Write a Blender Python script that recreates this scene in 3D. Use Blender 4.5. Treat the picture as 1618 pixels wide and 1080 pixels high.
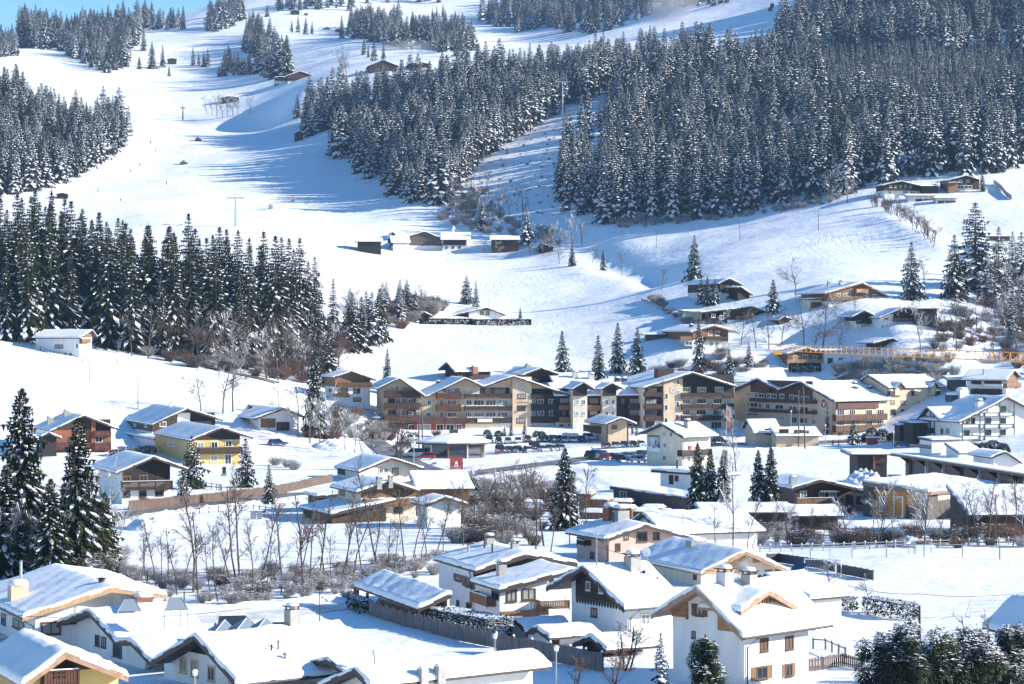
import bpy, bmesh, math, random
import numpy as np
from mathutils import Vector, Matrix
R = math.radians
C = bpy.context.scene
for _o in list(bpy.data.objects): bpy.data.objects.remove(_o)
col = C.collection
# ---------------------------------------------------------------- camera
F, U0, V0, CH = 3800.0, 809.0, 518.0, 27.0
cam = bpy.data.cameras.new('camera'); camo = bpy.data.objects.new('camera', cam); col.objects.link(camo)
camo.location = (0, 0, CH); camo.rotation_euler = (R(90), 0, 0)
cam.sensor_width = 36; cam.lens = F / 1618 * 36; cam.shift_y = -(540 - V0) / 1618.0
cam.clip_start = 1; cam.clip_end = 12000
C.camera = camo
# ---------------------------------------------------------------- sky and sun
SUN_EL, SUN_AZ = 22.0, -8.0     # azimuth measured from +X towards +Y
w = bpy.data.worlds.new('World'); C.world = w; w.use_nodes = True
nt = w.node_tree; bgn = nt.nodes['Background']
sk = nt.nodes.new('ShaderNodeTexSky'); sk.sky_type = 'NISHITA'; sk.sun_disc = False
sk.sun_elevation = R(SUN_EL); sk.sun_rotation = R(90 - SUN_AZ); sk.altitude = 900; sk.air_density = 1.0; sk.dust_density = 0.1; sk.ozone_density = 3.0
hs = nt.nodes.new('ShaderNodeHueSaturation'); hs.inputs['Saturation'].default_value = 1.22
nt.links.new(sk.outputs[0], hs.inputs['Color']); nt.links.new(hs.outputs[0], bgn.inputs[0]); bgn.inputs[1].default_value = 0.105
sl = bpy.data.lights.new('sun', 'SUN'); slo = bpy.data.objects.new('sun', sl); col.objects.link(slo)
sl.energy = 5.0; sl.angle = R(0.5); sl.color = (1.0, 0.94, 0.84)
sd = Vector((math.cos(R(SUN_EL)) * math.cos(R(SUN_AZ)), math.cos(R(SUN_EL)) * math.sin(R(SUN_AZ)), math.sin(R(SUN_EL))))
slo.rotation_euler = sd.to_track_quat('Z', 'Y').to_euler()
C.view_settings.view_transform = 'Standard'; C.view_settings.look = 'None'; C.view_settings.gamma = 1
C.view_settings.exposure = 1.03
C.render.engine = 'CYCLES'
C.cycles.use_denoising = True
C.cycles.use_adaptive_sampling = True; C.cycles.adaptive_threshold = 0.02
C.cycles.max_bounces = 6; C.cycles.diffuse_bounces = 3; C.cycles.glossy_bounces = 2; C.cycles.transparent_max_bounces = 8; C.cycles.volume_bounces = 0
# ---------------------------------------------------------------- terrain (height field from surveyed points)
def zof(v, D): return CH + (V0 - v) / F * D
_flat = [(u, D) for D in (60, 130, 200, 290, 380) for u in (-500, 0, 400, 809, 1200, 1600, 2100)]
_flat += [(u, 450) for u in (350, 480, 600, 800, 1000, 1200, 1400, 1650, 1900)] + [(u, 520) for u in (480, 600, 700, 800, 900, 1000, 1200, 1400, 1550)] + [(u, 590) for u in (620, 700, 800, 900, 1000, 1100, 1200, 1300, 1400)]
# (u, v, D): image column and row of a ground point and how far away it is
PTS = [
 # left meadow and lower left wood
 (0, 760, 430), (-300, 760, 430), (0, 700, 500), (-300, 700, 500), (150, 712, 490), (260, 697, 530), (440, 688, 540), (540, 636, 600), (0, 640, 550), (200, 640, 560), (380, 650, 560), (470, 625, 600),
 (-300, 640, 550), (0, 560, 590), (100, 562, 597), (200, 585, 590), (330, 590, 600), (430, 600, 610), (-300, 540, 590),
 (0, 528, 620), (100, 540, 622), (220, 550, 630), (330, 570, 640), (430, 585, 650), (-300, 520, 620), (520, 590, 660),
 (0, 470, 720), (150, 480, 720), (300, 490, 720), (430, 500, 720), (530, 505, 720), (-300, 460, 720), (600, 500, 740), (670, 492, 770),
 # middle mound
 (620, 597, 655), (700, 585, 660), (850, 588, 662), (1000, 585, 665), (590, 545, 720), (660, 508, 760), (740, 499, 800), (830, 505, 800), (900, 500, 790), (990, 490, 770), (1060, 545, 680),
 (600, 455, 850), (700, 450, 870), (830, 440, 880), (950, 440, 870), (590, 410, 960), (680, 394, 1000), (740, 388, 1000), (800, 402, 980), (860, 405, 970), (930, 399, 950),
 (980, 425, 900), (1040, 440, 850), (1050, 470, 780),
 # ski slope on the left
 (0, 400, 900), (150, 400, 900), (300, 400, 920), (450, 390, 960), (530, 395, 970), (-300, 400, 900), (0, 335, 1080), (250, 330, 1100), (400, 345, 1090), (520, 350, 1080), (640, 365, 1040), (700, 366, 1045),
 (-300, 330, 1080), (0, 300, 1180), (130, 290, 1240), (250, 270, 1290), (380, 260, 1290), (480, 262, 1270), (560, 300, 1180), (640, 325, 1100),
 (0, 240, 1330), (170, 225, 1400), (300, 205, 1500), (420, 200, 1500), (480, 208, 1440), (-300, 230, 1330),
 (0, 150, 1600), (170, 150, 1700), (300, 150, 1750), (400, 150, 1700), (470, 135, 1500), (-300, 140, 1600),
 (0, 90, 2000), (130, 98, 2050), (200, 115, 2000), (300, 115, 2050), (380, 120, 2000), (450, 115, 1800), (520, 120, 1550), (600, 112, 1530), (680, 108, 1540),
 (0, 62, 2600), (100, 60, 2700), (210, 48, 2800), (270, 30, 2850), (330, 14, 2850), (420, -20, 2850), (560, -55, 2900), (800, -90, 3000), (1100, -130, 3000), (1400, -180, 3000), (1900, -220, 3000), (-400, 75, 2600),
 (-400, 110, 3400), (0, 85, 3400), (270, 62, 3400), (420, 20, 3500), (800, -60, 3500), (1400, -130, 3500), (1900, -180, 3500),
 (330, 60, 2350), (450, 60, 2250), (560, 60, 2100), (650, 72, 2050), (720, 88, 1900), (450, 20, 2600), (600, 10, 2700), (750, 10, 2650), (560, 85, 1800), (640, 88, 1750),
 # gully, clearing and ridge wood
 (740, 362, 1020), (780, 345, 1050), (850, 350, 1030), (900, 372, 990), (700, 305, 1120), (620, 262, 1230), (560, 225, 1330), (500, 190, 1420), (760, 255, 1180), (820, 215, 1230), (900, 170, 1290), (985, 140, 1340),
 (780, 300, 1120), (860, 270, 1130), (930, 225, 1180), (850, 320, 1070), (870, 335, 1040),
 (560, 160, 1480), (650, 150, 1430), (740, 150, 1400), (850, 128, 1430), (960, 95, 1480), (1040, 75, 1520), (1110, 60, 1560), (1240, 25, 1620),
 (800, 95, 1900), (850, 70, 2200), (950, 70, 1900), (900, 30, 2500), (1050, 52, 1750), (1150, 35, 1850), (1200, 10, 2000), (1000, 0, 2400), (1150, -40, 2500),
 (1300, -10, 1700), (1400, -20, 1600), (1618, -30, 1600), (1900, -40, 1600), (1400, -90, 2200), (1700, -110, 2200),
 # right hand wood
 (950, 350, 1005), (1050, 352, 985), (1150, 345, 965), (1250, 325, 955), (1350, 308, 950), (1450, 285, 970), (1600, 265, 990), (1900, 240, 1000), (950, 270, 1130), (1050, 250, 1150), (1200, 240, 1120), (1400, 220, 1100), (1618, 200, 1120), (1900, 190, 1120),
 (1050, 170, 1310), (1200, 140, 1320), (1400, 120, 1290), (1618, 110, 1290), (1900, 90, 1300), (1300, 60, 1450), (1500, 50, 1430),
 # right hand meadow and chalets
 (1000, 380, 950), (1100, 375, 930), (1250, 362, 900), (1400, 335, 900), (1430, 320, 920), (1522, 305, 940), (1610, 320, 910), (1900, 310, 920),
 (1100, 415, 850), (1250, 420, 800), (1400, 400, 810), (1500, 380, 830), (1600, 398, 800), (1900, 390, 800), (1300, 455, 730), (1450, 445, 740), (1600, 460, 730), (1900, 450, 740),
 (1140, 475, 740), (1220, 498, 705), (1150, 512, 712), (1100, 548, 675), (1200, 545, 678), (1340, 489, 690), (1410, 520, 660), (1500, 520, 670), (1600, 525, 670), (1900, 520, 680),
 (1270, 576, 668), (1160, 663, 625), (1230, 663, 625), (1300, 660, 625), (1100, 655, 630), (1200, 600, 655), (1340, 600, 655), (1400, 550, 655), (1480, 590, 625), (1560, 626, 600), (1650, 630, 590), (1900, 630, 590), (1380, 600, 632), (1560, 660, 570), (1700, 670, 540), (1900, 690, 520),
]
_cu, _cy, _cz = [], [], []
for u, D in _flat: _cu.append(u); _cy.append(D); _cz.append(0.0)
for u, v, D in PTS: _cu.append(u); _cy.append(D); _cz.append(zof(v, D))
_cu = np.array(_cu, float); _cy = np.array(_cy, float); _cz = np.array(_cz, float)
def _feat(u, D): return np.stack([np.asarray(u, float) / 260.0, 8.0 * np.log(np.asarray(D, float) / 300.0)], -1)
_P = _feat(_cu, _cy); _n = len(_cu)
_d = np.sqrt(((_P[:, None] - _P[None]) ** 2).sum(-1))
# the rbf works on z / D (an angle), biharmonic spline r with a linear tail
_A = np.zeros((_n + 3, _n + 3)); _A[:_n, :_n] = _d - np.eye(_n) * 0.012; _A[:_n, _n] = 1; _A[:_n, _n + 1:] = _P; _A[_n, :_n] = 1; _A[_n + 1:, :_n] = _P.T
_W = np.linalg.solve(_A, np.concatenate([_cz / _cy, np.zeros(3)]))
def _raw(u, D):
    q = _feat(u, D); out = np.zeros(q.shape[:-1]); qf = q.reshape(-1, 2); of = out.reshape(-1)
    for i in range(0, len(qf), 4000):
        k = qf[i:i + 4000]; d = np.sqrt(((k[:, None] - _P[None]) ** 2).sum(-1))
        of[i:i + 4000] = d @ _W[:_n] + _W[_n] + k @ _W[_n + 1:]
    return of.reshape(out.shape) * D
GU = np.arange(-560, 2190, 11.0)
GD = np.concatenate([np.arange(40, 480, 6.0), 480 * np.exp(np.arange(0, 2.02, 0.0092))])
_GUm, _GDm = np.meshgrid(GU, GD, indexing='ij')
GZ = _raw(_GUm, _GDm)
def _smooth(z, k):
    for _ in range(k):
        p = np.pad(z, 1, mode='edge'); z = (p[1:-1, 1:-1] * 4 + p[:-2, 1:-1] + p[2:, 1:-1] + p[1:-1, :-2] + p[1:-1, 2:]) / 8
    return z
GZ = _smooth(GZ, 4)
# flat valley floor in front
_k = np.clip((_GDm - 395) / 90, 0, 1); GZ = GZ * (_k * _k * (3 - 2 * _k))
_X = (_GUm - U0) / F * _GDm; _Y = _GDm
def _vn(x, y, s, seed):   # cheap smooth value noise
    x = x / s; y = y / s; xi = np.floor(x).astype(int); yi = np.floor(y).astype(int); fx = x - xi; fy = y - yi
    fx = fx * fx * (3 - 2 * fx); fy = fy * fy * (3 - 2 * fy)
    def h(a, b): t = np.sin(a * 127.1 + b * 311.7 + seed * 74.7) * 43758.5453; return t - np.floor(t)
    return (h(xi, yi) * (1 - fx) + h(xi + 1, yi) * fx) * (1 - fy) + (h(xi, yi + 1) * (1 - fx) + h(xi + 1, yi + 1) * fx) * fy - 0.5
_amp = np.clip((_GDm - 560) / 400, 0.0, 1.0)
GZ = GZ + _amp * (5.0 * _vn(_X, _Y, 95, 1) + 2.2 * _vn(_X, _Y, 37, 2) + 1.0 * _vn(_X, _Y, 15, 3))
GZ = GZ + 0.25 * _vn(_X, _Y, 9, 4) * np.clip((_GDm - 100) / 100, 0, 1) * np.clip(1.2 - _amp, 0.3, 1)
def gauss_line(pts, depth, width):
    """a soft ditch (depth < 0) or bank along image-space points (u, D)"""
    global GZ
    P = [((u - U0) / F * D, D) for u, D in pts]; best = np.full(_X.shape, 1e9)
    for (x0, y0), (x1, y1) in zip(P, P[1:]):
        dx, dy = x1 - x0, y1 - y0; t = np.clip(((_X - x0) * dx + (_Y - y0) * dy) / (dx * dx + dy * dy), 0, 1)
        best = np.minimum(best, np.hypot(_X - x0 - t * dx, _Y - y0 - t * dy))
    GZ = GZ + depth * np.exp(-(best / width) ** 2)
gauss_line([(925, 985), (960, 930), (1010, 880), (1052, 830)], -2.6, 8)
gauss_line([(980, 930), (1080, 900), (1180, 905)], -1.2, 10)
gauss_line([(1395, 880), (1440, 850), (1500, 800)], 1.6, 6)
gauss_line([(1585, 700), (1560, 640)], -3, 8)
def ground(x, y):
    """terrain height under world point x, y"""
    D = max(y, 41.0); u = U0 + x / D * F
    i = min(max((u - GU[0]) / 11.0, 0), len(GU) - 1.001); a = int(i); fa = i - a
    b = int(np.searchsorted(GD, D)) - 1; b = min(max(b, 0), len(GD) - 2); fb = (D - GD[b]) / (GD[b + 1] - GD[b]); fb = min(max(fb, 0), 1)
    return float((GZ[a, b] * (1 - fa) + GZ[a + 1, b] * fa) * (1 - fb) + (GZ[a, b + 1] * (1 - fa) + GZ[a + 1, b + 1] * fa) * fb)
def ray_depth(u, v, dmin=60.0, dmax=3600.0):
    """distance of the first ground point seen through pixel (u, v) of the photograph"""
    i = min(max((u - GU[0]) / 11.0, 0), len(GU) - 1.001); a = int(i); fa = i - a
    z = GZ[a] * (1 - fa) + GZ[a + 1] * fa; vv = V0 - (z - CH) / GD * F
    prev = None
    for b in range(len(GD)):
        if GD[b] < dmin: continue
        if vv[b] <= v:
            if b == 0 or prev is None: return float(GD[b])
            t = (prev[1] - v) / max(prev[1] - vv[b], 1e-6); return float(prev[0] + t * (GD[b] - prev[0]))
        prev = (GD[b], vv[b])
        if GD[b] > dmax: break
    return float(min(GD[-1], dmax))
def gp(u, v, D=None):
    """ground point at pixel"""
    D = D or ray_depth(u, v); x = (u - U0) / F * D
    return Vector((x, D, ground(x, D)))
def pp(u, v, D): return Vector(((u - U0) / F * D, D, zof(v, D)))
def proj(p): return (U0 + p[0] / p[1] * F, V0 - (p[2] - CH) / p[1] * F)
# ---------------------------------------------------------------- materials
M = {}
def mat(name, color, rough=0.7, var=0.0, vscale=1.0, bump=0.0, bscale=4.0, metal=0.0, stripes=None, spec=0.5, color2=None, trans=0.0):
    m = bpy.data.materials.new(name); m.use_nodes = True; t = m.node_tree; b = t.nodes['Principled BSDF']
    b.inputs['Roughness'].default_value = rough; b.inputs['Metallic'].default_value = metal; b.inputs['Specular IOR Level'].default_value = spec
    c = (*color, 1)
    b.inputs['Base Color'].default_value = c
    tc = t.nodes.new('ShaderNodeTexCoord')
    if var or stripes:
        n = t.nodes.new('ShaderNodeTexNoise'); n.inputs['Scale'].default_value = vscale; n.inputs['Detail'].default_value = 5
        mp = t.nodes.new('ShaderNodeMapping')
        if stripes: mp.inputs['Scale'].default_value = stripes      # boards: noise stretched along them
        t.links.new(tc.outputs['Object'], mp.inputs[0]); t.links.new(mp.outputs[0], n.inputs['Vector'])
        r = t.nodes.new('ShaderNodeValToRGB')
        c2 = color2 or tuple(min(1, x * (1 + var)) for x in color); c1 = tuple(x * (1 - var) for x in color)
        r.color_ramp.elements[0].position = 0.36; r.color_ramp.elements[1].position = 0.64
        r.color_ramp.elements[0].color = (*c1, 1); r.color_ramp.elements[1].color = (*c2, 1)
        t.links.new(n.outputs[0], r.inputs[0]); t.links.new(r.outputs[0], b.inputs['Base Color'])
    if bump:
        n2 = t.nodes.new('ShaderNodeTexNoise'); n2.inputs['Scale'].default_value = bscale; n2.inputs['Detail'].default_value = 6
        t.links.new(tc.outputs['Object'], n2.inputs['Vector'])
        bp = t.nodes.new('ShaderNodeBump'); bp.inputs['Strength'].default_value = 1; bp.inputs['Distance'].default_value = bump
        t.links.new(n2.outputs[0], bp.inputs['Height']); t.links.new(bp.outputs[0], b.inputs['Normal'])
    M[name] = m; return m
SNOW = (0.87, 0.885, 0.91)
mat('snow', SNOW, 0.6, bump=0.08, bscale=0.9, spec=0.25)
mat('roof_snow', SNOW, 0.6, bump=0.05, bscale=1.6, spec=0.25)
mat('tree_snow', (0.84, 0.86, 0.9), 0.7, spec=0.2)
mat('rough_snow', (0.8, 0.82, 0.86), 0.7, bump=0.25, bscale=1.5, spec=0.2, var=0.06, vscale=3)
mat('road', (0.10, 0.09, 0.082), 0.6, var=0.3, vscale=0.3, color2=(0.27, 0.25, 0.235))
mat('glass_pale', (0.22, 0.26, 0.31), 0.2, spec=0.7)
mat('packed_snow', (0.62, 0.60, 0.59), 0.7, var=0.12, vscale=0.4, color2=(0.8, 0.8, 0.8), bump=0.05, bscale=2)
mat('stucco_white', (0.76, 0.75, 0.74), 0.85, var=0.06, vscale=1, stripes=(1.2, 1.2, .3), bump=0.01, bscale=8)
mat('stucco_grey', (0.58, 0.56, 0.53), 0.85, var=0.05, vscale=0.5)
mat('stucco_cream', (0.60, 0.46, 0.32), 0.85, var=0.08, vscale=1, stripes=(1, 1, .3))
mat('stucco_pale', (0.66, 0.58, 0.47), 0.85, var=0.08, vscale=1, stripes=(1, 1, .3))
mat('stucco_pink', (0.58, 0.39, 0.32), 0.85, var=0.05, vscale=0.5)
mat('stucco_yellow', (0.58, 0.43, 0.17), 0.85, var=0.05, vscale=0.5)
mat('stucco_orange', (0.26, 0.10, 0.055), 0.85, var=0.08, vscale=0.5)
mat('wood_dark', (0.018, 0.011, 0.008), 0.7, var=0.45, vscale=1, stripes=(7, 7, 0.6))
mat('wood_brown', (0.045, 0.021, 0.012), 0.7, var=0.4, vscale=1, stripes=(7, 7, 0.6))
mat('wood_red', (0.085, 0.029, 0.014), 0.65, var=0.35, vscale=1, stripes=(7, 7, 0.6))
mat('wood_tan', (0.19, 0.10, 0.052), 0.7, var=0.3, vscale=1, stripes=(7, 7, 0.6))
mat('wood_light', (0.46, 0.28, 0.14), 0.7, var=0.22, vscale=1, stripes=(7, 7, 0.6))
mat('wood_board', (0.33, 0.175, 0.09), 0.7, var=0.25, vscale=1, stripes=(0.6, 0.6, 7))
mat('wood_grey', (0.10, 0.08, 0.07), 0.8, var=0.35, vscale=1, stripes=(7, 7, 0.6))
mat('wood_panel', (0.22, 0.14, 0.11), 0.75, var=0.12, vscale=1, stripes=(0.5, 0.5, 4))
mat('roof_edge', (0.045, 0.03, 0.025), 0.6, var=0.2, vscale=2)
mat('roof_edge_light', (0.33, 0.20, 0.12), 0.6, var=0.2, vscale=2)
mat('window_white', (0.72, 0.72, 0.70), 0.5)
mat('window_brown', (0.10, 0.05, 0.03), 0.5)
mat('glass', (0.02, 0.028, 0.04), 0.07, spec=0.9)
mat('curtain', (0.30, 0.30, 0.29), 0.8, var=0.15, vscale=3)
mat('metal_dark', (0.06, 0.06, 0.065), 0.4, metal=0.6)
mat('metal_grey', (0.35, 0.36, 0.38), 0.4, metal=0.7)
mat('galvanised', (0.5, 0.52, 0.54), 0.35, metal=0.8)
mat('dark_green', (0.02, 0.05, 0.035), 0.5)
mat('bark', (0.09, 0.07, 0.058), 0.9, var=0.4, vscale=3)
mat('bark_pale', (0.20, 0.165, 0.135), 0.9, var=0.35, vscale=3)
mat('needles', (0.016, 0.026, 0.013), 0.75, var=0.5, vscale=0.5, spec=0.2)
mat('needles_frost', (0.014, 0.020, 0.020), 0.8, var=0.5, vscale=0.35, spec=0.1, color2=(0.085, 0.09, 0.09))
mat('needles_warm', (0.036, 0.044, 0.017), 0.75, var=0.5, vscale=0.5, spec=0.2)
mat('twig', (0.11, 0.082, 0.066), 0.9, var=0.3, vscale=0.4)
mat('twig_red', (0.15, 0.085, 0.06), 0.9, var=0.3, vscale=0.4)
mat('twig_frost', (0.33, 0.32, 0.31), 0.85, var=0.3, vscale=0.6)
mat('crane_orange', (0.78, 0.36, 0.05), 0.5)
mat('panel_orange', (0.50, 0.22, 0.03), 0.55, var=0.08, vscale=1)
mat('fence_brown', (0.12, 0.08, 0.062), 0.8, var=0.3, vscale=1, stripes=(5, 5, 0.5))
mat('fence_grey', (0.14, 0.13, 0.135), 0.85, var=0.3, vscale=1, stripes=(5, 5, 0.5))
mat('fence_black', (0.035, 0.04, 0.05), 0.6)
mat('banner_white', (0.8, 0.8, 0.82), 0.6)
mat('red', (0.55, 0.03, 0.03), 0.5)
mat('red_cloth', (0.6, 0.05, 0.05), 0.7)
mat('yellow', (0.8, 0.5, 0.05), 0.6)
mat('brick', (0.28, 0.10, 0.065), 0.85, var=0.25, vscale=6)
mat('concrete', (0.33, 0.32, 0.30), 0.85, var=0.1, vscale=2)
mat('rubber', (0.02, 0.02, 0.02), 0.7)
mat('solar', (0.03, 0.05, 0.10), 0.15, spec=0.8)
mat('poster', (0.16, 0.22, 0.34), 0.5, var=0.6, vscale=0.45, color2=(0.62, 0.66, 0.72))
mat('poster_green', (0.10, 0.2, 0.05), 0.5)
mat('skin', (0.55, 0.36, 0.27), 0.6)
mat('cloth_black', (0.02, 0.02, 0.025), 0.8)
mat('text_brown', (0.35, 0.22, 0.14), 0.6)
mat('text_dark', (0.08, 0.09, 0.14), 0.6)
mat('hay', (0.42, 0.40, 0.36), 0.8, var=0.3, vscale=4)
mat('sign_red', (0.35, 0.05, 0.04), 0.5)
mat('sign_blue', (0.05, 0.14, 0.4), 0.5)
for nm, cc in dict(white=(0.7, 0.7, 0.7), silver=(0.42, 0.43, 0.45), grey=(0.14, 0.145, 0.155), black=(0.015, 0.016, 0.02), blue=(0.02, 0.04, 0.12), red=(0.45, 0.03, 0.025), brown=(0.16, 0.06, 0.035)).items():
    mat('paint_' + nm, cc, 0.28, spec=0.6, metal=0.3 if nm in ('silver', 'grey') else 0)
# terrain snow: bump at several scales, ski and snow-cat tracks as relief
m = M['terrain_snow'] = bpy.data.materials.new('terrain_snow'); m.use_nodes = True; t = m.node_tree; b = t.nodes['Principled BSDF']
b.inputs['Base Color'].default_value = (*SNOW, 1); b.inputs['Roughness'].default_value = 0.65; b.inputs['Specular IOR Level'].default_value = 0.2
tc = t.nodes.new('ShaderNodeTexCoord')
def _nz(scale, detail=4):
    n = t.nodes.new('ShaderNodeTexNoise'); n.inputs['Scale'].default_value = scale; n.inputs['Detail'].default_value = detail
    t.links.new(tc.outputs['Object'], n.inputs['Vector']); return n
def _math(op, a, b_):
    n = t.nodes.new('ShaderNodeMath'); n.operation = op
    for i, x in enumerate((a, b_)):
        if isinstance(x, (int, float)): n.inputs[i].default_value = x
        else: t.links.new(x, n.inputs[i])
    return n.outputs[0]
h = _math('ADD', _math('MULTIPLY', _nz(0.05).outputs[0], 1.6), _math('MULTIPLY', _nz(0.5, 5).outputs[0], 0.22))
wv = t.nodes.new('ShaderNodeTexWave'); wv.inputs['Scale'].default_value = 0.12; wv.inputs['Distortion'].default_value = 16; wv.inputs['Detail'].default_value = 1.5; wv.inputs['Detail Scale'].default_value = 0.35
t.links.new(tc.outputs['Object'], wv.inputs['Vector'])
msk = _math('MULTIPLY', _math('MAXIMUM', _math('SUBTRACT', _nz(0.013, 3).outputs[0], 0.54), 0.0), 7.0)
h = _math('ADD', h, _math('MULTIPLY', _math('MULTIPLY', _math('POWER', wv.outputs[0], 10), -0.06), msk))
st_ = t.nodes.new('ShaderNodeMapping'); st_.inputs['Scale'].default_value = (0.25, 1.6, 1); t.links.new(tc.outputs['Object'], st_.inputs[0]); ns_ = t.nodes.new('ShaderNodeTexNoise'); ns_.inputs['Scale'].default_value = 0.6; ns_.inputs['Detail'].default_value = 5; t.links.new(st_.outputs[0], ns_.inputs['Vector'])
h = _math('ADD', h, _math('MULTIPLY', ns_.outputs[0], 0.22))
bp = t.nodes.new('ShaderNodeBump'); bp.inputs['Distance'].default_value = 1.0; bp.inputs['Strength'].default_value = 0.8
t.links.new(h, bp.inputs['Height']); t.links.new(bp.outputs[0], b.inputs['Normal'])
# ---------------------------------------------------------------- mesh helpers
class MB:
    def __init__(s): s.v = []; s.f = []; s.m = []
    def quad(s, a, b, c, d, m=0):
        n = len(s.v); s.v += [tuple(a), tuple(b), tuple(c), tuple(d)]; s.f.append((n, n + 1, n + 2, n + 3)); s.m.append(m)
    def tri(s, a, b, c, m=0):
        n = len(s.v); s.v += [tuple(a), tuple(b), tuple(c)]; s.f.append((n, n + 1, n + 2)); s.m.append(m)
    def poly(s, pts, m=0):
        n = len(s.v); s.v += [tuple(p) for p in pts]; s.f.append(tuple(range(n, n + len(pts)))); s.m.append(m)
    def box(s, x0, y0, z0, x1, y1, z1, m=0, T=None):
        P = [Vector(p) for p in ((x0, y0, z0), (x1, y0, z0), (x1, y1, z0), (x0, y1, z0), (x0, y0, z1), (x1, y0, z1), (x1, y1, z1), (x0, y1, z1))]
        if T is not None: P = [T @ p for p in P]
        n = len(s.v); s.v += [tuple(p) for p in P]
        for q in ((0, 3, 2, 1), (4, 5, 6, 7), (0, 1, 5, 4), (1, 2, 6, 5), (2, 3, 7, 6), (3, 0, 4, 7)): s.f.append(tuple(n + i for i in q)); s.m.append(m)
    def prism(s, prof, y0, y1, m=0):
        """closed polygon prof [(x, z)] extruded along y"""
        n = len(s.v); k = len(prof); ar = sum(prof[i][0] * prof[(i + 1) % k][1] - prof[(i + 1) % k][0] * prof[i][1] for i in range(k))
        if ar < 0: prof = prof[::-1]
        s.v += [(x, y0, z) for x, z in prof] + [(x, y1, z) for x, z in prof]
        s.f.append(tuple(range(n, n + k))); s.m.append(m); s.f.append(tuple(range(n + 2 * k - 1, n + k - 1, -1))); s.m.append(m)
        for i in range(k): j = (i + 1) % k; s.f.append((n + i, n + k + i, n + k + j, n + j)); s.m.append(m)
    def tube(s, pts, r, k=6, m=0, cap=True):
        n = len(s.v); L = len(pts); P = [Vector(p) for p in pts]
        for i, p in enumerate(P):
            d = (P[min(i + 1, L - 1)] - P[max(i - 1, 0)]).normalized()
            a = d.cross(Vector((0, 0, 1)) if abs(d.z) < 0.9 else Vector((1, 0, 0))).normalized(); b = d.cross(a)
            rr = r[i] if isinstance(r, (list, tuple)) else r
            for j in range(k):
                t = 2 * math.pi * j / k; s.v.append(tuple(p + (a * math.cos(t) + b * math.sin(t)) * rr))
        for i in range(L - 1):
            for j in range(k):
                q = (j + 1) % k; s.f.append((n + i * k + j, n + (i + 1) * k + j, n + (i + 1) * k + q, n + i * k + q)); s.m.append(m)
        if cap and k > 2:
            s.f.append(tuple(n + j for j in range(k))); s.m.append(m); s.f.append(tuple(n + (L - 1) * k + j for j in range(k - 1, -1, -1))); s.m.append(m)
    def mesh(s, name, mats, smooth=False):
        me = bpy.data.meshes.new(name); me.from_pydata(s.v, [], s.f)
        for x in (mats if isinstance(mats, (list, tuple)) else [mats]): me.materials.append(M[x])
        if any(s.m): me.polygons.foreach_set('material_index', s.m)
        if smooth: me.polygons.foreach_set('use_smooth', [True] * len(s.f))
        me.update(); return me
    def build(s, name, mats, parent=None, smooth=False, loc=None):
        o = bpy.data.objects.new(name, s.mesh(name, mats, smooth)); col.objects.link(o)
        if parent: o.parent = parent
        if loc is not None: o.location = loc
        return o
def link(name, me, parent=None, loc=None, rz=None, sc=None):
    o = bpy.data.objects.new(name, me); col.objects.link(o)
    if parent: o.parent = parent
    if loc is not None: o.location = loc
    if rz is not None: o.rotation_euler = (0, 0, rz)
    if sc is not None: o.scale = sc if isinstance(sc, (tuple, list)) else (sc,) * 3
    return o
_used = set()
def tag(o, label, cat=None, group=None, kind=None):
    o['label'] = label
    if cat: o['category'] = cat
    if group: o['group'] = group
    if kind: o['kind'] = kind
    return o
def struct(o): o['kind'] = 'structure'; return o
def empty(name, loc=(0, 0, 0), rz=0.0):
    o = bpy.data.objects.new(name, None); col.objects.link(o); o.location = loc; o.rotation_euler = (0, 0, rz); o.empty_display_size = 0.5
    return o
# ---------------------------------------------------------------- the ground sheet
nu, nd = GZ.shape
_ed = GZ.copy()
vs = np.stack([_X, _Y, GZ], -1).reshape(-1, 3)
ii = (np.arange(nu - 1)[:, None] * nd + np.arange(nd - 1)[None]).reshape(-1)
fs = np.stack([ii, ii + nd, ii + nd + 1, ii + 1], -1)
me = bpy.data.meshes.new('snow_ground'); me.vertices.add(len(vs)); me.vertices.foreach_set('co', vs.astype('f').ravel())
me.loops.add(len(fs) * 4); me.loops.foreach_set('vertex_index', fs.astype('i').ravel()); me.polygons.add(len(fs)); me.polygons.foreach_set('loop_start', np.arange(0, len(fs) * 4, 4, dtype='i'))
me.update(calc_edges=True); me.polygons.foreach_set('use_smooth', [True] * len(fs)); me.materials.append(M['terrain_snow']); me.validate()
struct(link('snow_ground', me))
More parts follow.
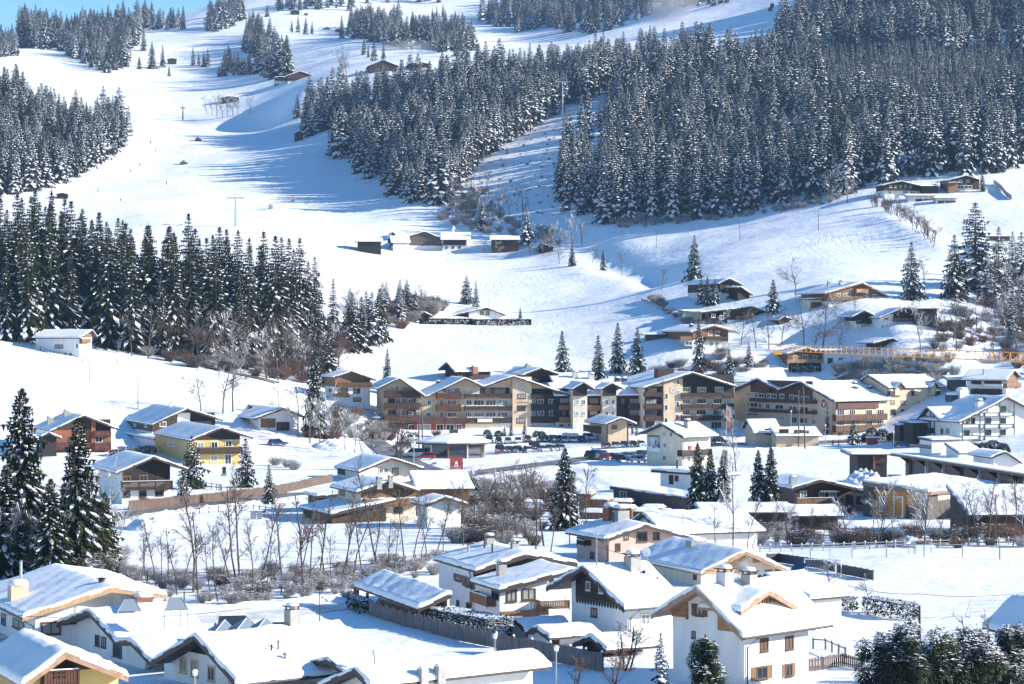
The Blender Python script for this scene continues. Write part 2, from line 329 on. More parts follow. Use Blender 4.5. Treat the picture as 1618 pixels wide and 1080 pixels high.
# ---------------------------------------------------------------- trees
def spruce_mesh(seed, h=26.0, r=3.6, bare=0.06, snow=0.5, warm=0.3, dens=1.0, taper=0.9, name='crown', nm='needles', sw=1.0):
    rnd = random.Random(seed); B = MB(); z = h * bare
    while z < h * 0.985:
        t = (z / h - bare) / (1 - bare)
        rad = r * (1 - t) ** taper * (0.80 + 0.4 * rnd.random()) + 0.12
        n = max(4, int((6 + 3.2 * (1 - t)) * dens)); a0 = rnd.random() * 6.28
        for k in range(n):
            if rnd.random() < 0.05: continue
            a = a0 + 6.283 * (k + rnd.uniform(-0.3, 0.3)) / n; L = rad * rnd.uniform(0.72, 1.12)
            if rnd.random() < 0.06: L *= 1.25
            ca, sa = math.cos(a), math.sin(a); dz0 = rnd.uniform(-0.15, 0.15)
            up = 0.32 * (t - 0.35); wd = 0.24 * L * rnd.uniform(0.8, 1.2) + 0.16
            def P(s, side, dz=0.0):
                zz = z + dz0 + L * (up * s - 0.52 * s * s * (1.25 - t) + 0.10 * s ** 4) + dz
                return (ca * L * s - sa * side, sa * L * s + ca * side, zz)
            segs = 4 if L > 1.2 else 2; mi = 1 if rnd.random() < warm else 0
            for j in range(segs):
                s0 = 0.12 + 0.88 * j / segs; s1 = 0.12 + 0.88 * (j + 1) / segs
                w0 = wd * (1.0 - 0.72 * s0) * rnd.uniform(0.7, 1.2); drop = -0.16 * L * rnd.uniform(0.5, 1.3) - 0.16
                sm = min(1.08, s1 + 0.13)
                B.tri(P(s0, 0), P(sm, w0, drop * 0.5), P(s1, 0), mi); B.tri(P(s0, 0), P(s1, 0), P(sm, -w0, drop * 0.5), mi)
                # hanging sprays
                B.tri(P(s0, 0.02), P(s1, -0.02), P((s0 + s1) / 2, w0 * rnd.uniform(-0.7, 0.7), drop * 1.7), mi)
            if rnd.random() < snow * (0.45 + 0.9 * t if sw > 1.2 else 1):  # on frosted trees, snow thickens upward to imitate lit tops and dark bottoms
                # cushions of snow lying on the bough
                s0 = rnd.uniform(0.25, 0.5) if t < 0.9 else 0.1; s1 = min(1.02, s0 + rnd.uniform(0.3, 0.7)); ws = wd * rnd.uniform(0.34, 0.72) * sw; sm = (s0 + s1) / 2
                q = 0.05 + 0.05 * L
                B.quad(P(s0, 0, q * 0.3), P(sm, -ws, q * 0.2), P(s1, 0, q * 0.6), P(sm, ws, q * 0.2), 2)
                B.tri(P(sm, -ws, q * 0.2), P(s1 * 1.01, 0, -0.12 * L), P(s1, 0, q * 0.6), 2); B.tri(P(s1, 0, q * 0.6), P(s1 * 1.01, 0, -0.12 * L), P(sm, ws, q * 0.2), 2)
        z += h * (0.020 + 0.020 * (1 - t)) / dens * rnd.uniform(0.8, 1.2)
    B.tube([(0, 0, h * 0.93), (0, 0, h * 1.0)], [0.12, 0.02], 4, 0)
    for k in range(5):
        a = k * 1.257 + seed; B.tri((0, 0, h * 0.985), (0.35 * math.cos(a), 0.35 * math.sin(a), h * 0.955), (0.2 * math.cos(a + .9), 0.2 * math.sin(a + .9), h * 0.945), 0)
    cr = B.mesh(name, [nm, 'needles_warm', 'tree_snow'])
    T = MB(); T.tube([(0, 0, -1.5), (0, 0, 0.4), (0, 0, h * 0.35), (0, 0, h * 0.94)], [0.44 * r / 3.6 + 0.03, 0.36 * r / 3.6, 0.26 * r / 3.6, 0.05], 7)
    tr = T.mesh('trunk', 'bark')
    return tr, cr, h
def bare_mesh(seed, h=12.0, spread=0.34, twig='twig', bark='bark', levels=4, multi=1, fine=1.0, snow=0.0, name='crown', up=0.07, bl=1.0):
    rnd = random.Random(seed); T = MB(); B = MB()
    def rvec(): return Vector((rnd.gauss(0, 1), rnd.gauss(0, 1), rnd.gauss(0, 1)))
    def grow(p, d, L, r, lev):
        seg = 3 if lev < 2 else 2; pts = [p]; rad = [r]
        for i in range(seg):
            d = (d + rvec() * 0.10 + Vector((0, 0, up))).normalized(); p = p + d * L / seg; pts.append(p); rad.append(r * (1 - 0.55 * (i + 1) / seg))
        (T if lev < 2 else B).tube(pts, rad, 6 if lev == 0 else (4 if lev == 1 else 3), 0, cap=False)
        if snow and lev in (1, 2) and rnd.random() < snow:
            for a_, b_ in zip(pts, pts[1:]):
                s = (b_ - a_).cross(Vector((0, 0, 1)));
                if s.length > 1e-3:
                    s = s.normalized() * max(r * 0.9, 0.05); o = Vector((0, 0, r * 1.1 + 0.02)); (B).quad(a_ - s + o, a_ + s + o, b_ + s * .7 + o, b_ - s * .7 + o, 1)
        if lev >= levels: return
        nb = [int(9 * fine), int(6 * fine), int(5 * fine), 4][min(lev, 3)]
        for i in range(nb):
            t = rnd.uniform(0.25 if lev == 0 else 0.15, 1.0); i0 = min(int(t * seg), seg - 1); q = pts[i0].lerp(pts[i0 + 1], t * seg - i0)
            dd = (d + rvec().cross(d).normalized() * rnd.uniform(0.5, 1.1) * (1 + spread)).normalized()
            grow(q, dd, L * rnd.uniform(0.32, 0.55) * (1.15 - 0.45 * t) * (bl if lev == 0 else 1), max(r * 0.42 * (1.2 - 0.6 * t), 0.018), lev + 1)
    for k in range(multi):
        a = rnd.random() * 6.28; lean = 0.0 if multi == 1 else rnd.uniform(0.1, 0.3)
        grow(Vector((0.25 * k * math.cos(a), 0.25 * k * math.sin(a), -0.6)), Vector((lean * math.cos(a), lean * math.sin(a), 1)).normalized(), h * 0.86 * (1 if k == 0 else rnd.uniform(0.6, 0.9)), (0.012 if bl > .8 else 0.0075) * h + 0.02, 0)
    return T.mesh('trunk', bark), B.mesh(name, [twig, 'tree_snow']), h
def shrub_mesh(seed, h=2.6, w=2.6, twig='twig_frost', n=150, snow=30):
    rnd = random.Random(seed); B = MB()
    for i in range(n):
        a = rnd.random() * 6.283; q = rnd.random() ** 0.6; L = h * rnd.uniform(0.45, 1.0); x, y = math.cos(a) * q * w * 0.3, math.sin(a) * q * w * 0.3
        p1 = Vector((x * 1.8, y * 1.8, L * 0.55)); p2 = Vector((x * 2.4 + rnd.gauss(0, .25), y * 2.4 + rnd.gauss(0, .25), L * rnd.uniform(0.8, 1)))
        B.tube([(x * 0.6, y * 0.6, -0.2), p1, p2], [0.035, 0.028, 0.012], 3, 0, cap=False)
        for k in range(3):
            q1 = p1.lerp(p2, rnd.random()); q2 = q1 + Vector((rnd.gauss(0, .35), rnd.gauss(0, .35), rnd.uniform(0, .5))); B.tube([q1, q2], [0.02, 0.01], 3, 0, cap=False)
        if i < snow:
            s = rnd.uniform(0.08, 0.24); B.quad(p2 + Vector((-s, -s, 0)), p2 + Vector((s, -s, .02)), p2 + Vector((s, s, 0)), p2 + Vector((-s, s, .03)), 1)
    return B.mesh('shrub', [twig, 'tree_snow'])
def leafy_mesh(seed, w=2.0, d=2.0, h=2.0, n=900, leaf=0.16, snow=0.45, box=False, colr='needles', name='bush'):
    """evergreen bush or hedge of small leaf faces with snow lying on top"""
    rnd = random.Random(seed); B = MB()
    for i in range(n):
        if box:
            f = rnd.random(); x, y, z = rnd.uniform(-w / 2, w / 2), rnd.uniform(-d / 2, d / 2), rnd.uniform(0, h)
            k = rnd.choice('xyyyzz')
            if k == 'x': x = rnd.choice((-1, 1)) * w / 2
            if k == 'y': y = rnd.choice((-1, 1)) * d / 2
            if k == 'z': z = h
        else:
            a = rnd.random() * 6.283; c = rnd.uniform(-0.35, 1); q = math.sqrt(1 - c * c) * (0.75 + 0.3 * rnd.random()); x, y, z = w / 2 * q * math.cos(a), d / 2 * q * math.sin(a), h * (0.26 + 0.72 * c * (0.82 + 0.22 * rnd.random()))
        n1 = Vector((rnd.gauss(0, 1), rnd.gauss(0, 1), rnd.gauss(0, 1))).normalized(); n2 = n1.cross(Vector((rnd.gauss(0, 1), rnd.gauss(0, 1), rnd.gauss(0, 1)))).normalized()
        p = Vector((x, y, z)); s = leaf * rnd.uniform(0.6, 1.5)
        B.tri(p - n1 * s, p + n1 * s, p + n2 * s * 1.4, 0)
        top = (z > h * 0.55)
        if top and rnd.random() < snow:
            s *= 1.3; B.quad(p + Vector((-s, -s * .6, .05)), p + Vector((s * .7, -s, .07)), p + Vector((s, s * .7, .05)), p + Vector((-s * .6, s, .09)), 1)
    return B.mesh(name, [colr, 'tree_snow'])
# variants
SP = {}
SP['dark'] = [spruce_mesh(10 + i, 26, [3.9, 4.6, 5.0, 3.7][i], 0.04, 0.5, 0.55, taper=0.78, sw=0.8) for i in range(4)]
SP['frost'] = [spruce_mesh(30 + i, 26, [4.2, 4.9, 3.8, 4.5][i], 0.05, 0.8, 0.10, dens=0.9, nm='needles_frost', sw=1.7, taper=0.66) for i in range(4)]
SP['tall'] = [spruce_mesh(50 + i, 28, 3.1, 0.42, 0.8, 0.2, dens=.9, nm='needles_frost', sw=1.6, taper=.7) for i in range(3)]
SP['young'] = [spruce_mesh(60 + i, 12, 2.1, 0.04, 1.0, 0.1, dens=0.7, nm='needles_frost', sw=1.5) for i in range(3)]
SP['garden'] = [spruce_mesh(70 + i, 14, 2.9, 0.03, 0.45, 0.2, dens=0.85, taper=0.8) for i in range(3)]
SP['near'] = [spruce_mesh(80 + i, 21, 4.1, 0.03, 0.5, 0.5, dens=1.4, taper=0.72, sw=0.7) for i in range(4)]
BT = {}
BT['plain'] = [bare_mesh(100 + i, 12, 0.3, 'twig', 'bark', snow=0.12) for i in range(4)]
BT['thin'] = [bare_mesh(110 + i, 12, -0.1, 'twig', 'bark', levels=3, fine=1.15, up=0.05, bl=0.5) for i in range(4)]
BT['frost'] = [bare_mesh(120 + i, 11, 0.4, 'twig_frost', 'bark', fine=1.1, snow=0.8) for i in range(4)]
BT['big'] = [bare_mesh(130 + i, 18, 0.35, 'twig_frost', 'bark', fine=1.15, snow=0.35) for i in range(2)]
BT['red'] = [bare_mesh(140 + i, 8, 0.3, 'twig_red', 'bark', multi=3, fine=0.8) for i in range(3)]
BT['larch'] = [bare_mesh(150 + i, 18, 0.6, 'twig_frost', 'bark', fine=1.2, snow=0.6) for i in range(1)]
SH = [shrub_mesh(160 + i) for i in range(4)]
SHR = [shrub_mesh(170 + i, 3.0, 3.0, 'twig_red', 170, 8) for i in range(3)]
SHD = [shrub_mesh(176 + i, 3.0, 3.0, 'twig', 170, 25) for i in range(3)]
_rt = random.Random(5)
def tree(kind, var, p, h, label, name='spruce_tree', cat='tree', group=None, wide=1.0, lean=0.0):
    tr, cr, h0 = var[_rt.randrange(len(var))]; s = h / h0
    e = empty(name, p, _rt.random() * 6.28); e.scale = (s * wide * _rt.uniform(.93, 1.07), s * wide * _rt.uniform(.93, 1.07), s)
    if lean: e.rotation_euler[0] = _rt.gauss(0, lean); e.rotation_euler[1] = _rt.gauss(0, lean)
    link('trunk', tr, e); link('crown', cr, e)
    return tag(e, label, cat, group)
def inpoly(u, v, P):
    c = False; j = len(P) - 1
    for i in range(len(P)):
        if (P[i][1] > v) != (P[j][1] > v) and u < (P[j][0] - P[i][0]) * (v - P[i][1]) / (P[j][1] - P[i][1]) + P[i][0]: c = not c
        j = i
    return c
def scatter(poly, dmin, dmax, space, rnd, jit=0.42):
    """jittered grid of world points whose ground pixel falls in an image polygon, between two distances"""
    out = []; y = dmin; us = [p[0] for p in poly]; row = 0
    while y < dmax:
        x0 = (min(us) - U0) / F * y; x1 = (max(us) - U0) / F * y; x = x0 + (row % 2) * space / 2
        while x < x1:
            X = x + rnd.uniform(-jit, jit) * space; Y = y + rnd.uniform(-jit, jit) * space; z = ground(X, Y); u, v = proj((X, Y, z))
            if inpoly(u, v, poly): out.append((X, Y, z))
            x += space
        y += space * 0.87; row += 1
    return out
# ---------------------------------------------------------------- woods
def lerp_tab(tab, u):
    for (a, x), (b, y) in zip(tab, tab[1:]):
        if a <= u <= b: return x + (y - x) * (u - a) / (b - a)
    return tab[0][1] if u < tab[0][0] else tab[-1][1]
rw = random.Random(77)
MASS = []      # (x, y, z, scale, variant index) of the far trees that form one mass
VAR = SP['dark'] + SP['frost'] + SP['tall'] + SP['young']   # 0-3 dark, 4-7 frost, 8-10 tall, 11-13 young
VH = [v[2] for v in VAR]
def mass(p, h, lo, hi):
    cl = _vn(np.array([p[0]]), np.array([p[1]]), 34.0, 9)[0] + .6 * _vn(np.array([p[0]]), np.array([p[1]]), 13.0, 19)[0]
    if h > 14:
        if cl < -0.40: return
        h *= 1 + .6 * cl
    k = rw.randint(lo, hi); MASS.append((p[0], p[1], p[2] - 0.3, h / VH[k], k))
n_things = 0
# left wood
TOP = [(-60, 330), (20, 312), (60, 292), (85, 292), (110, 322), (150, 322), (175, 345), (200, 345), (265, 330), (300, 342), (340, 345), (375, 362), (440, 368), (505, 378), (525, 400), (545, 440), (600, 446), (680, 455)]
WL = [(-60, 450), (-60, 536), (60, 546), (190, 558), (260, 562), (330, 575), (420, 590), (530, 596), (545, 500), (430, 486), (300, 476), (150, 468)]
pts = scatter(WL, 605, 710, 7.6, rw)
for p in pts:
    u, v = proj(p); k = F / p[1]; tv = lerp_tab(TOP, u); h = (v - tv) / k * rw.choice((rw.uniform(0.86, 1.06), rw.uniform(0.55, 0.9)))
    h = max(13, min(36, h))
    if u > 190 and v > 545 and rw.random() < 0.6: continue
    if 50 < u < 165 and v > 536: continue
    lab = 'tall dark spruce with patches of snow in the wood above the white hut' if u < 200 else 'dark spruce with snow on its boughs in the wood left of centre'
    tree('s', SP['dark'], (p[0], p[1], p[2] - 0.3), h, lab, group='dark spruces of the wood at the left', wide=rw.uniform(.95, 1.25) * min(1, 26 / h + 0.15)); n_things += 1
# mixed low wood running right from it
WM = [(520, 520), (600, 488), (668, 478), (672, 500), (640, 515), (600, 540), (560, 566), (528, 592)]
for p in scatter(WM, 640, 830, 8.0, rw):
    u, v = proj(p); h = max(9, min(19, (v - lerp_tab([(520, 420), (560, 448), (640, 440), (680, 460)], u)) / F * p[1] * rw.uniform(.75, 1)))
    if rw.random() < 0.62: tree('s', SP['frost'] if rw.random() < .6 else SP['dark'], p, h, 'smaller snowy spruce in the low wood above the mound', group='spruces of the low mixed wood', wide=1.35); n_things += 1
    else: tree('b', BT['frost'], p, h * 0.8, 'leafless tree among the small spruces above the mound', name='bare_tree', group='leafless trees of the low mixed wood')
for u, v in [(712, 322), (722, 330), (730, 316), (742, 335), (752, 322), (760, 345), (772, 332), (735, 345), (790, 350), (715, 342), (806, 338), (826, 345), (745, 300), (770, 300)]:
    tree('b', BT['frost'] if rw.random() < .5 else BT['plain'], gp(u, v, ray_depth(u, v, 1000)), rw.uniform(10, 17), 'frosted leafless tree at the shaded foot of the forest clearing', name='bare_tree', group='leafless trees at the foot of the forest clearing')
# ridge wood and clearing
CLEAR = [(700, 335), (720, 300), (762, 255), (822, 215), (902, 170), (990, 138), (1000, 150), (965, 180), (930, 215), (888, 262), (893, 300), (905, 335), (870, 345), (780, 348)]
WR = [(478, 205), (500, 228), (560, 268), (620, 308), (690, 338), (720, 300), (762, 255), (822, 215), (902, 170), (990, 138), (1045, 118), (1045, 100), (960, 108), (860, 126), (780, 138), (700, 152), (600, 168), (500, 184)]
for p in scatter(WR, 1080, 1600, 9.2, rw):
    u, v = proj(p); mass(p, rw.uniform(21, 30) * (0.86 if u > 800 else 1), 4, 7)
edge = [(700, 325), (722, 300), (745, 272), (762, 255), (792, 232), (822, 215), (862, 190), (902, 170), (945, 152), (990, 138)]
for (a, b), (c, d) in zip(edge, edge[1:]):
    n = max(2, int(math.hypot(c - a, d - b) / 5))
    for i in range(n):
        for off in (0, -9):
            t = (i + rw.random()) / n; u = a + (c - a) * t + rw.uniform(-2, 2); v = b + (d - b) * t + off + rw.uniform(-3, 1)
            D = ray_depth(u, v, 1000)
            if D < 1700:
                q = gp(u, v, D); mass(q, rw.uniform(23, 30), 8, 10)
# right hand wood
WF = [(888, 330), (882, 262), (925, 215), (962, 178), (1000, 132), (1045, 112), (1110, 112), (1180, 112), (1222, 100), (1248, 62), (1290, -30), (1800, -80), (1800, 240), (1618, 262), (1560, 278), (1450, 280), (1400, 296), (1330, 308), (1290, 316), (1240, 326), (1150, 345), (1050, 352), (960, 352), (905, 342)]
YOUNG = [(1290, 95), (1480, 88), (1700, 110), (1700, 190), (1420, 200), (1300, 175)]
pts = [p for p in scatter(WF, 930, 1750, 9.2, rw)]
pts.sort(key=lambda p: p[1])
front = []
for p in pts:
    u, v = proj(p)
    if inpoly(u, v, YOUNG): continue
    edgeish = (v > lerp_tab([(880, 300), (960, 330), (1150, 322), (1290, 296), (1400, 276), (1618, 244)], u)) or (u < 935 and v > 225)
    if edgeish and len(front) < 105: front.append(p)
    else:
        hh = rw.uniform(15, 31); mass(p, hh, *( (4, 7) if rw.random() < .78 else (8, 10) if rw.random() < .5 else (0, 3)))
for p in front:
    tree('s', SP['frost'], (p[0], p[1], p[2] - .3), rw.uniform(22, 33), 'frosted spruce along the lower edge of the big right hand wood', group='spruces on the lower edge of the right hand wood', wide=rw.uniform(.8, .98)); n_things += 1
for p in scatter(YOUNG, 1100, 1600, 5.2, rw): mass(p, rw.uniform(8, 14), 11, 13)
# upper left wood
WU = [(-60, 185), (40, 180), (60, 196), (110, 200), (130, 205), (180, 200), (204, 214), (198, 232), (150, 262), (118, 282), (60, 302), (-60, 322)]
for p in scatter(WU, 1050, 1560, 7.8, rw): mass(p, rw.uniform(18, 27), *((0, 3) if rw.random() < .35 else (4, 7)))
# clumps on the high meadows
for poly, lo, hi, sp in [
    ([(82, 62), (215, 50), (222, 66), (200, 80), (205, 100), (178, 118), (165, 116), (140, 104), (100, 84), (82, 76)], 15, 30, 11),
    ([(30, 58), (76, 56), (76, 78), (30, 76)], 18, 32, 12), ([(-20, 72), (28, 76), (26, 88), (-20, 92)], 12, 20, 9),
    ([(216, 48), (302, 47), (302, 40), (216, 42)], 18, 26, 14), ([(328, 50), (346, 50), (384, 33), (384, 18), (340, 28)], 18, 30, 11),
    ([(385, 78), (398, 90), (412, 118), (428, 125), (455, 122), (455, 100), (418, 70), (400, 50), (388, 55)], 18, 28, 10), ([(335, 122), (396, 118), (396, 104), (350, 106)], 10, 18, 8),
    ([(437, 17), (520, 14), (556, 17), (556, 2), (437, 4)], 16, 26, 14), ([(548, 58), (565, 62), (600, 68), (645, 80), (645, 66), (620, 54), (565, 40)], 16, 27, 10),
    ([(650, 68), (680, 79), (735, 94), (748, 82), (722, 55), (650, 50)], 14, 24, 10), ([(760, 40), (812, 45), (812, 26), (790, 18), (760, 27)], 16, 28, 13),
    ([(812, 52), (870, 44), (915, 58), (960, 48), (1032, 24), (1032, -15), (900, -10), (850, -10), (812, 18)], 16, 28, 14), ([(575, 5), (660, 5), (700, 8), (700, -10), (575, -10)], 12, 20, 16),
    ([(1040, 12), (1150, 8), (1150, -20), (1040, -15)], 14, 22, 14)]:
    for p in scatter(poly, 1350, 2900, sp, rw): mass(p, rw.uniform(lo, hi), 0, 7)
for u, v, h in [(227, 80, 22), (240, 108, 24), (257, 106, 20), (220, 109, 12), (305, 103, 17), (314, 104, 12), (322, 105, 13), (328, 105, 16), (461, 50, 12), (471, 51, 17), (483, 54, 17), (493, 53, 13), (575, 86, 12), (582, 90, 9), (591, 96, 17), (606, 96, 13), (683, 26, 10), (690, 27, 13), (700, 27, 15), (422, 26, 14), (540, 60, 22), (372, 114, 14), (385, 116, 12), (267, 120, 9), (20, 48, 0), (12, 58, 14)]:
    if h: q = gp(u, v, ray_depth(u, v, 1300)); tree('s', SP['dark'], q, h, 'lone small spruce on the bright upper meadows', group='small spruces standing apart on the upper meadows', wide=1.1); n_things += 1
q = gp(470, 185, ray_depth(470, 185, 1300)); tree('s', SP['dark'], q, 14, 'broad dark spruce standing just outside the left end of the ridge wood', wide=1.5)
print('individual spruces', n_things, 'mass', len(MASS))
# the far wood: one mass of trees, instanced
def instancer(name, variants, P, label, cat):
    me = bpy.data.meshes.new(name); A = np.array([p[:3] for p in P], 'f'); me.vertices.add(len(A)); me.vertices.foreach_set('co', A.ravel())
    for nm, ty, vals in (('siz', 'FLOAT', [p[3] for p in P]), ('kin', 'INT', [p[4] for p in P]), ('rot', 'FLOAT', [rw.random() * 6.283 for _ in P]), ('wid', 'FLOAT', [rw.uniform(.9, 1.35) for _ in P])):
        at = me.attributes.new(nm, ty, 'POINT'); at.data.foreach_set('value', vals)
    me.update(); o = link(name, me); g = bpy.data.node_groups.new(name, 'GeometryNodeTree')
    g.interface.new_socket('Geometry', in_out='INPUT', socket_type='NodeSocketGeometry'); g.interface.new_socket('Geometry', in_out='OUTPUT', socket_type='NodeSocketGeometry')
    N = g.nodes.new; L = g.links.new; gi = N('NodeGroupInput'); go = N('NodeGroupOutput'); js = N('GeometryNodeJoinGeometry'); holders = []
    for pair in variants:
        j = N('GeometryNodeJoinGeometry')
        for mesh in pair:
            ho = bpy.data.objects.new(name + '_source', mesh); oi = N('GeometryNodeObjectInfo'); oi.inputs[0].default_value = ho; L(oi.outputs['Geometry'], j.inputs[0])
        gt = N('GeometryNodeGeometryToInstance'); L(j.outputs[0], gt.inputs[0]); holders.append(gt)
    for gt in reversed(holders): L(gt.outputs[0], js.inputs[0])
    ip = N('GeometryNodeInstanceOnPoints'); L(gi.outputs[0], ip.inputs['Points']); L(js.outputs[0], ip.inputs['Instance']); ip.inputs['Pick Instance'].default_value = True
    def attr(nm, ty): a = N('GeometryNodeInputNamedAttribute'); a.data_type = ty; a.inputs[0].default_value = nm; return a.outputs['Attribute']
    L(attr('kin', 'INT'), ip.inputs['Instance Index']); cx = N('ShaderNodeCombineXYZ'); L(attr('rot', 'FLOAT'), cx.inputs['Z']); L(cx.outputs[0], ip.inputs['Rotation'])
    mu = N('ShaderNodeMath'); mu.operation = 'MULTIPLY'; s = attr('siz', 'FLOAT'); L(s, mu.inputs[0]); L(attr('wid', 'FLOAT'), mu.inputs[1]); c2 = N('ShaderNodeCombineXYZ'); L(mu.outputs[0], c2.inputs['X']); L(mu.outputs[0], c2.inputs['Y']); L(s, c2.inputs['Z']); L(c2.outputs[0], ip.inputs['Scale'])
    L(ip.outputs[0], go.inputs[0]); md = o.modifiers.new('instances', 'NODES'); md.node_group = g
    return tag(o, label, cat, kind='stuff')
instancer('spruce_forest', [(v[0], v[1]) for v in VAR], MASS, 'snow covered spruce forest on the mountainside behind the village', 'forest')
# scrub of the clearing, river banks and hedgerows: uncountable twigs
SC = []
def scrub(poly, d0, d1, space, lo, hi, kinds=(0, 3)):
    for p in scatter(poly, d0, d1, space, rw): SC.append((p[0], p[1], p[2], rw.uniform(lo, hi), rw.randint(*kinds)))
VS = SH + SHR + SHD      # 0-3 frost, 4-6 red, 7-9 dark
scrub(CLEAR, 1020, 1400, 10, 0.15, 0.5, (0, 3))
scrub([(690, 330), (770, 300), (800, 350), (905, 375), (880, 392), (760, 372), (700, 355)], 980, 1150, 8.0, 0.8, 1.6)
scrub([(930, 345), (1050, 348), (1200, 338), (1290, 312), (1330, 306), (1330, 318), (1240, 334), (1100, 352), (990, 362)], 920, 1010, 4.2, 0.5, 1.1)
scrub([(190, 905), (330, 912), (470, 905), (560, 900), (700, 880), (700, 905), (620, 925), (560, 945), (430, 955), (380, 960), (200, 940)], 200, 300, 3.3, 0.25, 0.65, (0, 3))
scrub([(190, 905), (330, 912), (470, 905), (690, 885), (690, 905), (560, 935), (380, 950)], 200, 300, 6.0, 0.3, 0.6, (7, 9))
scrub([(700, 790), (790, 775), (900, 775), (905, 810), (900, 850), (830, 870), (700, 860)], 300, 480, 7.0, 0.5, 1.1, (7, 9))
scrub([(700, 780), (790, 762), (905, 760), (905, 850), (830, 870), (700, 860)], 300, 480, 8.5, 0.5, 1.0, (0, 3))
scrub([(1090, 850), (1250, 842), (1400, 845), (1618, 845), (1618, 866), (1400, 866), (1090, 862)], 290, 330, 3.6, 0.3, 0.8, (0, 9))
scrub([(0, 880), (190, 880), (190, 912), (0, 915)], 255, 300, 2.4, 0.5, 1.2, (0, 3))
scrub([(1440, 560), (1480, 520), (1530, 480), (1618, 430), (1700, 430), (1700, 600), (1620, 600), (1570, 560)], 600, 800, 7.5, 0.6, 1.3, (0, 9))
scrub([(1300, 590), (1340, 580), (1430, 565), (1500, 570), (1510, 600), (1480, 612), (1330, 605)], 600, 680, 3.6, 0.7, 1.3, (0, 3))
scrub([(200, 560), (330, 585), (430, 600), (520, 610), (545, 600), (540, 560), (430, 570), (260, 555)], 590, 700, 6.5, 0.7, 1.4, (0, 9))
scrub([(520, 570), (600, 535), (650, 512), (690, 498), (700, 485), (640, 480), (560, 520)], 650, 820, 5.0, 0.8, 1.6, (0, 9))
scrub([(1000, 600), (1060, 575), (1150, 560), (1240, 580), (1230, 600), (1100, 600)], 600, 680, 5, 0.5, 1.1, (0, 9))
scrub([(1040, 470), (1060, 490), (1110, 515), (1100, 520), (1060, 500), (1020, 470)], 700, 800, 3, 0.4, 0.7, (0, 3))
scrub([(640, 690), (700, 690), (560, 700), (480, 690), (560, 640), (620, 660)], 500, 600, 5, 0.5, 1.2, (0, 9))
instancer('scrub', [(m_,) for m_ in VS], SC, 'frosted scrub and brushwood on the slopes, river banks and hedgerows', 'scrub')
# ---------------------------------------------------------------- single trees and named groups
def bt(kind, u, v, h, label, group=None, D=None, name='bare_tree', wide=1.0):
    q = gp(u, v, D); return tree('b', BT[kind], q, h, label, name=name, group=group, lean=0.03, wide=wide)
def sp(kind, u, v, h, label, group=None, D=None, wide=1.0):
    q = gp(u, v, D); return tree('s', SP[kind], q, h, label, group=group, wide=wide)
# in front of the left wood
for p in scatter([(200, 562), (350, 588), (480, 612), (545, 604), (540, 575), (420, 572), (260, 556)], 590, 700, 7.8, rw):
    tree('b', BT['frost'] if rw.random() < .4 else BT['plain'], p, rw.uniform(9, 17), 'frosted leafless tree along the foot of the left wood', name='bare_tree', group='leafless trees along the foot of the left wood', lean=.05)
for u, v, h in [(352, 652, 15), (368, 650, 17), (318, 656, 11)]: bt('plain' if h < 16 else 'big', u, v, h, {15: 'leafless tree with a forked crown on the meadow above the white bungalow', 17: 'tallest leafless tree on the meadow above the white bungalow', 11: 'thin leafless tree beside the forked one on the left meadow'}[h])
for u, v, h in [(472, 690, 13), (490, 700, 12), (505, 705, 11), (530, 700, 13), (545, 712, 9), (440, 668, 10), (560, 715, 8)]:
    bt('frost', u, v, h, 'snow dusted leafless tree between the bungalow and the hotel road', group='snow dusted trees between the bungalow and the hotel road')
bt('red', 622, 742, 14, 'reddish birch like tree in front of the round pavilion'); bt('frost', 590, 722, 9, 'frosted small tree left of the round pavilion'); bt('frost', 575, 724, 7, 'low frosted tree beside the hotel access road')
sp('near', 497, 690, 20, 'narrow dark spruce behind the white bungalow', wide=.75); sp('dark', 520, 612, 19, 'broad dark spruce left of the brown and white chalet', wide=1.35)
sp('garden', 612, 622, 12, 'slim snowy spruce right of the brown and white chalet', wide=.8)
for u, v, h, l in [(888, 590, 12, 'leftmost of the spruces above the hotel roofs'), (945, 598, 12, 'second spruce from the left above the hotel roofs'), (976, 588, 14, 'third spruce from the left above the hotel roofs'), (1007, 590, 13, 'spruce with a broad base above the big gable of the hotel'), (1104, 588, 15, 'dark slim spruce standing in front of the wooden chalet above the hotel'), (1152, 602, 9, 'small spruce right of the big hotel gable'), (1183, 586, 8, 'little spruce above the roofs between both hotels')]:
    sp('garden', u, v, h, l, wide=1.0 if h != 15 else .75)
sp('dark', 1097, 441, 15, 'lone spruce behind the dark chalet on the right hand meadow', wide=1.15); sp('garden', 953, 427, 8, 'lone small spruce on the bank left of the lone spruce'); sp('garden', 904, 420, 9, 'small spruce beside the farm orchard')
for i, (u, v, h) in enumerate([(1108, 480, 8.5), (1118, 482, 9), (1130, 481, 8)]): sp('garden', u, v, h, 'clipped dark conifer in front of the upper chalet', group='three dark conifers in front of the upper chalet')
sp('garden', 1222, 494, 10, 'round topped conifer left of the large wooden chalet', wide=1.3); sp('dark', 1440, 472, 17, 'dark spruce right of the large wooden chalet', wide=1.25)
sp('frost', 1541, 458, 27, 'tall frosted spruce at the right edge above the thicket', wide=1.45); sp('dark', 1508, 471, 19, 'dark spruce left of the tall frosted one', wide=1.35); sp('frost', 1600, 440, 15, 'frosted spruce right of the tall one', wide=1.2)
sp('dark', 737, 480, 10, 'dark spruce behind the low house on the mound', wide=1.5); sp('dark', 752, 486, 9, 'smaller dark spruce behind the low house on the mound', wide=1.2)
sp('garden', 822, 503, 4, 'tiny spruce at the end of the hedge on the mound'); sp('frost', 762, 372, 15, 'frosted spruce in the gully above the farm', D=1030)
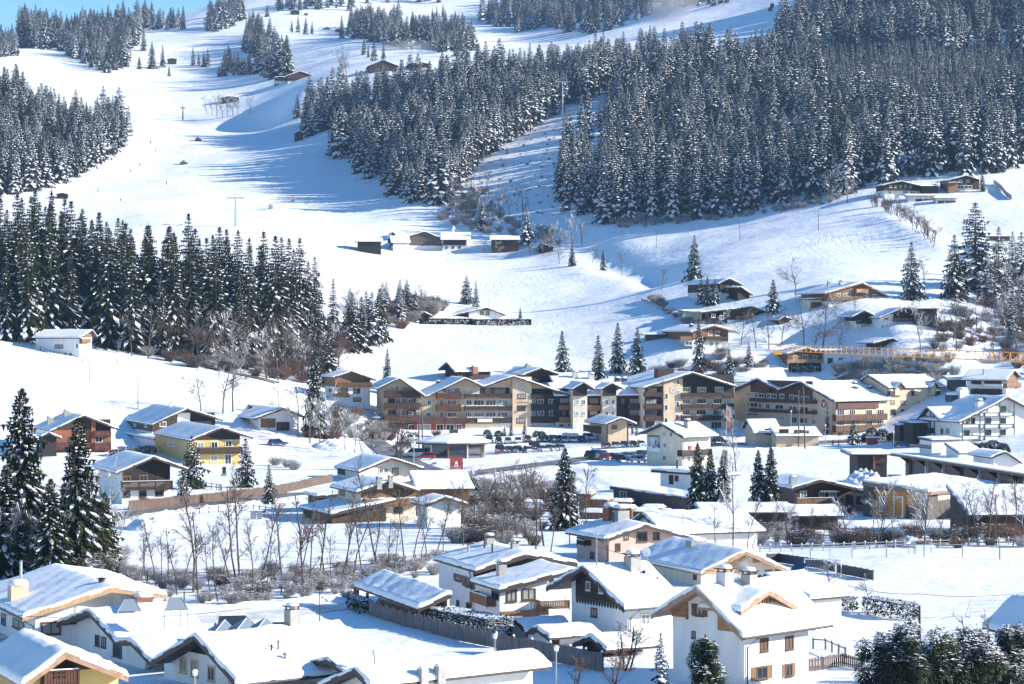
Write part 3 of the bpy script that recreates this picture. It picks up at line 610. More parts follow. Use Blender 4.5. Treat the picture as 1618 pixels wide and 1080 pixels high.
sp('frost', 832, 385, 16, 'snow laden tree behind the small barns', D=1000); sp('frost', 958, 352, 22, 'frost covered tree at the left corner of the right hand wood', wide=1.3)
sp('garden', 1552, 302, 8, 'small spruce right of the upper right chalet')
bt('frost', 1305, 317, 15, 'white frosted tree in front of the dark wood edge', wide=1.1); bt('frost', 1339, 320, 11, 'smaller white frosted tree in front of the dark wood edge', wide=1.2); bt('plain', 1418, 342, 10, 'leafless tree below the upper right chalet')
for u, v, h, g in [(720, 352, 10, 'a'), (770, 366, 9, 'a'), (790, 372, 9, 'a'), (870, 395, 11, 'a'), (885, 398, 13, 'a'), (905, 392, 14, 'a'), (920, 388, 12, 'a'), (895, 396, 10, 'a'), (845, 384, 10, 'a'), (858, 402, 7, 'a')]:
    bt('frost', u, v, h, 'frosted leafless tree in the gully beside the farm', 'frosted trees in the gully beside the farm', D=ray_depth(u, v))
for u, v, h in [(765, 400, 6), (788, 402, 6), (838, 405, 6), (850, 402, 5), (868, 400, 6), (884, 416, 7)]: bt('frost', u, v, h, 'rounded frosted orchard tree below the farm barns', 'frosted orchard trees at the farm', wide=1.5)
for u, v, h, l in [(983, 436, 9, 'leafless tree standing on the stream bank right of the two small spruces'), (1045, 458, 7, 'small leafless tree on the stream bank near the dark chalet'), (936, 415, 7, 'thin leafless tree between the two small spruces')]: bt('plain', u, v, h, l)
bt('plain', 1258, 468, 12, 'leafless tree left of the large wooden chalet'); bt('plain', 1462, 466, 11, 'leafless tree between the dark spruce and the tall frosted spruce')
for u, v, h in [(1270, 545, 14), (1300, 548, 15), (1286, 560, 12), (1325, 556, 9), (1322, 500, 7), (1350, 497, 6), (1455, 556, 14), (1475, 560, 13), (1170, 545, 9), (1195, 550, 11), (1215, 552, 12), (1140, 530, 8), (1235, 545, 11), (1120, 518, 6)]:
    bt('frost' if rw.random() < .6 else 'plain', u, v, h, 'leafless tree in the gardens between the hillside chalets', 'leafless trees between the hillside chalets')
for p in scatter([(1490, 560), (1530, 500), (1570, 470), (1618, 440), (1640, 600), (1590, 580)], 610, 780, 9, rw):
    tree('b', BT['frost'] if rw.random() < .5 else BT['plain'], p, rw.uniform(8, 14), 'frosted leafless tree in the thicket at the right edge', name='bare_tree', group='frosted trees of the thicket at the right edge', lean=.05)
for u, v, h, l in [(548, 124, 22, 'taller leafless tree above the ridge wood near the dark barn'), (536, 122, 16, 'shorter leafless tree above the ridge wood near the dark barn')]: bt('plain', u, v, h, l, D=ray_depth(u, v, 1400))
for u, v in [(335, 182), (343, 184), (352, 185), (360, 184), (368, 183), (376, 182), (395, 180), (327, 180)]:
    bt('frost', u, v, rw.uniform(12, 18), 'frosted tree in the round copse on the ski slope', 'frosted trees in the copse on the ski slope', D=ray_depth(u, v, 1200))
for i_ in range(26):
    t_ = i_ / 25; u = 1384 + 92 * t_ + rw.uniform(-5, 5); v = 326 + 30 * t_ + 32 * t_ * t_ + rw.uniform(-4, 4); bt('red' if rw.random() < .6 else 'plain', u, v, rw.uniform(4.5, 7.5), 'bushy leafless shrub tree in the hedgerow crossing the upper right meadow', 'leafless shrubs of the hedgerow on the upper right meadow', wide=1.5)
# valley trees -------------------------------------------------
sp('near', 35, 900, 20.5, 'tall spruce with loose dark boughs at the left edge', D=268, wide=1.05); sp('near', 124, 905, 17.5, 'tall snow laden spruce in front of the dark brown chalet', D=262, wide=1.15)
for u, v, h, l in [(80, 915, 11, 'low spruce between the two tall ones at the left edge'), (165, 905, 9, 'shorter spruce at the right foot of the tall snow laden one'), (8, 910, 12, 'snowy spruce cut by the left edge of the photo'), (60, 890, 9, 'small snowy spruce behind the two tall ones at left')]: sp('near', u, v, h, l, wide=1.3)
for u, v, h in [(40, 905, 9), (95, 908, 10), (148, 906, 10), (176, 905, 9), (183, 900, 12), (20, 912, 8), (70, 912, 8), (112, 912, 9)]: bt('frost', u, v, h, 'snow dusted leafless tree among the spruces at left', 'snow dusted trees among the near spruces', wide=.9)
for u, v, h in [(222, 924, 5), (247, 926, 7.5), (256, 930, 6), (290, 928, 6), (305, 936, 12), (314, 945, 9.5), (333, 935, 6), (345, 950, 8), (352, 925, 6.5), (376, 925, 11), (381, 926, 12), (366, 930, 7), (447, 918, 9.5), (470, 920, 8.5), (482, 940, 11), (488, 936, 9), (537, 922, 9), (545, 915, 8), (558, 912, 9), (575, 915, 9), (600, 905, 12), (620, 905, 6), (410, 918, 9), (420, 930, 6), (460, 930, 7), (503, 912, 10), (526, 930, 6), (590, 900, 8), (612, 915, 7), (640, 888, 9), (664, 890, 6), (235, 932, 6), (280, 940, 6), (398, 935, 8), (652, 882, 8), (675, 875, 7.5), (690, 868, 8), (732, 862, 8), (700, 872, 7), (430, 925, 5), (268, 934, 7), (515, 915, 6)]:
    bt('thin', u, v, h * 1.18, 'slender leafless riverside tree on the near bank', 'slender riverside trees on the near bank')
for u, v, h in [(745, 850, 8), (760, 856, 10), (775, 848, 9), (790, 862, 11), (805, 856, 10), (820, 868, 11), (838, 860, 12), (846, 872, 12), (860, 862, 13), (870, 872, 9), (900, 860, 10), (915, 856, 7), (928, 840, 11), (835, 840, 9), (780, 835, 7), (852, 835, 8), (730, 845, 8)]:
    bt('thin', u, v, h, 'slender leafless tree in the thicket left of the pink house', 'slender trees in the central thicket')
for u, v, h in [(720, 792, 6.5), (745, 800, 6.0), (770, 810, 6.5), (800, 800, 6), (755, 842, 4.5), (822, 812, 6), (860, 800, 6), (705, 800, 5)]:
    bt('frost', u, v, h, 'bushy snow covered tree in the central thicket', 'bushy snow covered trees in the central thicket', wide=1.4)
for u, v, h, l, k in [(893, 838, 11.2, 'dark spruce beside the timber stacks', 'near'), (425, 796, 6.2, 'small conical spruce behind the brown fence', 'garden'), (388, 770, 8.5, 'broad conical spruce in the garden of the yellow house', 'garden'), (290, 784, 5.5, 'dark conifer right of the dark brown chalet', 'garden')]: sp(k, u, v, h, l, wide=1.25 if 'broad' in l else 1.0)
sp('garden', 303, 772, 9, 'pine like dark tree in front of the yellow house', wide=1.5)
for u, v, h, l in [(1102, 858, 11.5, 'leftmost spruce of the row in front of the wood house'), (1122, 860, 10.5, 'second spruce of the row left of the wood house'), (1142, 862, 10, 'short spruce in the row left of the wood house'), (1198, 858, 10.5, 'spruce directly left of the wood house'), (1218, 860, 11, 'densest spruce left of the wood house')]: sp('near', u, v, h, l, D=330, wide=.85)
bt('larch', 1163, 745, 13, 'bare snow dusted larch beside the poster house', name='larch_tree', wide=.7); bt('larch', 1158, 868, 13, 'thin snow dusted larch in the spruce row', name='larch_tree', wide=.6)
for u, v, h in [(1085, 862, 6), (1130, 872, 7), (1180, 868, 8), (1225, 866, 7), (1245, 862, 6), (1262, 858, 6), (1280, 856, 5), (1300, 858, 5), (1320, 855, 6), (1345, 862, 6), (1372, 868, 8), (1390, 862, 7), (1384, 864, 8.5), (1413, 866, 8), (1460, 866, 9), (1466, 864, 8), (1480, 866, 7), (1510, 862, 6.5), (1530, 862, 9), (1545, 860, 8), (1560, 862, 10), (1568, 860, 8), (1575, 862, 9), (1590, 858, 8), (1600, 862, 10), (1612, 860, 9), (1618, 858, 8), (1440, 860, 6)]:
    bt('thin' if rw.random() < .6 else 'frost', u, v, h, 'leafless tree along the river in front of the timber hall', 'leafless trees along the river at right')
sp('garden', 1349, 702, 6, 'round snow covered conifer at the hotel forecourt', wide=1.5); sp('garden', 1307, 690, 8.5, 'slim spruce in front of the logo wall of the right hotel', wide=.5)
for u, v, h, l in [(973, 690, 3.2, 'tall thin cypress like conifer at the hotel porch'), (991, 686, 3, 'thin conifer at the hotel porch'), (999, 686, 3, 'second thin conifer at the hotel porch'), (1006, 688, 3.4, 'rightmost thin conifer at the hotel porch')]: sp('garden', u, v, h + .6, l, wide=.7)
for u, v, h, l in [(808, 688, 3.2, 'snowy little spruce below the balcony front'), (797, 689, 2.8, 'snowy shrubby conifer below the balcony front'), (829, 686, 3.4, 'little conifer at the foot of the lettered tower')]: sp('garden', u, v, h, l, wide=1.0)
# near garden trees
sp('young', 1044, 1096, 4.4, 'small snow covered conifer left of the rounded evergreen', D=179, wide=1.1)
bt('red', 985, 1062, 4.6, 'round leafless snow dusted tree before the low shed', D=190, wide=1.5); bt('red', 960, 1092, 4.0, 'reddish leafless bush at the bottom edge', D=178, wide=1.6); bt('red', 905, 1090, 3.0, 'small frosted bush beside the street lamp', D=180, wide=1.3)
bt('frost', 1310, 934, 3.4, 'spreading frosted bush behind the big white house', wide=1.6); bt('plain', 1373, 952, 3, 'upright leafless bush beside the snowy hedge', wide=1.2)
def evergreen(u, v, h, w_, l, seed, D, cone=.6, lobes=17):
    q = gp(u, v, D); rl = random.Random(seed); B = MB()
    for c_ in range(lobes):
        a = rl.random() * 6.28; cz = h * rl.uniform(.1, .93); rr = (rl.uniform(.1, .40) if cone < 1 else .3) * w_; sh = (1.25 - cz / h * cone); s_ = w_ * rl.uniform(.12, .26) * sh; cx, cy = rr * math.cos(a) * sh * .9, rr * math.sin(a) * sh * .9
        for t_ in range(int(5600 / lobes)):
            n1 = Vector((rl.gauss(0, 1), rl.gauss(0, 1), rl.gauss(0, 1))).normalized(); p = Vector((cx, cy, cz)) + Vector((n1.x * s_, n1.y * s_, n1.z * s_ * 1.2)) * rl.uniform(.7, 1.1); dn = (n1 + Vector((0, 0, -.8))).normalized(); sd_ = n1.cross(Vector((0, 0, 1)))
            if sd_.length < .05 or p.z < -.1: continue
            sd_ = sd_.normalized() * rl.uniform(.05, .1); B.tri(p - sd_, p + sd_, p + dn * rl.uniform(.18, .4), 0 if rl.random() < .7 else 1)
            if n1.z > .15 and rl.random() < .55: k_ = rl.uniform(.07, .18); B.quad(p + Vector((-k_, -k_ * .7, .05)), p + Vector((k_ * .8, -k_, .06)), p + Vector((k_, k_ * .8, .04)), p + Vector((-k_ * .7, k_, .08)), 2)
    e = empty('evergreen_tree', q); T = MB(); T.tube([(0, 0, -.5), (0, 0, h * .7)], [.18, .05], 6); T.build('trunk', 'bark', e); B.build('crown', ['needles', 'needles_warm', 'tree_snow'], e); return tag(e, l, 'tree')
for i_, (u, v, h, w_, l) in enumerate([(1440, 1092, 5.0, 5.6, 'large dark evergreen laden with snow at the bottom right'), (1392, 1104, 4.0, 4.6, 'lower dark evergreen left of the pole at the bottom edge'), (1486, 1100, 4.4, 5.2, 'snowy evergreen right of the pole at the bottom edge'), (1535, 1094, 4.2, 5.6, 'broad dark evergreen laden with snow at the bottom right'), (1592, 1100, 4.5, 4.6, 'dark evergreen at the bottom right corner')]):
    evergreen(u, v, h, w_, l, 900 + i_, 178 if u < 1500 else 181)
for i_, (u, v, h, w_, l) in enumerate([(1415, 1100, 3.8, 4.6, 'snowy evergreen filling the gap left of the largest one'), (1512, 1100, 3.4, 5.0, 'low evergreen between the two broad ones at the bottom right'), (1563, 1100, 3.6, 5.0, 'low snow laden evergreen left of the corner one')]): evergreen(u, v, h, w_, l, 970 + i_, 179)
evergreen(738, 806, 4.6, 6.0, 'broad snow laden bush left of the central thicket', 960, 362, .5, 18); evergreen(792, 826, 3.6, 5.0, 'lower snow laden bush inside the central thicket', 961, 338, .5, 16)
for u, v, h, l in [(1578, 456, 19, 'frosted spruce right of the tallest one at the right edge'), (1614, 452, 17, 'frosted spruce cut by the right edge of the photo'), (1592, 486, 13, 'small spruce in the thicket at the right edge'), (1616, 505, 14, 'dark spruce low in the thicket at the right edge'), (1560, 478, 15, 'spruce at the left side of the right edge thicket'), (1600, 535, 13, 'lowest spruce of the thicket at the right edge')]: sp('frost', u, v, h, l, wide=1.25)
evergreen(1114, 1092, 4.5, 3.5, 'dense rounded evergreen with snow flecks before the big white house', 950, 176, .85, 26)
for u, v, h, l in [(1532, 1080, 6.5, 'leafless sapling rising between the evergreens at the bottom right'), (1558, 1075, 6, 'thin leafless sapling in front of the football goal'), (1605, 1078, 5.5, 'snow dusted leafless shrub at the right corner')]: bt('thin', u, v, h, l)
# ---------------------------------------------------------------- buildings
FR = {}
for k_, u_, v_, s_ in [('P', 0, 0, 1.0), ('1', 0, 0, 3.852), ('U2', 400, 0, 3.852), ('U3', 800, 0, 3.852), ('M1', 0, 270, 3.852), ('M2', 400, 270, 3.852), ('M3', 800, 270, 3.852), ('M4', 1198, 270, 3.852),
                       ('A', 0, 530, 3.852), ('2', 400, 530, 3.852), ('3', 800, 530, 3.852), ('4', 1198, 530, 3.852), ('5', 0, 800, 3.852), ('6', 400, 800, 3.852), ('7', 800, 800, 3.852), ('8', 1198, 800, 3.852),
                       ('a', 590, 570, 5.993), ('b', 850, 570, 5.993), ('c', 1110, 570, 5.993), ('d', 1348, 570, 5.993), ('f', 860, 740, 5.993), ('g', 1120, 720, 6.472), ('h', 1348, 700, 5.993)]:
    FR[k_] = (lambda x, y, u_=u_, v_=v_, s_=s_: (u_ + x / s_, v_ + y / s_))
def fu(fr, x): return FR[fr](x, 0)[0]
def hit(u, e, P, tcol=None):
    """distance along direction e from plan point P until it lines up with image column u"""
    k = (u - U0) / F; return (k * P[1] - P[0]) / (e[0] - k * e[1])
def nz2(x, y, s): return math.sin(x * 1.3 + s) * math.sin(y * 1.1 + s * 2.1) * 0.5 + math.sin(x * 2.9 + y * 2.3 + s * 3.3) * 0.3 + math.sin(x * 5.1 - y * 4.3 + s) * 0.2
class Block:
    """one gabled volume of a building; x runs along its gable wall, y into the house"""
    def __init__(s, root, fr, uc, D, uL, uR, side, a, prof=None, lprof=None, og=1.1, ob=0.6, zb=None, vb=None, W=None, L=None, wall='stucco_white', edge='roof_edge', snow=0.32, bot=-2.0, deck=0.24, nowall=False, name='wall', info=None):
        s.fr = fr; s.side = side; s.root = root; f = FR[fr]; uc = fu(fr, uc)
        if D is None: D = ray_depth(uc, f(0, vb)[1])
        s.D = D; a = R(a); C0 = Vector(((uc - U0) / F * D, D)); e1 = Vector((math.cos(a), math.sin(a))); e2 = Vector((-math.sin(a), math.cos(a)))
        if side == 'R':
            s.W = W or hit(fu(fr, uR), e1, C0); s.L = L or hit(fu(fr, uL), e2, C0); O = C0; th = a
        else:
            s.W = W or hit(fu(fr, uL), e2, C0); s.L = L or hit(fu(fr, uR), e1, C0); O = C0 + e2 * s.W; th = a - math.pi / 2
        if zb is None: zb = ground(C0.x, C0.y)
        s.Tw = Matrix.Translation((O.x, O.y, zb)) @ Matrix.Rotation(th, 4, 'Z')
        if root.get('_new'):
            root.matrix_world = s.Tw; root['_m'] = [x for r_ in s.Tw for x in r_]; del root['_new']
        if D > 600 and s.L < 8 and side == 'R' and not L: s.L = 9.0
        RM = Matrix([root['_m'][i * 4:i * 4 + 4] for i in range(4)])
        s.T = RM.inverted() @ s.Tw; s.inv = s.Tw.inverted(); s.o = s.inv @ Vector((0, 0, CH))
        if not (1.5 < s.W < 70 and 1.5 < s.L < 80): print('ODD SIZE', root.name, root.get('label'), round(s.W, 1), round(s.L, 1))
        s.og, s.ob = og, ob
        s.prof = lprof or [(q.x, q.z) for q in (s.onp(p[0], p[1], 1, -og) for p in prof)]
        s.prof = sorted([(p[0], p[1]) for p in s.prof]); P = s.prof
        if info or VERB: print('%-34s W %.1f L %.1f D %.0f zb %.1f prof %s' % ((root.get('label') or '')[:34], s.W, s.L, D, zb, ' '.join('%.1f,%.1f' % p for p in P)))
        s.deck = deck
        if not nowall:
            xs = [0.0] + [p[0] for p in P if 0.05 < p[0] < s.W - 0.05] + [s.W]
            B = MB(); B.prism([(0, bot), (s.W, bot)] + [(x, s.rz(x) - deck) for x in reversed(xs)], 0, s.L); s.part(name, B, wall)
        # roof deck with barge boards
        B = MB(); top = P; B.prism([(x, z) for x, z in top] + [(x, z - deck) for x, z in reversed(top)], -og, s.L + ob)
        B.prism([(x, z + 0.06) for x, z in top] + [(x, z - deck - 0.14) for x, z in reversed(top)], -og - 0.07, -og - 0.005)
        rf = s.part('roof', B, edge)
        if snow: s.snow(rf, snow)
    def part(s, name, B, mats, parent=None, smooth=False):
        o = B.build(name, mats, parent or s.root, smooth)
        if parent is None: o.matrix_basis = s.T
        return o
    def onp(s, x, y, ax, val, fr=None):
        """image point (x, y) carried onto the block plane where axis ax has the given value"""
        u, v = FR[fr or s.fr](x, y); d = s.inv.to_3x3() @ Vector(((u - U0) / F, 1, (V0 - v) / F)); t = (val - s.o[ax]) / d[ax]
        return s.o + d * t
    def rz(s, x):
        P = s.prof
        if x <= P[0][0]: return P[0][1]
        for (a, b), (c, d) in zip(P, P[1:]):
            if x <= c: return b + (d - b) * (x - a) / max(c - a, 1e-6)
        return P[-1][1]
    def snow(s, rf, th):
        P = s.prof; x0, x1 = P[0][0] - 0.05, P[-1][0] + 0.05; y0, y1 = -s.og - 0.08, s.L + s.ob + 0.05
        def axis(a, b, step, extra=()):
            n = max(3, int((b - a - 0.9) / step)); v = [a, a + .03, a + .09, a + .2] + [a + .45 + (b - a - .9) * i / n for i in range(n + 1)] + [b - .2, b - .09, b - .03, b]
            return sorted(set(v + list(extra)))
        st = 0.55 if s.D < 320 else 1.1
        X = axis(x0, x1, st, [p[0] for p in P[1:-1]]); Y = axis(y0, y1, st); B = MB(); sd = s.W * 3.1 + s.D
        for x in X:
            for y in Y:
                d = min(x - x0, x1 - x, y - y0, y1 - y); r = 0.2; e = math.sqrt(max(0, 1 - (1 - min(d / r, 1)) ** 2))
                ex, ey = x, y
                if y - y0 < .3: ey += .10 * nz2(x * 1.7, 1, sd)
                if y1 - y < .3: ey += .08 * nz2(x * 1.7, 2, sd)
                if x - x0 < .3 or x1 - x < .3: ex += .10 * nz2(y * 1.5, 3, sd)
                zz = s.rz(x) + (s.rz(x - 0.5) + s.rz(x + 0.5) - 2 * s.rz(x)) * 0.22 * e      # rounds the ridge
                B.v.append((ex, ey, zz + 0.02 + (th * .64 * e) * (1 + 0.42 * nz2(x * .5, y * .5, sd) + .16 * nz2(x * 1.9, y * 1.7, sd + 2)) - (0.06 if d < 0.01 else 0)))
        m = len(Y)
        for i in range(len(X) - 1):
            for j in range(m - 1): B.f.append((i * m + j, (i + 1) * m + j, (i + 1) * m + j + 1, i * m + j + 1)); B.m.append(0)
        B.build('roof_snow', 'roof_snow', rf, True)
    def FT(s, face):
        """maps (along, outward, up) on a face to block coordinates"""
        if face == 'g': return lambda a, o, z: Vector((a, -o, z))
        if s.side == 'R': return lambda a, o, z: Vector((-o, a, z))
        return lambda a, o, z: Vector((s.W + o, a, z))
    def rect(s, face, r, out=0.0):
        if face == 'g': p, q = s.onp(r[0], r[1], 1, -out), s.onp(r[2], r[3], 1, -out); k = 0
        else:
            X = -out if s.side == 'R' else s.W + out
            p, q = s.onp(r[0], r[1], 0, X), s.onp(r[2], r[3], 0, X); k = 1
        a0, a1 = sorted((p[k], q[k])); p2, q2 = sorted((p[2], q[2])); return a0, p2, a1, q2
    def fbox(s, B, face, a0, o0, z0, a1, o1, z1, m=0):
        f = s.FT(face); P = [f(a0, o0, z0), f(a1, o0, z0), f(a1, o1, z0), f(a0, o1, z0), f(a0, o0, z1), f(a1, o0, z1), f(a1, o1, z1), f(a0, o1, z1)]
        n = len(B.v); B.v += [tuple(p) for p in P]
        for q in ((0, 3, 2, 1), (4, 5, 6, 7), (0, 1, 5, 4), (1, 2, 6, 5), (2, 3, 7, 6), (3, 0, 4, 7)): B.f.append(tuple(n + i for i in q)); B.m.append(m)
    def panel(s, face, r, mt, name='cladding', out=0.06, base=0.0):
        a0, z0, a1, z1 = s.rect(face, r); B = MB(); s.fbox(B, face, a0, base, z0, a1, out, z1); return s.part(name, B, mt)
    def clad(s, y, mt, side=True, x0=None, x1=None, name='cladding', out=0.06):
        """boards on the upper part of the gable wall (and the visible side wall) above image row y"""
        u = s.Tw @ Vector((0 if s.side == 'R' else s.W, 0, 0)); v = FR[s.fr](0, y)[1]; z = (CH + (V0 - v) / F * u[1]) - s.Tw[2][3]
        xa = 0.0 if x0 is None else s.rect('g', (x0, y, x0, y))[0]; xb = s.W if x1 is None else s.rect('g', (x1, y, x1, y))[0]
        xs = [xa] + [p[0] for p in s.prof if xa + .05 < p[0] < xb - .05] + [xb]; up = [(x, s.rz(x) - s.deck - 0.004) for x in xs]
        pl = [(x, max(zz, z + 0.01)) for x, zz in up]
        B = MB(); B.prism([(xa, z), (xb, z)] + pl[::-1], -out, -0.002)
        if side:
            e = (s.rz(0) if s.side == 'R' else s.rz(s.W)) - s.deck
            if e > z + .1: s.fbox(B, 's', 0.0, 0.002, z, s.L, out, e)
        return s.part(name, B, mt)
    def win(s, face, r, fm='window_brown', pane='glass', shut=None, name='window', mull=1, k=1.0, out=0.0):
        a0, z0, a1, z1 = s.rect(face, r, out); w, h = a1 - a0, z1 - z0; t = min(0.12, w * 0.14) * k; B = MB()
        s.fbox(B, face, a0 - t, out, z0 - t, a1 + t, out + 0.07, z0 + t * .2); s.fbox(B, face, a0 - t, out, z1 - t * .2, a1 + t, out + 0.07, z1 + t)
        s.fbox(B, face, a0 - t, out, z0 + t * .2, a0 + t * .2, out + 0.07, z1 - t * .2); s.fbox(B, face, a1 - t * .2, out, z0 + t * .2, a1 + t, out + 0.07, z1 - t * .2)
        for i in range(mull):
            m_ = a0 + w * (i + 1) / (mull + 1); s.fbox(B, face, m_ - t * .35, out, z0 + t * .2, m_ + t * .35, out + 0.062, z1 - t * .2)
        s.fbox(B, face, a0 - t * 1.4, out, z0 - t - .05, a1 + t * 1.4, out + 0.16, z0 - t - .004)
        if shut:
            sw = w * 0.5
            s.fbox(B, face, a0 - t - sw, out, z0 - t, a0 - t - .02, out + 0.05, z1 + t, 1); s.fbox(B, face, a1 + t + .02, out, z0 - t, a1 + t + sw, out + 0.05, z1 + t, 1)
        o = s.part(name, B, [fm, shut] if shut else fm)
        B = MB(); s.fbox(B, face, a0 + t * .2, out, z0 + t * .2, a1 - t * .2, out + 0.03, z1 - t * .2); B.build('pane', 'curtain' if pane == 'glass' and (int(abs(a0 * 37 + z0 * 91)) % 4 == 0) else pane, o)
        return o
    def wins(s, face, rs, **k):
        for r in rs: s.win(face, r, **k)
    def balc(s, face, x0, x1, yt, yb, mt='wood_brown', depth=1.2, slats=None, solid=None, out=0.0, posts=True):
        a0, z0, a1, z1 = s.rect(face, (x0, yt, x1, yb), out + depth); B = MB(); f = s.FT(face); o1 = out + depth
        s.fbox(B, face, a0, out + .002, z0 - .16, a1, o1, z0 - .02)
        s.fbox(B, face, a0 - .03, o1 - .1, z1 - .09, a1 + .03, o1 + .05, z1); s.fbox(B, face, a0 - .03, out + .002, z1 - .09, a0 + .09, o1 - .1, z1); s.fbox(B, face, a1 - .09, out + .002, z1 - .09, a1 + .03, o1 - .1, z1)
        if s.D < 330 or slats:
            n = int((a1 - a0) / 0.17)
            for i in range(n): x = a0 + (a1 - a0) * (i + .5) / n; s.fbox(B, face, x - .07, o1 - .05, z0, x + .07, o1 - .01, z1 - .09)
            n = max(2, int(depth / 0.17))
            for q in (a0 + .02, a1 - .05):
                for i in range(n): y = out + depth * (i + .5) / n; s.fbox(B, face, q, y - .07, z0, q + .03, y + .07, z1 - .09)
        else:
            s.fbox(B, face, a0, o1 - .05, z0 + .06, a1, o1 - .01, z1 - .12); s.fbox(B, face, a0, out + .01, z0, a0 + .04, o1 - .05, z1 - .09); s.fbox(B, face, a1 - .04, out + .01, z0, a1, o1 - .05, z1 - .09)
        n = max(1, int((a1 - a0) / 2.4))
        for i in range(n + 1): x = a0 + (a1 - a0) * i / n; s.fbox(B, face, x - .05, o1 - .01, z0 - .3, x + .05, o1 + .04, z1 - .09)
        o = s.part('balcony', B, mt)
        if s.D < 400: B = MB(); s.fbox(B, face, a0, o1 - .08, z1 + .003, a1, o1 + .04, z1 + .06); B.build('rail_snow', 'roof_snow', o)
        return o
    def chim(s, x, y, w=0.8, h=1.3, mt='concrete', fr=None, cap=True, name='chimney', d=None, snowy=True):
        u, v = FR[fr or s.fr](x, y); dr = s.inv.to_3x3() @ Vector(((u - U0) / F, 1, (V0 - v) / F)); best = None; t = s.D * 0.9
        while t < s.D * 1.35:
            p = s.o + dr * t
            if s.prof[0][0] <= p.x <= s.prof[-1][0] and -s.og <= p.y <= s.L + s.ob and p.z <= s.rz(p.x) + 0.15: best = p; break
            t += 0.1
        if best is None: print('chimney misses roof', s.root.get('label'), x, y); return
        p = best; d = d or w; B = MB(); B.box(p.x - w / 2, p.y - d / 2, p.z - .8, p.x + w / 2, p.y + d / 2, p.z + h)
        o = s.part(name, B, mt)
        if cap:
            B = MB()
            for i, j in ((-1, -1), (1, -1), (1, 1), (-1, 1)): B.box(p.x + i * w * .38 - .05, p.y + j * d * .38 - .05, p.z + h + .002, p.x + i * w * .38 + .05, p.y + j * d * .38 + .05, p.z + h + .22)
            B.box(p.x - w * .62, p.y - d * .62, p.z + h + .222, p.x + w * .62, p.y + d * .62, p.z + h + .3); B.build('chimney_cap', 'metal_dark', o)
        if snowy:
            B = MB(); zc = p.z + h + (.302 if cap else .004); k = 6
            for i in range(k + 1):
                r = math.cos(i / k * 1.57) ** .5 if i < k else 0.02
                for j in range(10): B.v.append((p.x + w * .6 * r * math.cos(j * .628), p.y + d * .6 * r * math.sin(j * .628), zc + 0.3 * w * math.sin(i / k * 1.57)))
            for i in range(k):
                for j in range(10): B.f.append((i * 10 + j, i * 10 + (j + 1) % 10, (i + 1) * 10 + (j + 1) % 10, (i + 1) * 10 + j)); B.m.append(0)
            B.build('snow_cap', 'roof_snow', o, True)
        return o
    def roofhit(s, x, y, fr=None):
        u, v = FR[fr or s.fr](x, y); dr = s.inv.to_3x3() @ Vector(((u - U0) / F, 1, (V0 - v) / F)); t = s.D * 0.9
        while t < s.D * 1.3:
            p = s.o + dr * t
            if p.z <= s.rz(p.x): return p
            t += .05
    def pipe(s, x, y, h=0.9, r=0.09, fr=None, mt='metal_dark', name='vent_pipe'):
        u, v = FR[fr or s.fr](x, y); dr = s.inv.to_3x3() @ Vector(((u - U0) / F, 1, (V0 - v) / F)); t = s.D * 0.9
        while t < s.D * 1.35:
            p = s.o + dr * t
            if p.z <= s.rz(p.x) + 0.15 and s.prof[0][0] <= p.x <= s.prof[-1][0] and -s.og <= p.y <= s.L + s.ob:
                B = MB(); B.tube([(p.x, p.y, p.z - .4), (p.x, p.y, p.z + h)], r, 8); B.tube([(p.x, p.y, p.z + h + .002), (p.x, p.y, p.z + h + .12)], [r * 1.8, r * .6], 8); return s.part(name, B, mt)
            t += 0.1
    def gutter(s, z_drop=None, both=False):
        """eaves gutter along the visible side and a downpipe at the corner"""
        B = MB(); P = s.prof; x = P[0][0] - .1 if s.side == 'R' else P[-1][0] + .1; z = (P[0][1] if s.side == 'R' else P[-1][1]) - s.deck * .6
        B.tube([(x, -s.og, z), (x, s.L + s.ob, z)], .085, 6)
        cx = -0.12 if s.side == 'R' else s.W + .12
        B.tube([(x, 0.3, z), (cx, 0.25, z - 0.9), (cx, 0.25, -1)], .055, 6); return s.part('gutter', B, 'metal_dark')
    def text(s, face, x, y, size, txt, mt, out=0.03, align='CENTER', name='lettering'):
        a0, z0, a1, z1 = s.rect(face, (x, y, x + 1, y + 1)); cu = bpy.data.curves.new(name, 'FONT'); cu.body = txt; cu.size = size; cu.extrude = 0.015; cu.align_x = align; cu.align_y = 'CENTER'
        cu.materials.append(M[mt]); me_ = bpy.data.meshes.new_from_object(bpy.data.objects.new('t', cu)); o = bpy.data.objects.new(name, me_); col.objects.link(o); o.parent = s.root; f = s.FT(face); p = f(a0, out, z0)
        X = (f(1, 0, 0) - f(0, 0, 0)).normalized(); N = (f(0, 1, 0) - f(0, 0, 0)).normalized(); Z = Vector((0, 0, 1))
        if X.cross(Z).dot(N) < 0: pass
        Xr = Z.cross(N); m_ = Matrix((Xr, Z, N)).transposed().to_4x4(); m_.translation = p; o.matrix_basis = s.T @ m_; return o
VERB = False
def House(label, cat='house', name=None, group=None):
    o = empty(name or cat.replace(' ', '_')); o['_new'] = 1; tag(o, label, cat, group); return o
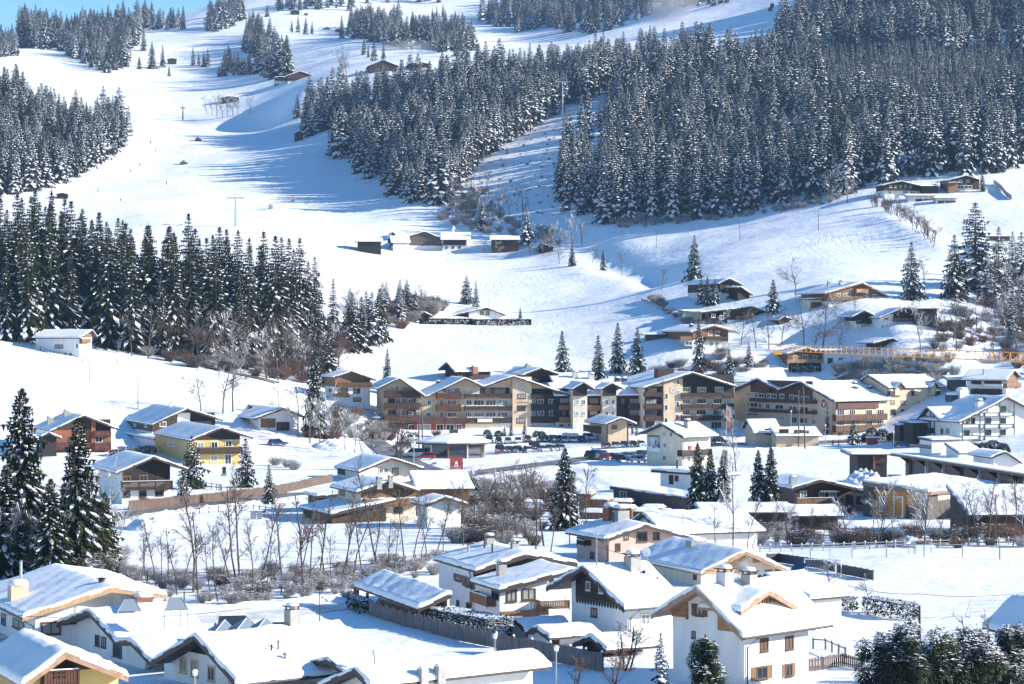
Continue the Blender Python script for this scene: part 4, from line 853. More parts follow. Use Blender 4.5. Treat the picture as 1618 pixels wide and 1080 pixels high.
# ---------------------------------------------------------------- houses of the near bank
r = House('wooden chalet gable with a carved red balcony, cut by the bottom left corner', name='chalet')
b = Block(r, '5', 190, 150, -420, 720, 'R', 25, L=9, prof= [(130, 1085), (400, 890), (780, 1032)], og=1.6, wall='stucco_yellow', edge='roof_edge_light', snow=.5)
b.clad(1010, 'wood_brown'); b.balc('g', 275, 480, 1000, 1075, 'wood_red', 1.3)
a0, z0, a1, z1 = b.rect('g', (330, 1020, 400, 1050), 1.36); B = MB()
for i in range(3):
    for j in range(2): B.box(a0 + i * .33, -1.37, z0 + .1 + j * .28, a0 + .2 + i * .33, -1.352, z0 + .24 + j * .28)
b.part('carving', B, 'wood_dark')
r = House('large white house with pale timber verge boards and a cream chimney at the left edge')
b = Block(r, '5', 215, 200, -260, 985, 'R', 24, L=18, prof= [(135, 672), (680, 495), (1012, 534)], og=1.5, wall='stucco_white', edge='wood_light', snow=.4)
b.wins('s', [(12, 655, 34, 715), (82, 680, 147, 755)]); b.win('g', (257, 712, 362, 770), pane='curtain'); b.panel('g', (458, 560, 690, 650), 'stucco_grey', 'wall_panel')
b.chim(110, 560, 1.5, 1.2, 'stucco_cream', cap=False); b.pipe(128, 500, 2.4, .12, mt='galvanised'); b.pipe(618, 462, .3, .28); b.chim(868, 605, 1.4, .8, 'brick', cap=False); b.gutter()
r = House('white house with a dark asymmetrical gable behind the black gabled house at the bottom')
b = Block(r, '5', 885, 190, 403, 1330, 'L', 35, [(345, 712), (540, 630), (710, 820), (800, 818), (920, 944)], og=1.2, wall='stucco_white', snow=.4)
b.wins('g', [(584, 785, 604, 845), (621, 797, 643, 855), (694, 825, 738, 913)], fm='window_brown'); b.pipe(680, 590, 1.6, .05, mt='metal_grey'); b.gutter()
for i in range(3): b.panel('g', (420 + i * 18, 700, 430 + i * 18, 716), 'roof_edge', 'bracket', .5)
r = House('white house with a steep black verge gable and a broad snow roof at the bottom')
b = Block(r, '5', 1385, 178, 1000, 2110, 'L', 38, [(918, 944), (1187, 782), (1445, 1078)], og=1.7, wall='stucco_white', snow=.42)
b.clad(930, 'wood_dark', side=False, x0=1130, x1=1300); b.wins('g', [(1099, 922, 1135, 1008), (1167, 938, 1203, 1033), (1270, 972, 1306, 1060)], fm='stucco_cream')
b.chim(238, 722, .9, 1.2, 'concrete', fr='6'); b.pipe(112, 890, .5, .07, '6'); b.pipe(152, 880, .7, .06, '6'); b.pipe(193, 940, .5, .12, '6', 'metal_grey'); b.gutter()
b2 = Block(r, '6', 660, 176, 540, 745, 'L', 38, lprof=[(-.6, 3.6), (3, 4.4), (6.4, 3.3)], W=5.8, L=4, zb=-1.8, snow=.3)
r = House('low white house cut by the bottom edge with two stone chimneys on its snow roof')
b = Block(r, '6', 740, 168, 400, 1700, 'L', 38, [(395, 1090), (615, 990), (720, 1092)], og=1.3, wall='stucco_white', snow=.42)
b.clad(1060, 'wood_dark', side=False); b.chim(1032, 1050, .62, .75, 'concrete', cap=False); b.chim(1135, 1035, .62, .75, 'concrete', cap=False)
B = MB(); B.box(b.W + .3, 3.0, b.rz(b.W + .3) + .2, b.W + .62, b.L - 1, b.rz(b.W + .3) + .32)
# group around the wooden carport
r = House('tall white house with brown shutters and a dark gable behind the carport')
b = Block(r, '6', 1340, 228, 1130, 1830, 'R', 20, [(1350, 388), (1671, 290), (1973, 345)], og=1.2, wall='stucco_white', snow=.45)
b.clad(500, 'wood_dark', side=False); b.wins('s', [(1236, 415, 1260, 450), (1296, 432, 1338, 492)], shut='window_brown'); b.win('s', (1241, 572, 1254, 608)); b.win('s', (1302, 588, 1328, 648), name='door', pane='wood_dark')
b.pipe(1310, 285, .8, .12, mt='metal_grey'); b.pipe(1408, 262, 1.6, .09); b.pipe(1455, 290, .9, .08); b.chim(1438, 235, .8, .7, 'concrete'); b.chim(1592, 262, .7, .6, 'concrete'); b.gutter()
b2 = Block(r, '6', 1500, 220, 1352, 1800, 'R', 20, [(1497, 503), (1945, 382)], og=1.1, wall='stucco_white', snow=.4, ob=.2)
b2.wins('s', [(1457, 508, 1497, 562)]); b2.wins('g', [(1548, 512, 1598, 572), (1643, 508, 1712, 562)]); b2.balc('s', 1320, 1422, 515, 600, 'wood_tan', .9); b2.balc('g', 1748, 1925, 575, 610, 'wood_tan', 1.2)
b2.panel('g', (1500, 640, 1790, 655), 'wood_tan', 'beam', .4); b2.win('g', (1520, 668, 1545, 700)); b2.chim(1512, 425, .8, 1.1, 'concrete'); b2.wins('g', [(1650, 670, 1735, 720)], name='door', pane='stucco_grey')
r = House('open timber carport with a rounded snow roof beside the tall white house', 'carport')
b = Block(r, '6', 985, 216, 636, 1195, 'R', 20, [(1003, 620), (1207, 530)], og=.8, wall='wood_tan', snow=.55, nowall=True, ob=1.2)
B = MB()
for i in range(int(b.L * .62 / .25)): B.box(-.06 + (i % 2) * .02, .25 * i, -.2, 0.02 + (i % 2) * .02, .25 * i + .235, b.rz(0) - .3)
B.box(0, 0, -.2, b.W * .55, .08, b.rz(0) - .3); b.part('board_wall', B, 'wood_tan')
for y in (b.L * .82, b.L, b.L + .9):
    B = MB(); B.box(-.12, y - .12, -.5, .12, y + .12, b.rz(0) - .25); b.part('post', B, 'wood_tan')
B = MB(); B.box(b.W - .2, 0, -.3, b.W, b.L, b.rz(b.W) - .3); b.part('back_wall', B, 'stucco_white')
r = House('white house with dark brown scalloped boards in its gable, next to the big white house')
b = Block(r, '7', 738, 208, 397, 1012, 'L', 33, [(245, 493), (465, 365), (718, 622)], og=1.4, wall='stucco_white', snow=.42)
b.clad(600, 'wood_dark', side=False, x0=425); b.wins('g', [(490, 458, 511, 508), (568, 482, 589, 525)], fm='window_white'); b.win('g', (520, 620, 550, 668)); b.win('s', (822, 660, 870, 710), fm='window_white')
a0, z0, a1, z1 = b.rect('g', (425, 598, 700, 602)); B = MB(); n = 18
for i in range(n):
    x = a0 + (b.W - .1 - a0) * (i + .5) / n; w_ = (b.W - a0) / n * .36; B.prism([(x - w_, z1 + .1), (x + w_, z1 + .1), (x + w_ * .8, z1 - .25), (x, z1 - .42), (x - w_ * .8, z1 - .25)], -.075, -.01)
b.part('scalloped_edge', B, 'wood_dark'); b.chim(768, 388, 1.1, 1.2, 'concrete'); b.pipe(838, 420, .35, .13); b.pipe(803, 395, .5, .1); b.pipe(922, 455, .3, .05); b.pipe(550, 368, 3.0, .05, mt='metal_grey'); b.gutter()
r = House('big white house with orange brown shutters and pale timber gable boards at the bottom right')
b = Block(r, '7', 1448, 180, 1015, 1838, 'L', 45, [(883, 657), (1155, 490), (1442, 792)], og=1.6, wall='stucco_white', edge='roof_edge_light', snow=.45, ob=1.4)
b.clad(715, 'wood_board', side=False, x0=1008, x1=1108); b.clad(770, 'wood_board', side=False, x0=1288)
b.win('g', (1156, 600, 1198, 662), shut='window_brown'); b.wins('s', [(1548, 812, 1588, 872), (1702, 800, 1742, 860)], shut=None, pane='window_brown'); b.wins('s', [(1525, 985, 1582, 1040), (1700, 966, 1735, 1026)], shut='wood_tan')
b.win('g', (1098, 615, 1107, 680)); b.chim(1330, 478, .95, 1.0, 'stucco_grey'); b.chim(1478, 500, .9, 1.1, 'concrete'); b.gutter(); b.wins('g', [(1132, 760, 1150, 800)])
k = b.Tw.to_3x3() @ Vector((0, 1, 0)); 
xd = b.roofhit(1470, 632).x; pd = b.Tw @ b.onp(1452, 632, 0, xd)
b3 = Block(r, '7', 1452, pd.y, 1440, 1740, 'R', 45, [(1425, 634), (1598, 507), (1768, 607)], og=.7, wall='wood_board', edge='roof_edge_light', L=3.2, snow=.36, bot=-.6, zb=pd.z, ob=.2)
b3.wins('g', [(1560, 570, 1580, 610), (1605, 565, 1625, 612), (1520, 590, 1540, 612)]); 
r = House('pink house under a wide white roof behind the near houses')
b = Block(r, '7', 625, 277, 430, 1115, 'R', 25, [(600, 197), (848, 110), (1225, 215)], og=1.2, wall='stucco_pink', snow=.42)
b.wins('g', [(719, 168, 741, 198), (798, 162, 852, 210), (897, 163, 928, 198), (667, 228, 691, 266)]); b.win('s', (514, 278, 533, 325)); b.balc('s', 430, 475, 200, 230, 'wood_dark', .9); b.panel('s', (430, 185, 475, 200), 'wood_dark', 'dark_recess_panel')
b.chim(640, 80, 1.6, 1.3, 'brick'); b.chim(697, 85, 1.5, 1.2, 'concrete'); b.pipe(652, 105, 1.2, .12); b.gutter(); b.pipe(1075, 185, 2.6, .05, mt='metal_grey')
r = House('broad snow covered roof behind the pink house')
b = Block(r, '7', 970, 292, 720, 1150, 'L', 22, lprof=[(-1, 2.4), (4, 4.3), (10, 2.1)], W=9, L=12.5, snow=.36, og=.8)
r = House('long house with a bluish snow roof and a pale wood gable beside the pink house')
b = Block(r, '7', 1185, 250, 800, 1683, 'R', 22, [(1180, 405), (1458, 269), (1730, 392)], og=1.2, wall='stucco_pale', edge='roof_edge_light', snow=.38)
b.clad(412, 'wood_light', side=False, x1=1455); b.wins('g', [(1578, 392, 1612, 430), (1571, 392, 1572, 393)][:1]); b.win('g', (1640, 392, 1690, 432)); b.win('g', (1480, 392, 1520, 430)); b.win('s', (1142, 415, 1158, 440))
b.chim(1145, 235, 1.4, .5, 'concrete', cap=False); b.panel('g', (1500, 318, 1545, 340), 'wood_board', 'gable_board')
r = House('white garage with a small snowy gable behind the plank fence', 'garage')
b = Block(r, '7', 258, 204, 135, 490, 'L', 30, [(115, 765), (180, 730), (265, 797)], og=.7, wall='stucco_white', snow=.35); b.win('s', (275, 800, 316, 850), name='door', pane='wood_dark')
r = House('left of the two small white garages behind the plank fence', 'garage')
b = Block(r, '7', 125, 210, 20, 330, 'L', 30, [(-20, 712), (65, 690), (135, 770)], og=.7, wall='stucco_white', snow=.35)
r = House('low dark timber shed before the white house with scalloped boards', 'shed')
b = Block(r, '7', 588, 198, 465, 830, 'L', 32, [(405, 836), (510, 788), (612, 870)], og=.8, wall='wood_dark', edge='wood_brown', snow=.4); b.panel('g', (470, 870, 585, 910), 'wood_brown', 'railing', .3)
r = House('low white building with a snow roof and solar panels behind the big white house')
b = Block(r, '8', 350, 214, 250, 505, 'L', 35, W=11, lprof=[(-.8, 3.2), (5.5, 4.6), (11.6, 3.0)], snow=.35, ob=.5)
B = MB(); B.quad((3, 4, 4.5), (4.6, 4, 4.5), (4.6, 4.9, 5.2), (3, 4.9, 5.2)); b.part('solar_panel', B, 'solar'); B = MB(); B.tube([(3.8, 4.9, 4.0), (3.8, 4.9, 5.2)], .05); b.part('panel_stand', B, 'metal_grey')
r = House('corner of a bluish snow roof at the right edge beside the evergreens')
b = Block(r, '8', 1700, 190, 1440, 2050, 'R', 22, [(1690, 800), (1900, 590), (2110, 790)], og=1.0, wall='stucco_white', snow=.4)
# solar panels on stands behind the left houses
for i, (x, y, l) in enumerate([(800, 570, 'tilted solar collector behind the large white house'), (1085, 560, 'tilted solar collector right of the large white house gable')]):
    u, v = FR['5'](x, y); D = 196 - i * 4; q = pp(u, v + 6, D); e = empty('solar_collector', q, R(20)); e.scale = (.85,) * 3; tag(e, l, 'solar panel')
    B = MB(); B.quad((-1.3, 0, -.7), (.9, 0, -.7), (.5, 1.2, .35), (-.5, 1.2, .35)); B.quad((-1.3, .05, -.75), (.9, .05, -.75), (.5, 1.25, .3), (-.5, 1.25, .3)); B.build('panel', 'glass_pale', e)
    B = MB(); B.tube([(.92, 0, -.7), (.52, 1.2, .37), (.5, 1.3, -2.6)], .05, 4); B.tube([(-1.32, 0, -.7), (-.52, 1.2, .37), (-.5, 1.3, -2.6)], .05, 4); B.tube([(.9, 0, -.7), (.9, 0, -2.6)], .05, 4); B.tube([(-1.3, 0, -.7), (-1.3, 0, -2.6)], .05, 4); B.build('stand', 'galvanised', e)
for i, (x, y, l) in enumerate([(1350, 735, 'left one of three glass skylight pyramids between the roofs'), (1480, 725, 'middle one of three glass skylight pyramids between the roofs'), (1600, 722, 'right one of three glass skylight pyramids between the roofs')]):
    u, v = FR['5'](x, y); q = pp(u, v + 4, 190); e = empty('skylight', q, R(30)); e.scale = (.7, .7, .7); tag(e, l, 'skylight'); B = MB()
    B.tri((-1.2, -1, 0), (1.2, -1, 0), (0.4, 0, 1.1)); B.tri((1.2, -1, 0), (1.2, 1, 0), (0.4, 0, 1.1)); B.tri((1.2, 1, 0), (-1.2, 1, 0), (.4, 0, 1.1)); B.tri((-1.2, 1, 0), (-1.2, -1, 0), (.4, 0, 1.1)); B.build('glass', 'glass_pale', e)
    B = MB(); [B.tube([(a_, c_, 0), (.4, 0, 1.12)], .05, 4) for a_, c_ in ((-1.2, -1), (1.2, -1), (1.2, 1), (-1.2, 1))]; B.box(-1.25, -1.05, -2.8, 1.25, 1.05, -.005); B.build('frame', 'window_white', e)
# ---------------------------------------------------------------- left village
r = House('white chalet with dark brown boards and a long carved balcony behind the brown fence', name='chalet')
b = Block(r, 'A', 745, 368, 600, 1035, 'R', 22, [(708, 835), (935, 736), (1145, 812)], og=1.6, snow=.34)
b.clad(893, 'wood_dark', side=False); b.wins('g', [(752, 858, 793, 893), (852, 852, 895, 888)], fm='wood_tan'); b.win('g', (962, 842, 988, 878), pane='curtain'); b.wins('g', [(752, 930, 788, 980), (948, 925, 993, 970)]); b.win('g', (850, 932, 887, 978), name='door')
b.balc('g', 745, 1050, 888, 930, 'wood_brown', 1.3, slats=True); b.panel('g', (850, 990, 905, 1010), 'wood_red', 'bench_wall', .5)
r = House('yellow house with a white trimmed window row and a full width balcony')
b = Block(r, 'A', 1155, 473, 943, 1460, 'R', 21, [(1158, 636), (1350, 557), (1540, 617)], og=1.6, wall='stucco_yellow', snow=.34)
b.clad(636, 'wood_dark', side=False); b.wins('g', [(1202, 652, 1238, 683), (1287, 648, 1323, 680), (1374, 642, 1409, 674), (1283, 732, 1321, 764)], fm='window_white'); b.win('g', (1370, 725, 1406, 780), fm='window_white', name='door'); b.wins('s', [(1022, 648, 1038, 670), (1048, 650, 1064, 672)], fm='window_white')
b.balc('g', 1212, 1474, 680, 712, 'wood_brown', 1.4)
r = House('brown boarded chalet with a white ground floor behind the yellow house', name='chalet')
b = Block(r, 'A', 925, 520, 752, 1310, 'R', 21, [(930, 541), (1140, 442), (1356, 511)], og=1.5, snow=.34)
b.clad(585, 'wood_brown'); b.wins('s', [(780, 588, 794, 612), (848, 592, 861, 618), (812, 538, 830, 551), (880, 542, 897, 555)], fm='window_white'); b.win('g', (975, 526, 1009, 551), fm='window_white'); b.panel('g', (1080, 470, 1156, 530), 'stucco_white', 'wall_panel', .1); b.panel('g', (1162, 470, 1305, 560), 'wood_dark', 'dark_recess_panel', .12)  # flat dark board on the gable, no hollow behind it
b.balc('g', 1170, 1290, 520, 545, 'wood_dark', 1.0); b.chim(1040, 432, .8, .5, 'stucco_grey', cap=False); b.pipe(1040, 428, 2.4, .05, mt='metal_grey')
b2 = Block(r, 'A', 945, 505, 780, 1000, 'R', 21, lprof=[(-.5, 2.5), (3, 2.7)], W=2.6, snow=.4)
r = House('orange chalet with brown balconies half hidden by the tall spruces', name='chalet')
b = Block(r, 'A', 325, 485, 235, 675, 'R', 21, [(307, 578), (510, 484), (722, 566)], og=1.4, wall='stucco_orange', snow=.34)
b.clad(575, 'wood_brown', side=False); b.panel('g', (575, 510, 672, 580), 'wood_dark', 'dark_recess_panel', .1); b.panel('g', (553, 515, 578, 700), 'stucco_orange', 'pillar', .6); b.win('g', (582, 615, 620, 648), fm='window_white'); b.win('g', (420, 620, 460, 660)); b.balc('g', 578, 675, 578, 610, 'wood_red', 1.1); b.balc('g', 578, 675, 650, 690, 'wood_red', 1.1); b.balc('g', 340, 550, 650, 690, 'wood_red', 1.1)  # dark board lies flat on the gable beside the pillar
b.chim(305, 535, 1.2, 1.3, 'concrete', cap=False); b.chim(408, 488, 1.3, 1.0, 'concrete', cap=False)
b2 = Block(r, 'A', 260, 478, 200, 345, 'R', 21, [(250, 610), (300, 588), (372, 622)], og=.8, wall='wood_dark', snow=.34)
r = House('white bungalow with a tan boarded wall and dark glazed corner')
b = Block(r, '2', 38, 545, -130, 272, 'R', 21, [(6, 505), (185, 441), (312, 493)], og=1.5, snow=.34)
b.panel('g', (45, 505, 137, 558), 'wood_tan', 'cladding', .06); b.win('g', (90, 530, 126, 555)); b.win('g', (145, 528, 218, 572), mull=3); b.win('s', (-85, 515, -68, 540)); b.chim(-20, 445, 1.0, .9, 'metal_dark', cap=False)
r = House('tall brown and white chalet with two balconies left of the hotel', name='chalet')
b = Block(r, '2', 498, None, 437, 712, 'R', 21, [(489, 251), (600, 214), (748, 268)], vb=400, og=1.5, snow=.34)
b.clad(310, 'wood_tan'); b.balc('g', 502, 722, 285, 308, 'wood_red', 1.3); b.balc('g', 490, 585, 350, 370, 'wood_brown', 1.0); b.wins('g', [(612, 324, 648, 348), (518, 320, 575, 345), (540, 265, 565, 284), (602, 263, 622, 284)]); b.win('g', (610, 378, 655, 398)); b.win('s', (460, 320, 480, 345), fm='window_white')
r = House('low house with a wide snowy roof at the road bend', name='bungalow')
b = Block(r, '2', 640, 425, 512, 990, 'R', 21, [(642, 826), (840, 742), (1040, 806)], og=1.5, wall='stucco_pale', edge='roof_edge', snow=.34)
b.wins('g', [(768, 808, 789, 834), (798, 808, 819, 834)], fm='window_white'); b.win('g', (850, 808, 880, 845), name='door'); b.panel('s', (515, 810, 560, 850), 'wood_dark', 'dark_recess_panel')
r = House('timber gabled house with leafless trees in front, below the road bend')
b = Block(r, '2', 655, 335, 515, 990, 'R', 21, [(628, 950), (830, 881), (1012, 940)], og=1.2, wall='stucco_pale', snow=.34)
b.clad(985, 'wood_tan', side=False); b.win('s', (530, 942, 556, 972)); b.wins('g', [(702, 952, 745, 980), (815, 942, 862, 990), (580 + 120, 1045, 730, 1070), (860, 1040, 905, 1075)]); b.balc('g', 690, 1010, 995, 1030, 'wood_tan', 1.2); b.chim(765, 900, .7, .6, 'concrete'); b.chim(835, 892, .6, .6, 'concrete')
b2 = Block(r, '2', 1000, 345, 900, 1095, 'L', 8, lprof=[(-2, 5.9), (8, 4.0)], W=7, L=7.5, wall='wood_tan', snow=.34, og=.4)
b3 = Block(r, '2', 480, 332, 305, 620, 'R', 24, lprof=[(-.6, 1.5), (9, 3.2)], W=8, snow=.4, wall='wood_brown')
b4 = Block(r, '2', 1060, 325, 1000, 1170, 'R', 21, lprof=[(-.8, 3.2), (2.4, 4.2), (5.5, 3.1)], W=4.8, snow=.34, wall='stucco_white')
r = House('flat snowy lean-to shed by the brown fence end', 'shed')
b = Block(r, '2', 400, 352, 310, 505, 'R', 20, lprof=[(-.6, 2.5), (7, 2.9)], W=6.4, L=6, snow=.4, wall='wood_brown')
r = House('white hut on the upper left meadow with an orange timber gable and balcony', 'hut')
b = Block(r, 'M1', 482, 600, 295, 560, 'R', 66, W=5.5, prof= [(487, 1014), (563, 964), (592, 1006)], zb=20.2, og=.8, snow=.34, edge='roof_edge', L=13)
b.clad(1012, 'wood_tan', side=False); b.win('s', (338, 1058, 382, 1076), fm='wood_tan', pane='curtain'); b.win('s', (466, 1054, 472, 1074))
b.balc('g', 500, 552, 1020, 1045, 'wood_tan', .8); b.wins('s', [(395, 1108, 405, 1116), (425, 1108, 434, 1116)], pane='metal_dark')
# ---------------------------------------------------------------- right hand hillside
def chalet(label, fr, uc, vb, uL, uR, prof, a=20, side='R', cladv=None, cm='wood_brown', balcs=(), wins=(), wall='stucco_white', name='chalet', **k):
    r = House(label, name=name, cat=k.pop('cat', 'house')); b = Block(r, fr, uc, None, uL, uR, side, a, prof, vb=vb, og=k.pop('og', 1.4), wall=wall, snow=.34, **k)
    if cladv: b.clad(cladv, cm)
    for x in balcs: b.balc('g', *x[:4], x[4] if len(x) > 4 else cm, 1.2)
    for x in wins: b.win('g', x, fm='window_white')
    return b
b = chalet('dark wide chalet above the white field, left of the pair on the wood edge', 'M4', 768, 162, 755, 985, [(750, 86), (875, 59), (1000, 92)], 12, cladv=118, cm='wood_dark', balcs=[(765, 985, 104, 116)],
           wins=[(800, 88, 812, 100), (830, 88, 842, 100), (860, 86, 872, 98), (890, 86, 902, 98), (920, 88, 932, 100), (880, 122, 910, 140), (925, 122, 950, 140), (790, 122, 810, 138)])
b2 = Block(b.root, 'M4', 1000, None, 985, 1080, 'L', 4, lprof=[(-.5, 4.2), (8, 3.2)], W=7, L=6.2, vb=140, wall='wood_dark', snow=.3)
r = House('long low white annexe in front of the dark wide chalet', 'outbuilding'); b = Block(r, 'M4', 915, None, 900, 1075, 'L', 3, lprof=[(-.5, 3.4), (7, 2.6)], W=6, vb=190, wall='stucco_white', snow=.4)
b.wins('s', [(960, 172, 1000, 186), (1010, 172, 1070, 190)], name='door', pane='wood_dark')
r = House('lower flat roofed garage right of the long annexe', 'garage'); b = Block(r, 'M4', 1085, None, 1078, 1205, 'L', 3, lprof=[(-.4, 2.8), (6.5, 2.3)], W=6, vb=200, wall='stucco_grey', snow=.3); b.wins('s', [(1095, 182, 1130, 197), (1140, 182, 1200, 198)], pane='metal_dark', name='door')
b = chalet('brown chalet with white framed windows at the upper right wood edge', 'M4', 1162, 133, 1150, 1345, [(1145, 58), (1265, 25), (1354, 52)], 12, cladv=110, cm='wood_brown', wins=[(1225, 55, 1242, 68), (1267, 55, 1284, 68), (1212, 88, 1250, 106), (1258, 88, 1300, 106), (1170, 100, 1190, 120)])
b2 = Block(b.root, 'M4', 1158, None, 1150, 1212, 'R', 12, lprof=[(-.4, 4.2), (4.4, 4.3)], W=4, L=5, vb=136, wall='wood_tan', snow=.3)
b = chalet('largest wooden chalet on the hillside, with two stepped gables', 'M4', 430, 830, 262, 795, [(405, 742), (635, 676), (822, 776)], 18, cladv=792, cm='wood_tan', balcs=[(432, 640, 762, 785, 'wood_tan'), (600, 668, 716, 736, 'wood_light')],
           wins=[(480, 745, 500, 762), (520, 745, 545, 762), (655, 742, 668, 765), (695, 752, 722, 770), (695, 798, 755, 815), (540, 740, 560, 760)], edge='roof_edge_light')
b.chim(430, 700, .9, 1.0, 'concrete'); b.chim(510, 690, 1.6, .6, 'stucco_grey'); b.pipe(610, 670, 1.6, .06)
r = House('open garage left of the largest wooden chalet', 'garage'); b = Block(r, 'M4', 310, None, 245, 415, 'R', 14, lprof=[(-.6, 3.1), (5, 3.3), (15.8, 3.1)], W=15, L=7, vb=842, wall='stucco_pale', snow=.34); b.win('g', (322, 800, 395, 838), name='door', pane='metal_dark')
b = chalet('white and brown double gabled chalet on the hillside', 'M4', 600, 962, 590, 738, [(568, 886), (648, 848), (745, 892)], 14, cladv=912, cm='wood_dark', balcs=[(604, 738, 906, 926)], wins=[(628, 938, 640, 958), (650, 938, 665, 958), (695, 938, 715, 952)])
b2 = Block(b.root, 'M4', 742, None, 735, 942, 'R', 10, [(738, 892), (892, 828), (975, 868)], vb=960, og=1.2, snow=.34); b2.clad(912, 'wood_brown', side=False, x0=822); b2.balc('g', 826, 940, 893, 912, 'wood_tan', 1.1)
b2.wins('g', [(768, 890, 792, 905), (752, 938, 765, 958), (775, 938, 790, 958), (835, 922, 868, 938), (890, 922, 915, 936)], fm='window_white')
b3 = Block(b.root, 'M4', 960, None, 950, 1088, 'L', 3, lprof=[(-.4, 5.0), (6.5, 4.8)], W=6, vb=940, wall='wood_dark', snow=.3)
b = chalet('small dark hut below the double gabled chalet', 'M4', 742, 1090, 720, 862, [(700, 1045), (820, 1015), (868, 1042)], 16, wall='wood_dark', name='hut')
b = chalet('low brown shed left of the double gabled chalet', 'M4', 128, 936, 45, 190, [(122, 906), (163, 883), (202, 902)], 20, wall='wood_brown', name='shed', og=.6)
r = House('red brown house behind the tall frosted spruce at the right edge'); b = Block(r, 'M4', 1405, None, 1395, 1532, 'L', 3, lprof=[(-.8, 5.4), (4, 7.0), (9.6, 5.2)], W=9, vb=490, snow=.4); b.panel('s', (1405, 396, 1530, 422), 'wood_red', 'cladding', .4); b.balc('s', 1405, 1530, 425, 445, 'window_white', 1.0); b.wins('s', [(1425, 465, 1440, 485), (1460, 465, 1475, 485), (1500, 465, 1512, 485)])
b = chalet('dark brown chalet behind the clipped conifers on the right meadow', 'M3', 1300, 788, 1105, 1425, [(1292, 684), (1358, 651), (1442, 692)], 20, cladv=735, cm='wood_dark', balcs=[(1320, 1420, 725, 740, 'wood_dark')], wins=[(1340, 698, 1355, 722), (1375, 698, 1388, 722), (1340, 760, 1355, 788), (1375, 755, 1392, 788)])
b2 = Block(b.root, 'M3', 1410, None, 1400, 1480, 'R', 20, [(1405, 706), (1425, 700), (1500, 752)], vb=790, L=7, og=.8, snow=.3, wall='wood_dark')
b = chalet('long brown chalet with a wide low roof below the dark chalet', 'M3', 1345, 928, 1185, 1600, [(1180, 858), (1500, 823), (1618, 870)], 16, wall='wood_brown', balcs=[(1400, 1530, 880, 900, 'wood_tan')], wins=[(1300, 880, 1320, 900), (1250, 870, 1270, 890)])
b.panel('g', (1345, 905, 1600, 945), 'stucco_white', 'plinth', .1)
r = House('white garage block left of the long brown chalet', 'garage'); b = Block(r, 'M3', 1090, None, 1080, 1190, 'L', 4, lprof=[(-.4, 3.6), (8, 3.4)], W=7, vb=920, snow=.4)
b = chalet('light brown wooden chalet with a glazed balcony front above the hotel', 'M3', 1135, 1085, 950, 1350, [(1122, 976), (1265, 936), (1412, 978)], 18, cladv=1028, cm='wood_tan', balcs=[(1215, 1350, 1008, 1030, 'wood_brown'), (1060, 1130, 1005, 1028, 'wood_tan')], wins=[(1230, 975, 1250, 1000), (1275, 975, 1295, 1000), (1240, 1040, 1256, 1065), (1275, 1040, 1290, 1065), (1090, 1038, 1130, 1058)], edge='roof_edge_light')
b.chim(1125, 950, .9, .8, 'metal_dark', cap=False)
r = House('low timber lean-to left of the light brown chalet', 'shed'); b = Block(r, 'M3', 850, None, 840, 955, 'L', 4, lprof=[(-.3, 2.2), (4, 2)], W=3, vb=1035, wall='wood_grey', snow=.3)
b = chalet('small wooden chalet with a pale balcony just above the right hotel', '4', 182, 195, 135, 395, [(175, 108), (300, 70), (416, 112)], 14, cladv=180, cm='wood_tan', balcs=[(180, 395, 143, 168, 'wood_light')], wins=[(215, 122, 235, 142), (270, 118, 300, 142), (335, 122, 355, 142)], edge='roof_edge_light')
r = House('row of low white garages right of the small wooden chalet', 'garage'); b = Block(r, '4', 402, None, 395, 640, 'L', 3, lprof=[(-.4, 4.3), (7, 4.0)], W=6.5, vb=178, snow=.34); b.wins('s', [(425, 138, 452, 168), (492, 140, 520, 170), (548, 140, 585, 172)], pane='metal_dark', name='door')
r = House('farmhouse with a long white roof and terrace above the white and green hotel', 'farmhouse')
b = Block(r, 'd', 1450, None, 1075, 1562, 'R', 60, [(1452, 182), (1530, 82), (1592, 150)], vb=315, og=.8, snow=.38); b.clad(215, 'wood_tan', side=False)
b.panel('s', (1135, 175, 1215, 222), 'wood_brown', 'cladding', .08); b.balc('s', 1240, 1412, 217, 245, 'stucco_white', 1.2); b.wins('s', [(1120, 185, 1135, 210), (1245, 190, 1400, 214)], pane='wood_red', mull=4); b.panel('s', (1120, 262, 1410, 320), 'wood_dark', 'terrace_wall', .5); b.balc('g', 1455, 1590, 215, 240, 'wood_tan', 1.0); b.pipe(1235, 130, 1.4, .2, mt='concrete')
r = House('blue shaded shed left of the farmhouse at the right edge', 'shed'); b = Block(r, 'd', 935, None, 930, 1070, 'L', 4, lprof=[(-.3, 4.2), (5.8, 3.4)], W=5, vb=302, wall='wood_grey', snow=.34)
r = House('white snow roof behind the left gable of the right hotel'); b = Block(r, 'c', 300, 650, 290, 790, 'L', 4, lprof=[(-1, 10.0), (8, 6.6)], W=7, zb=6, snow=.4, wall='stucco_white')
b = chalet('low brown gable behind the logo wing of the right hotel', 'c', 1275, 200, 1200, 1545, [(1255, 166), (1400, 104), (1562, 160)], 10, wall='wood_brown', name='shed', edge='roof_edge_light', og=.8)
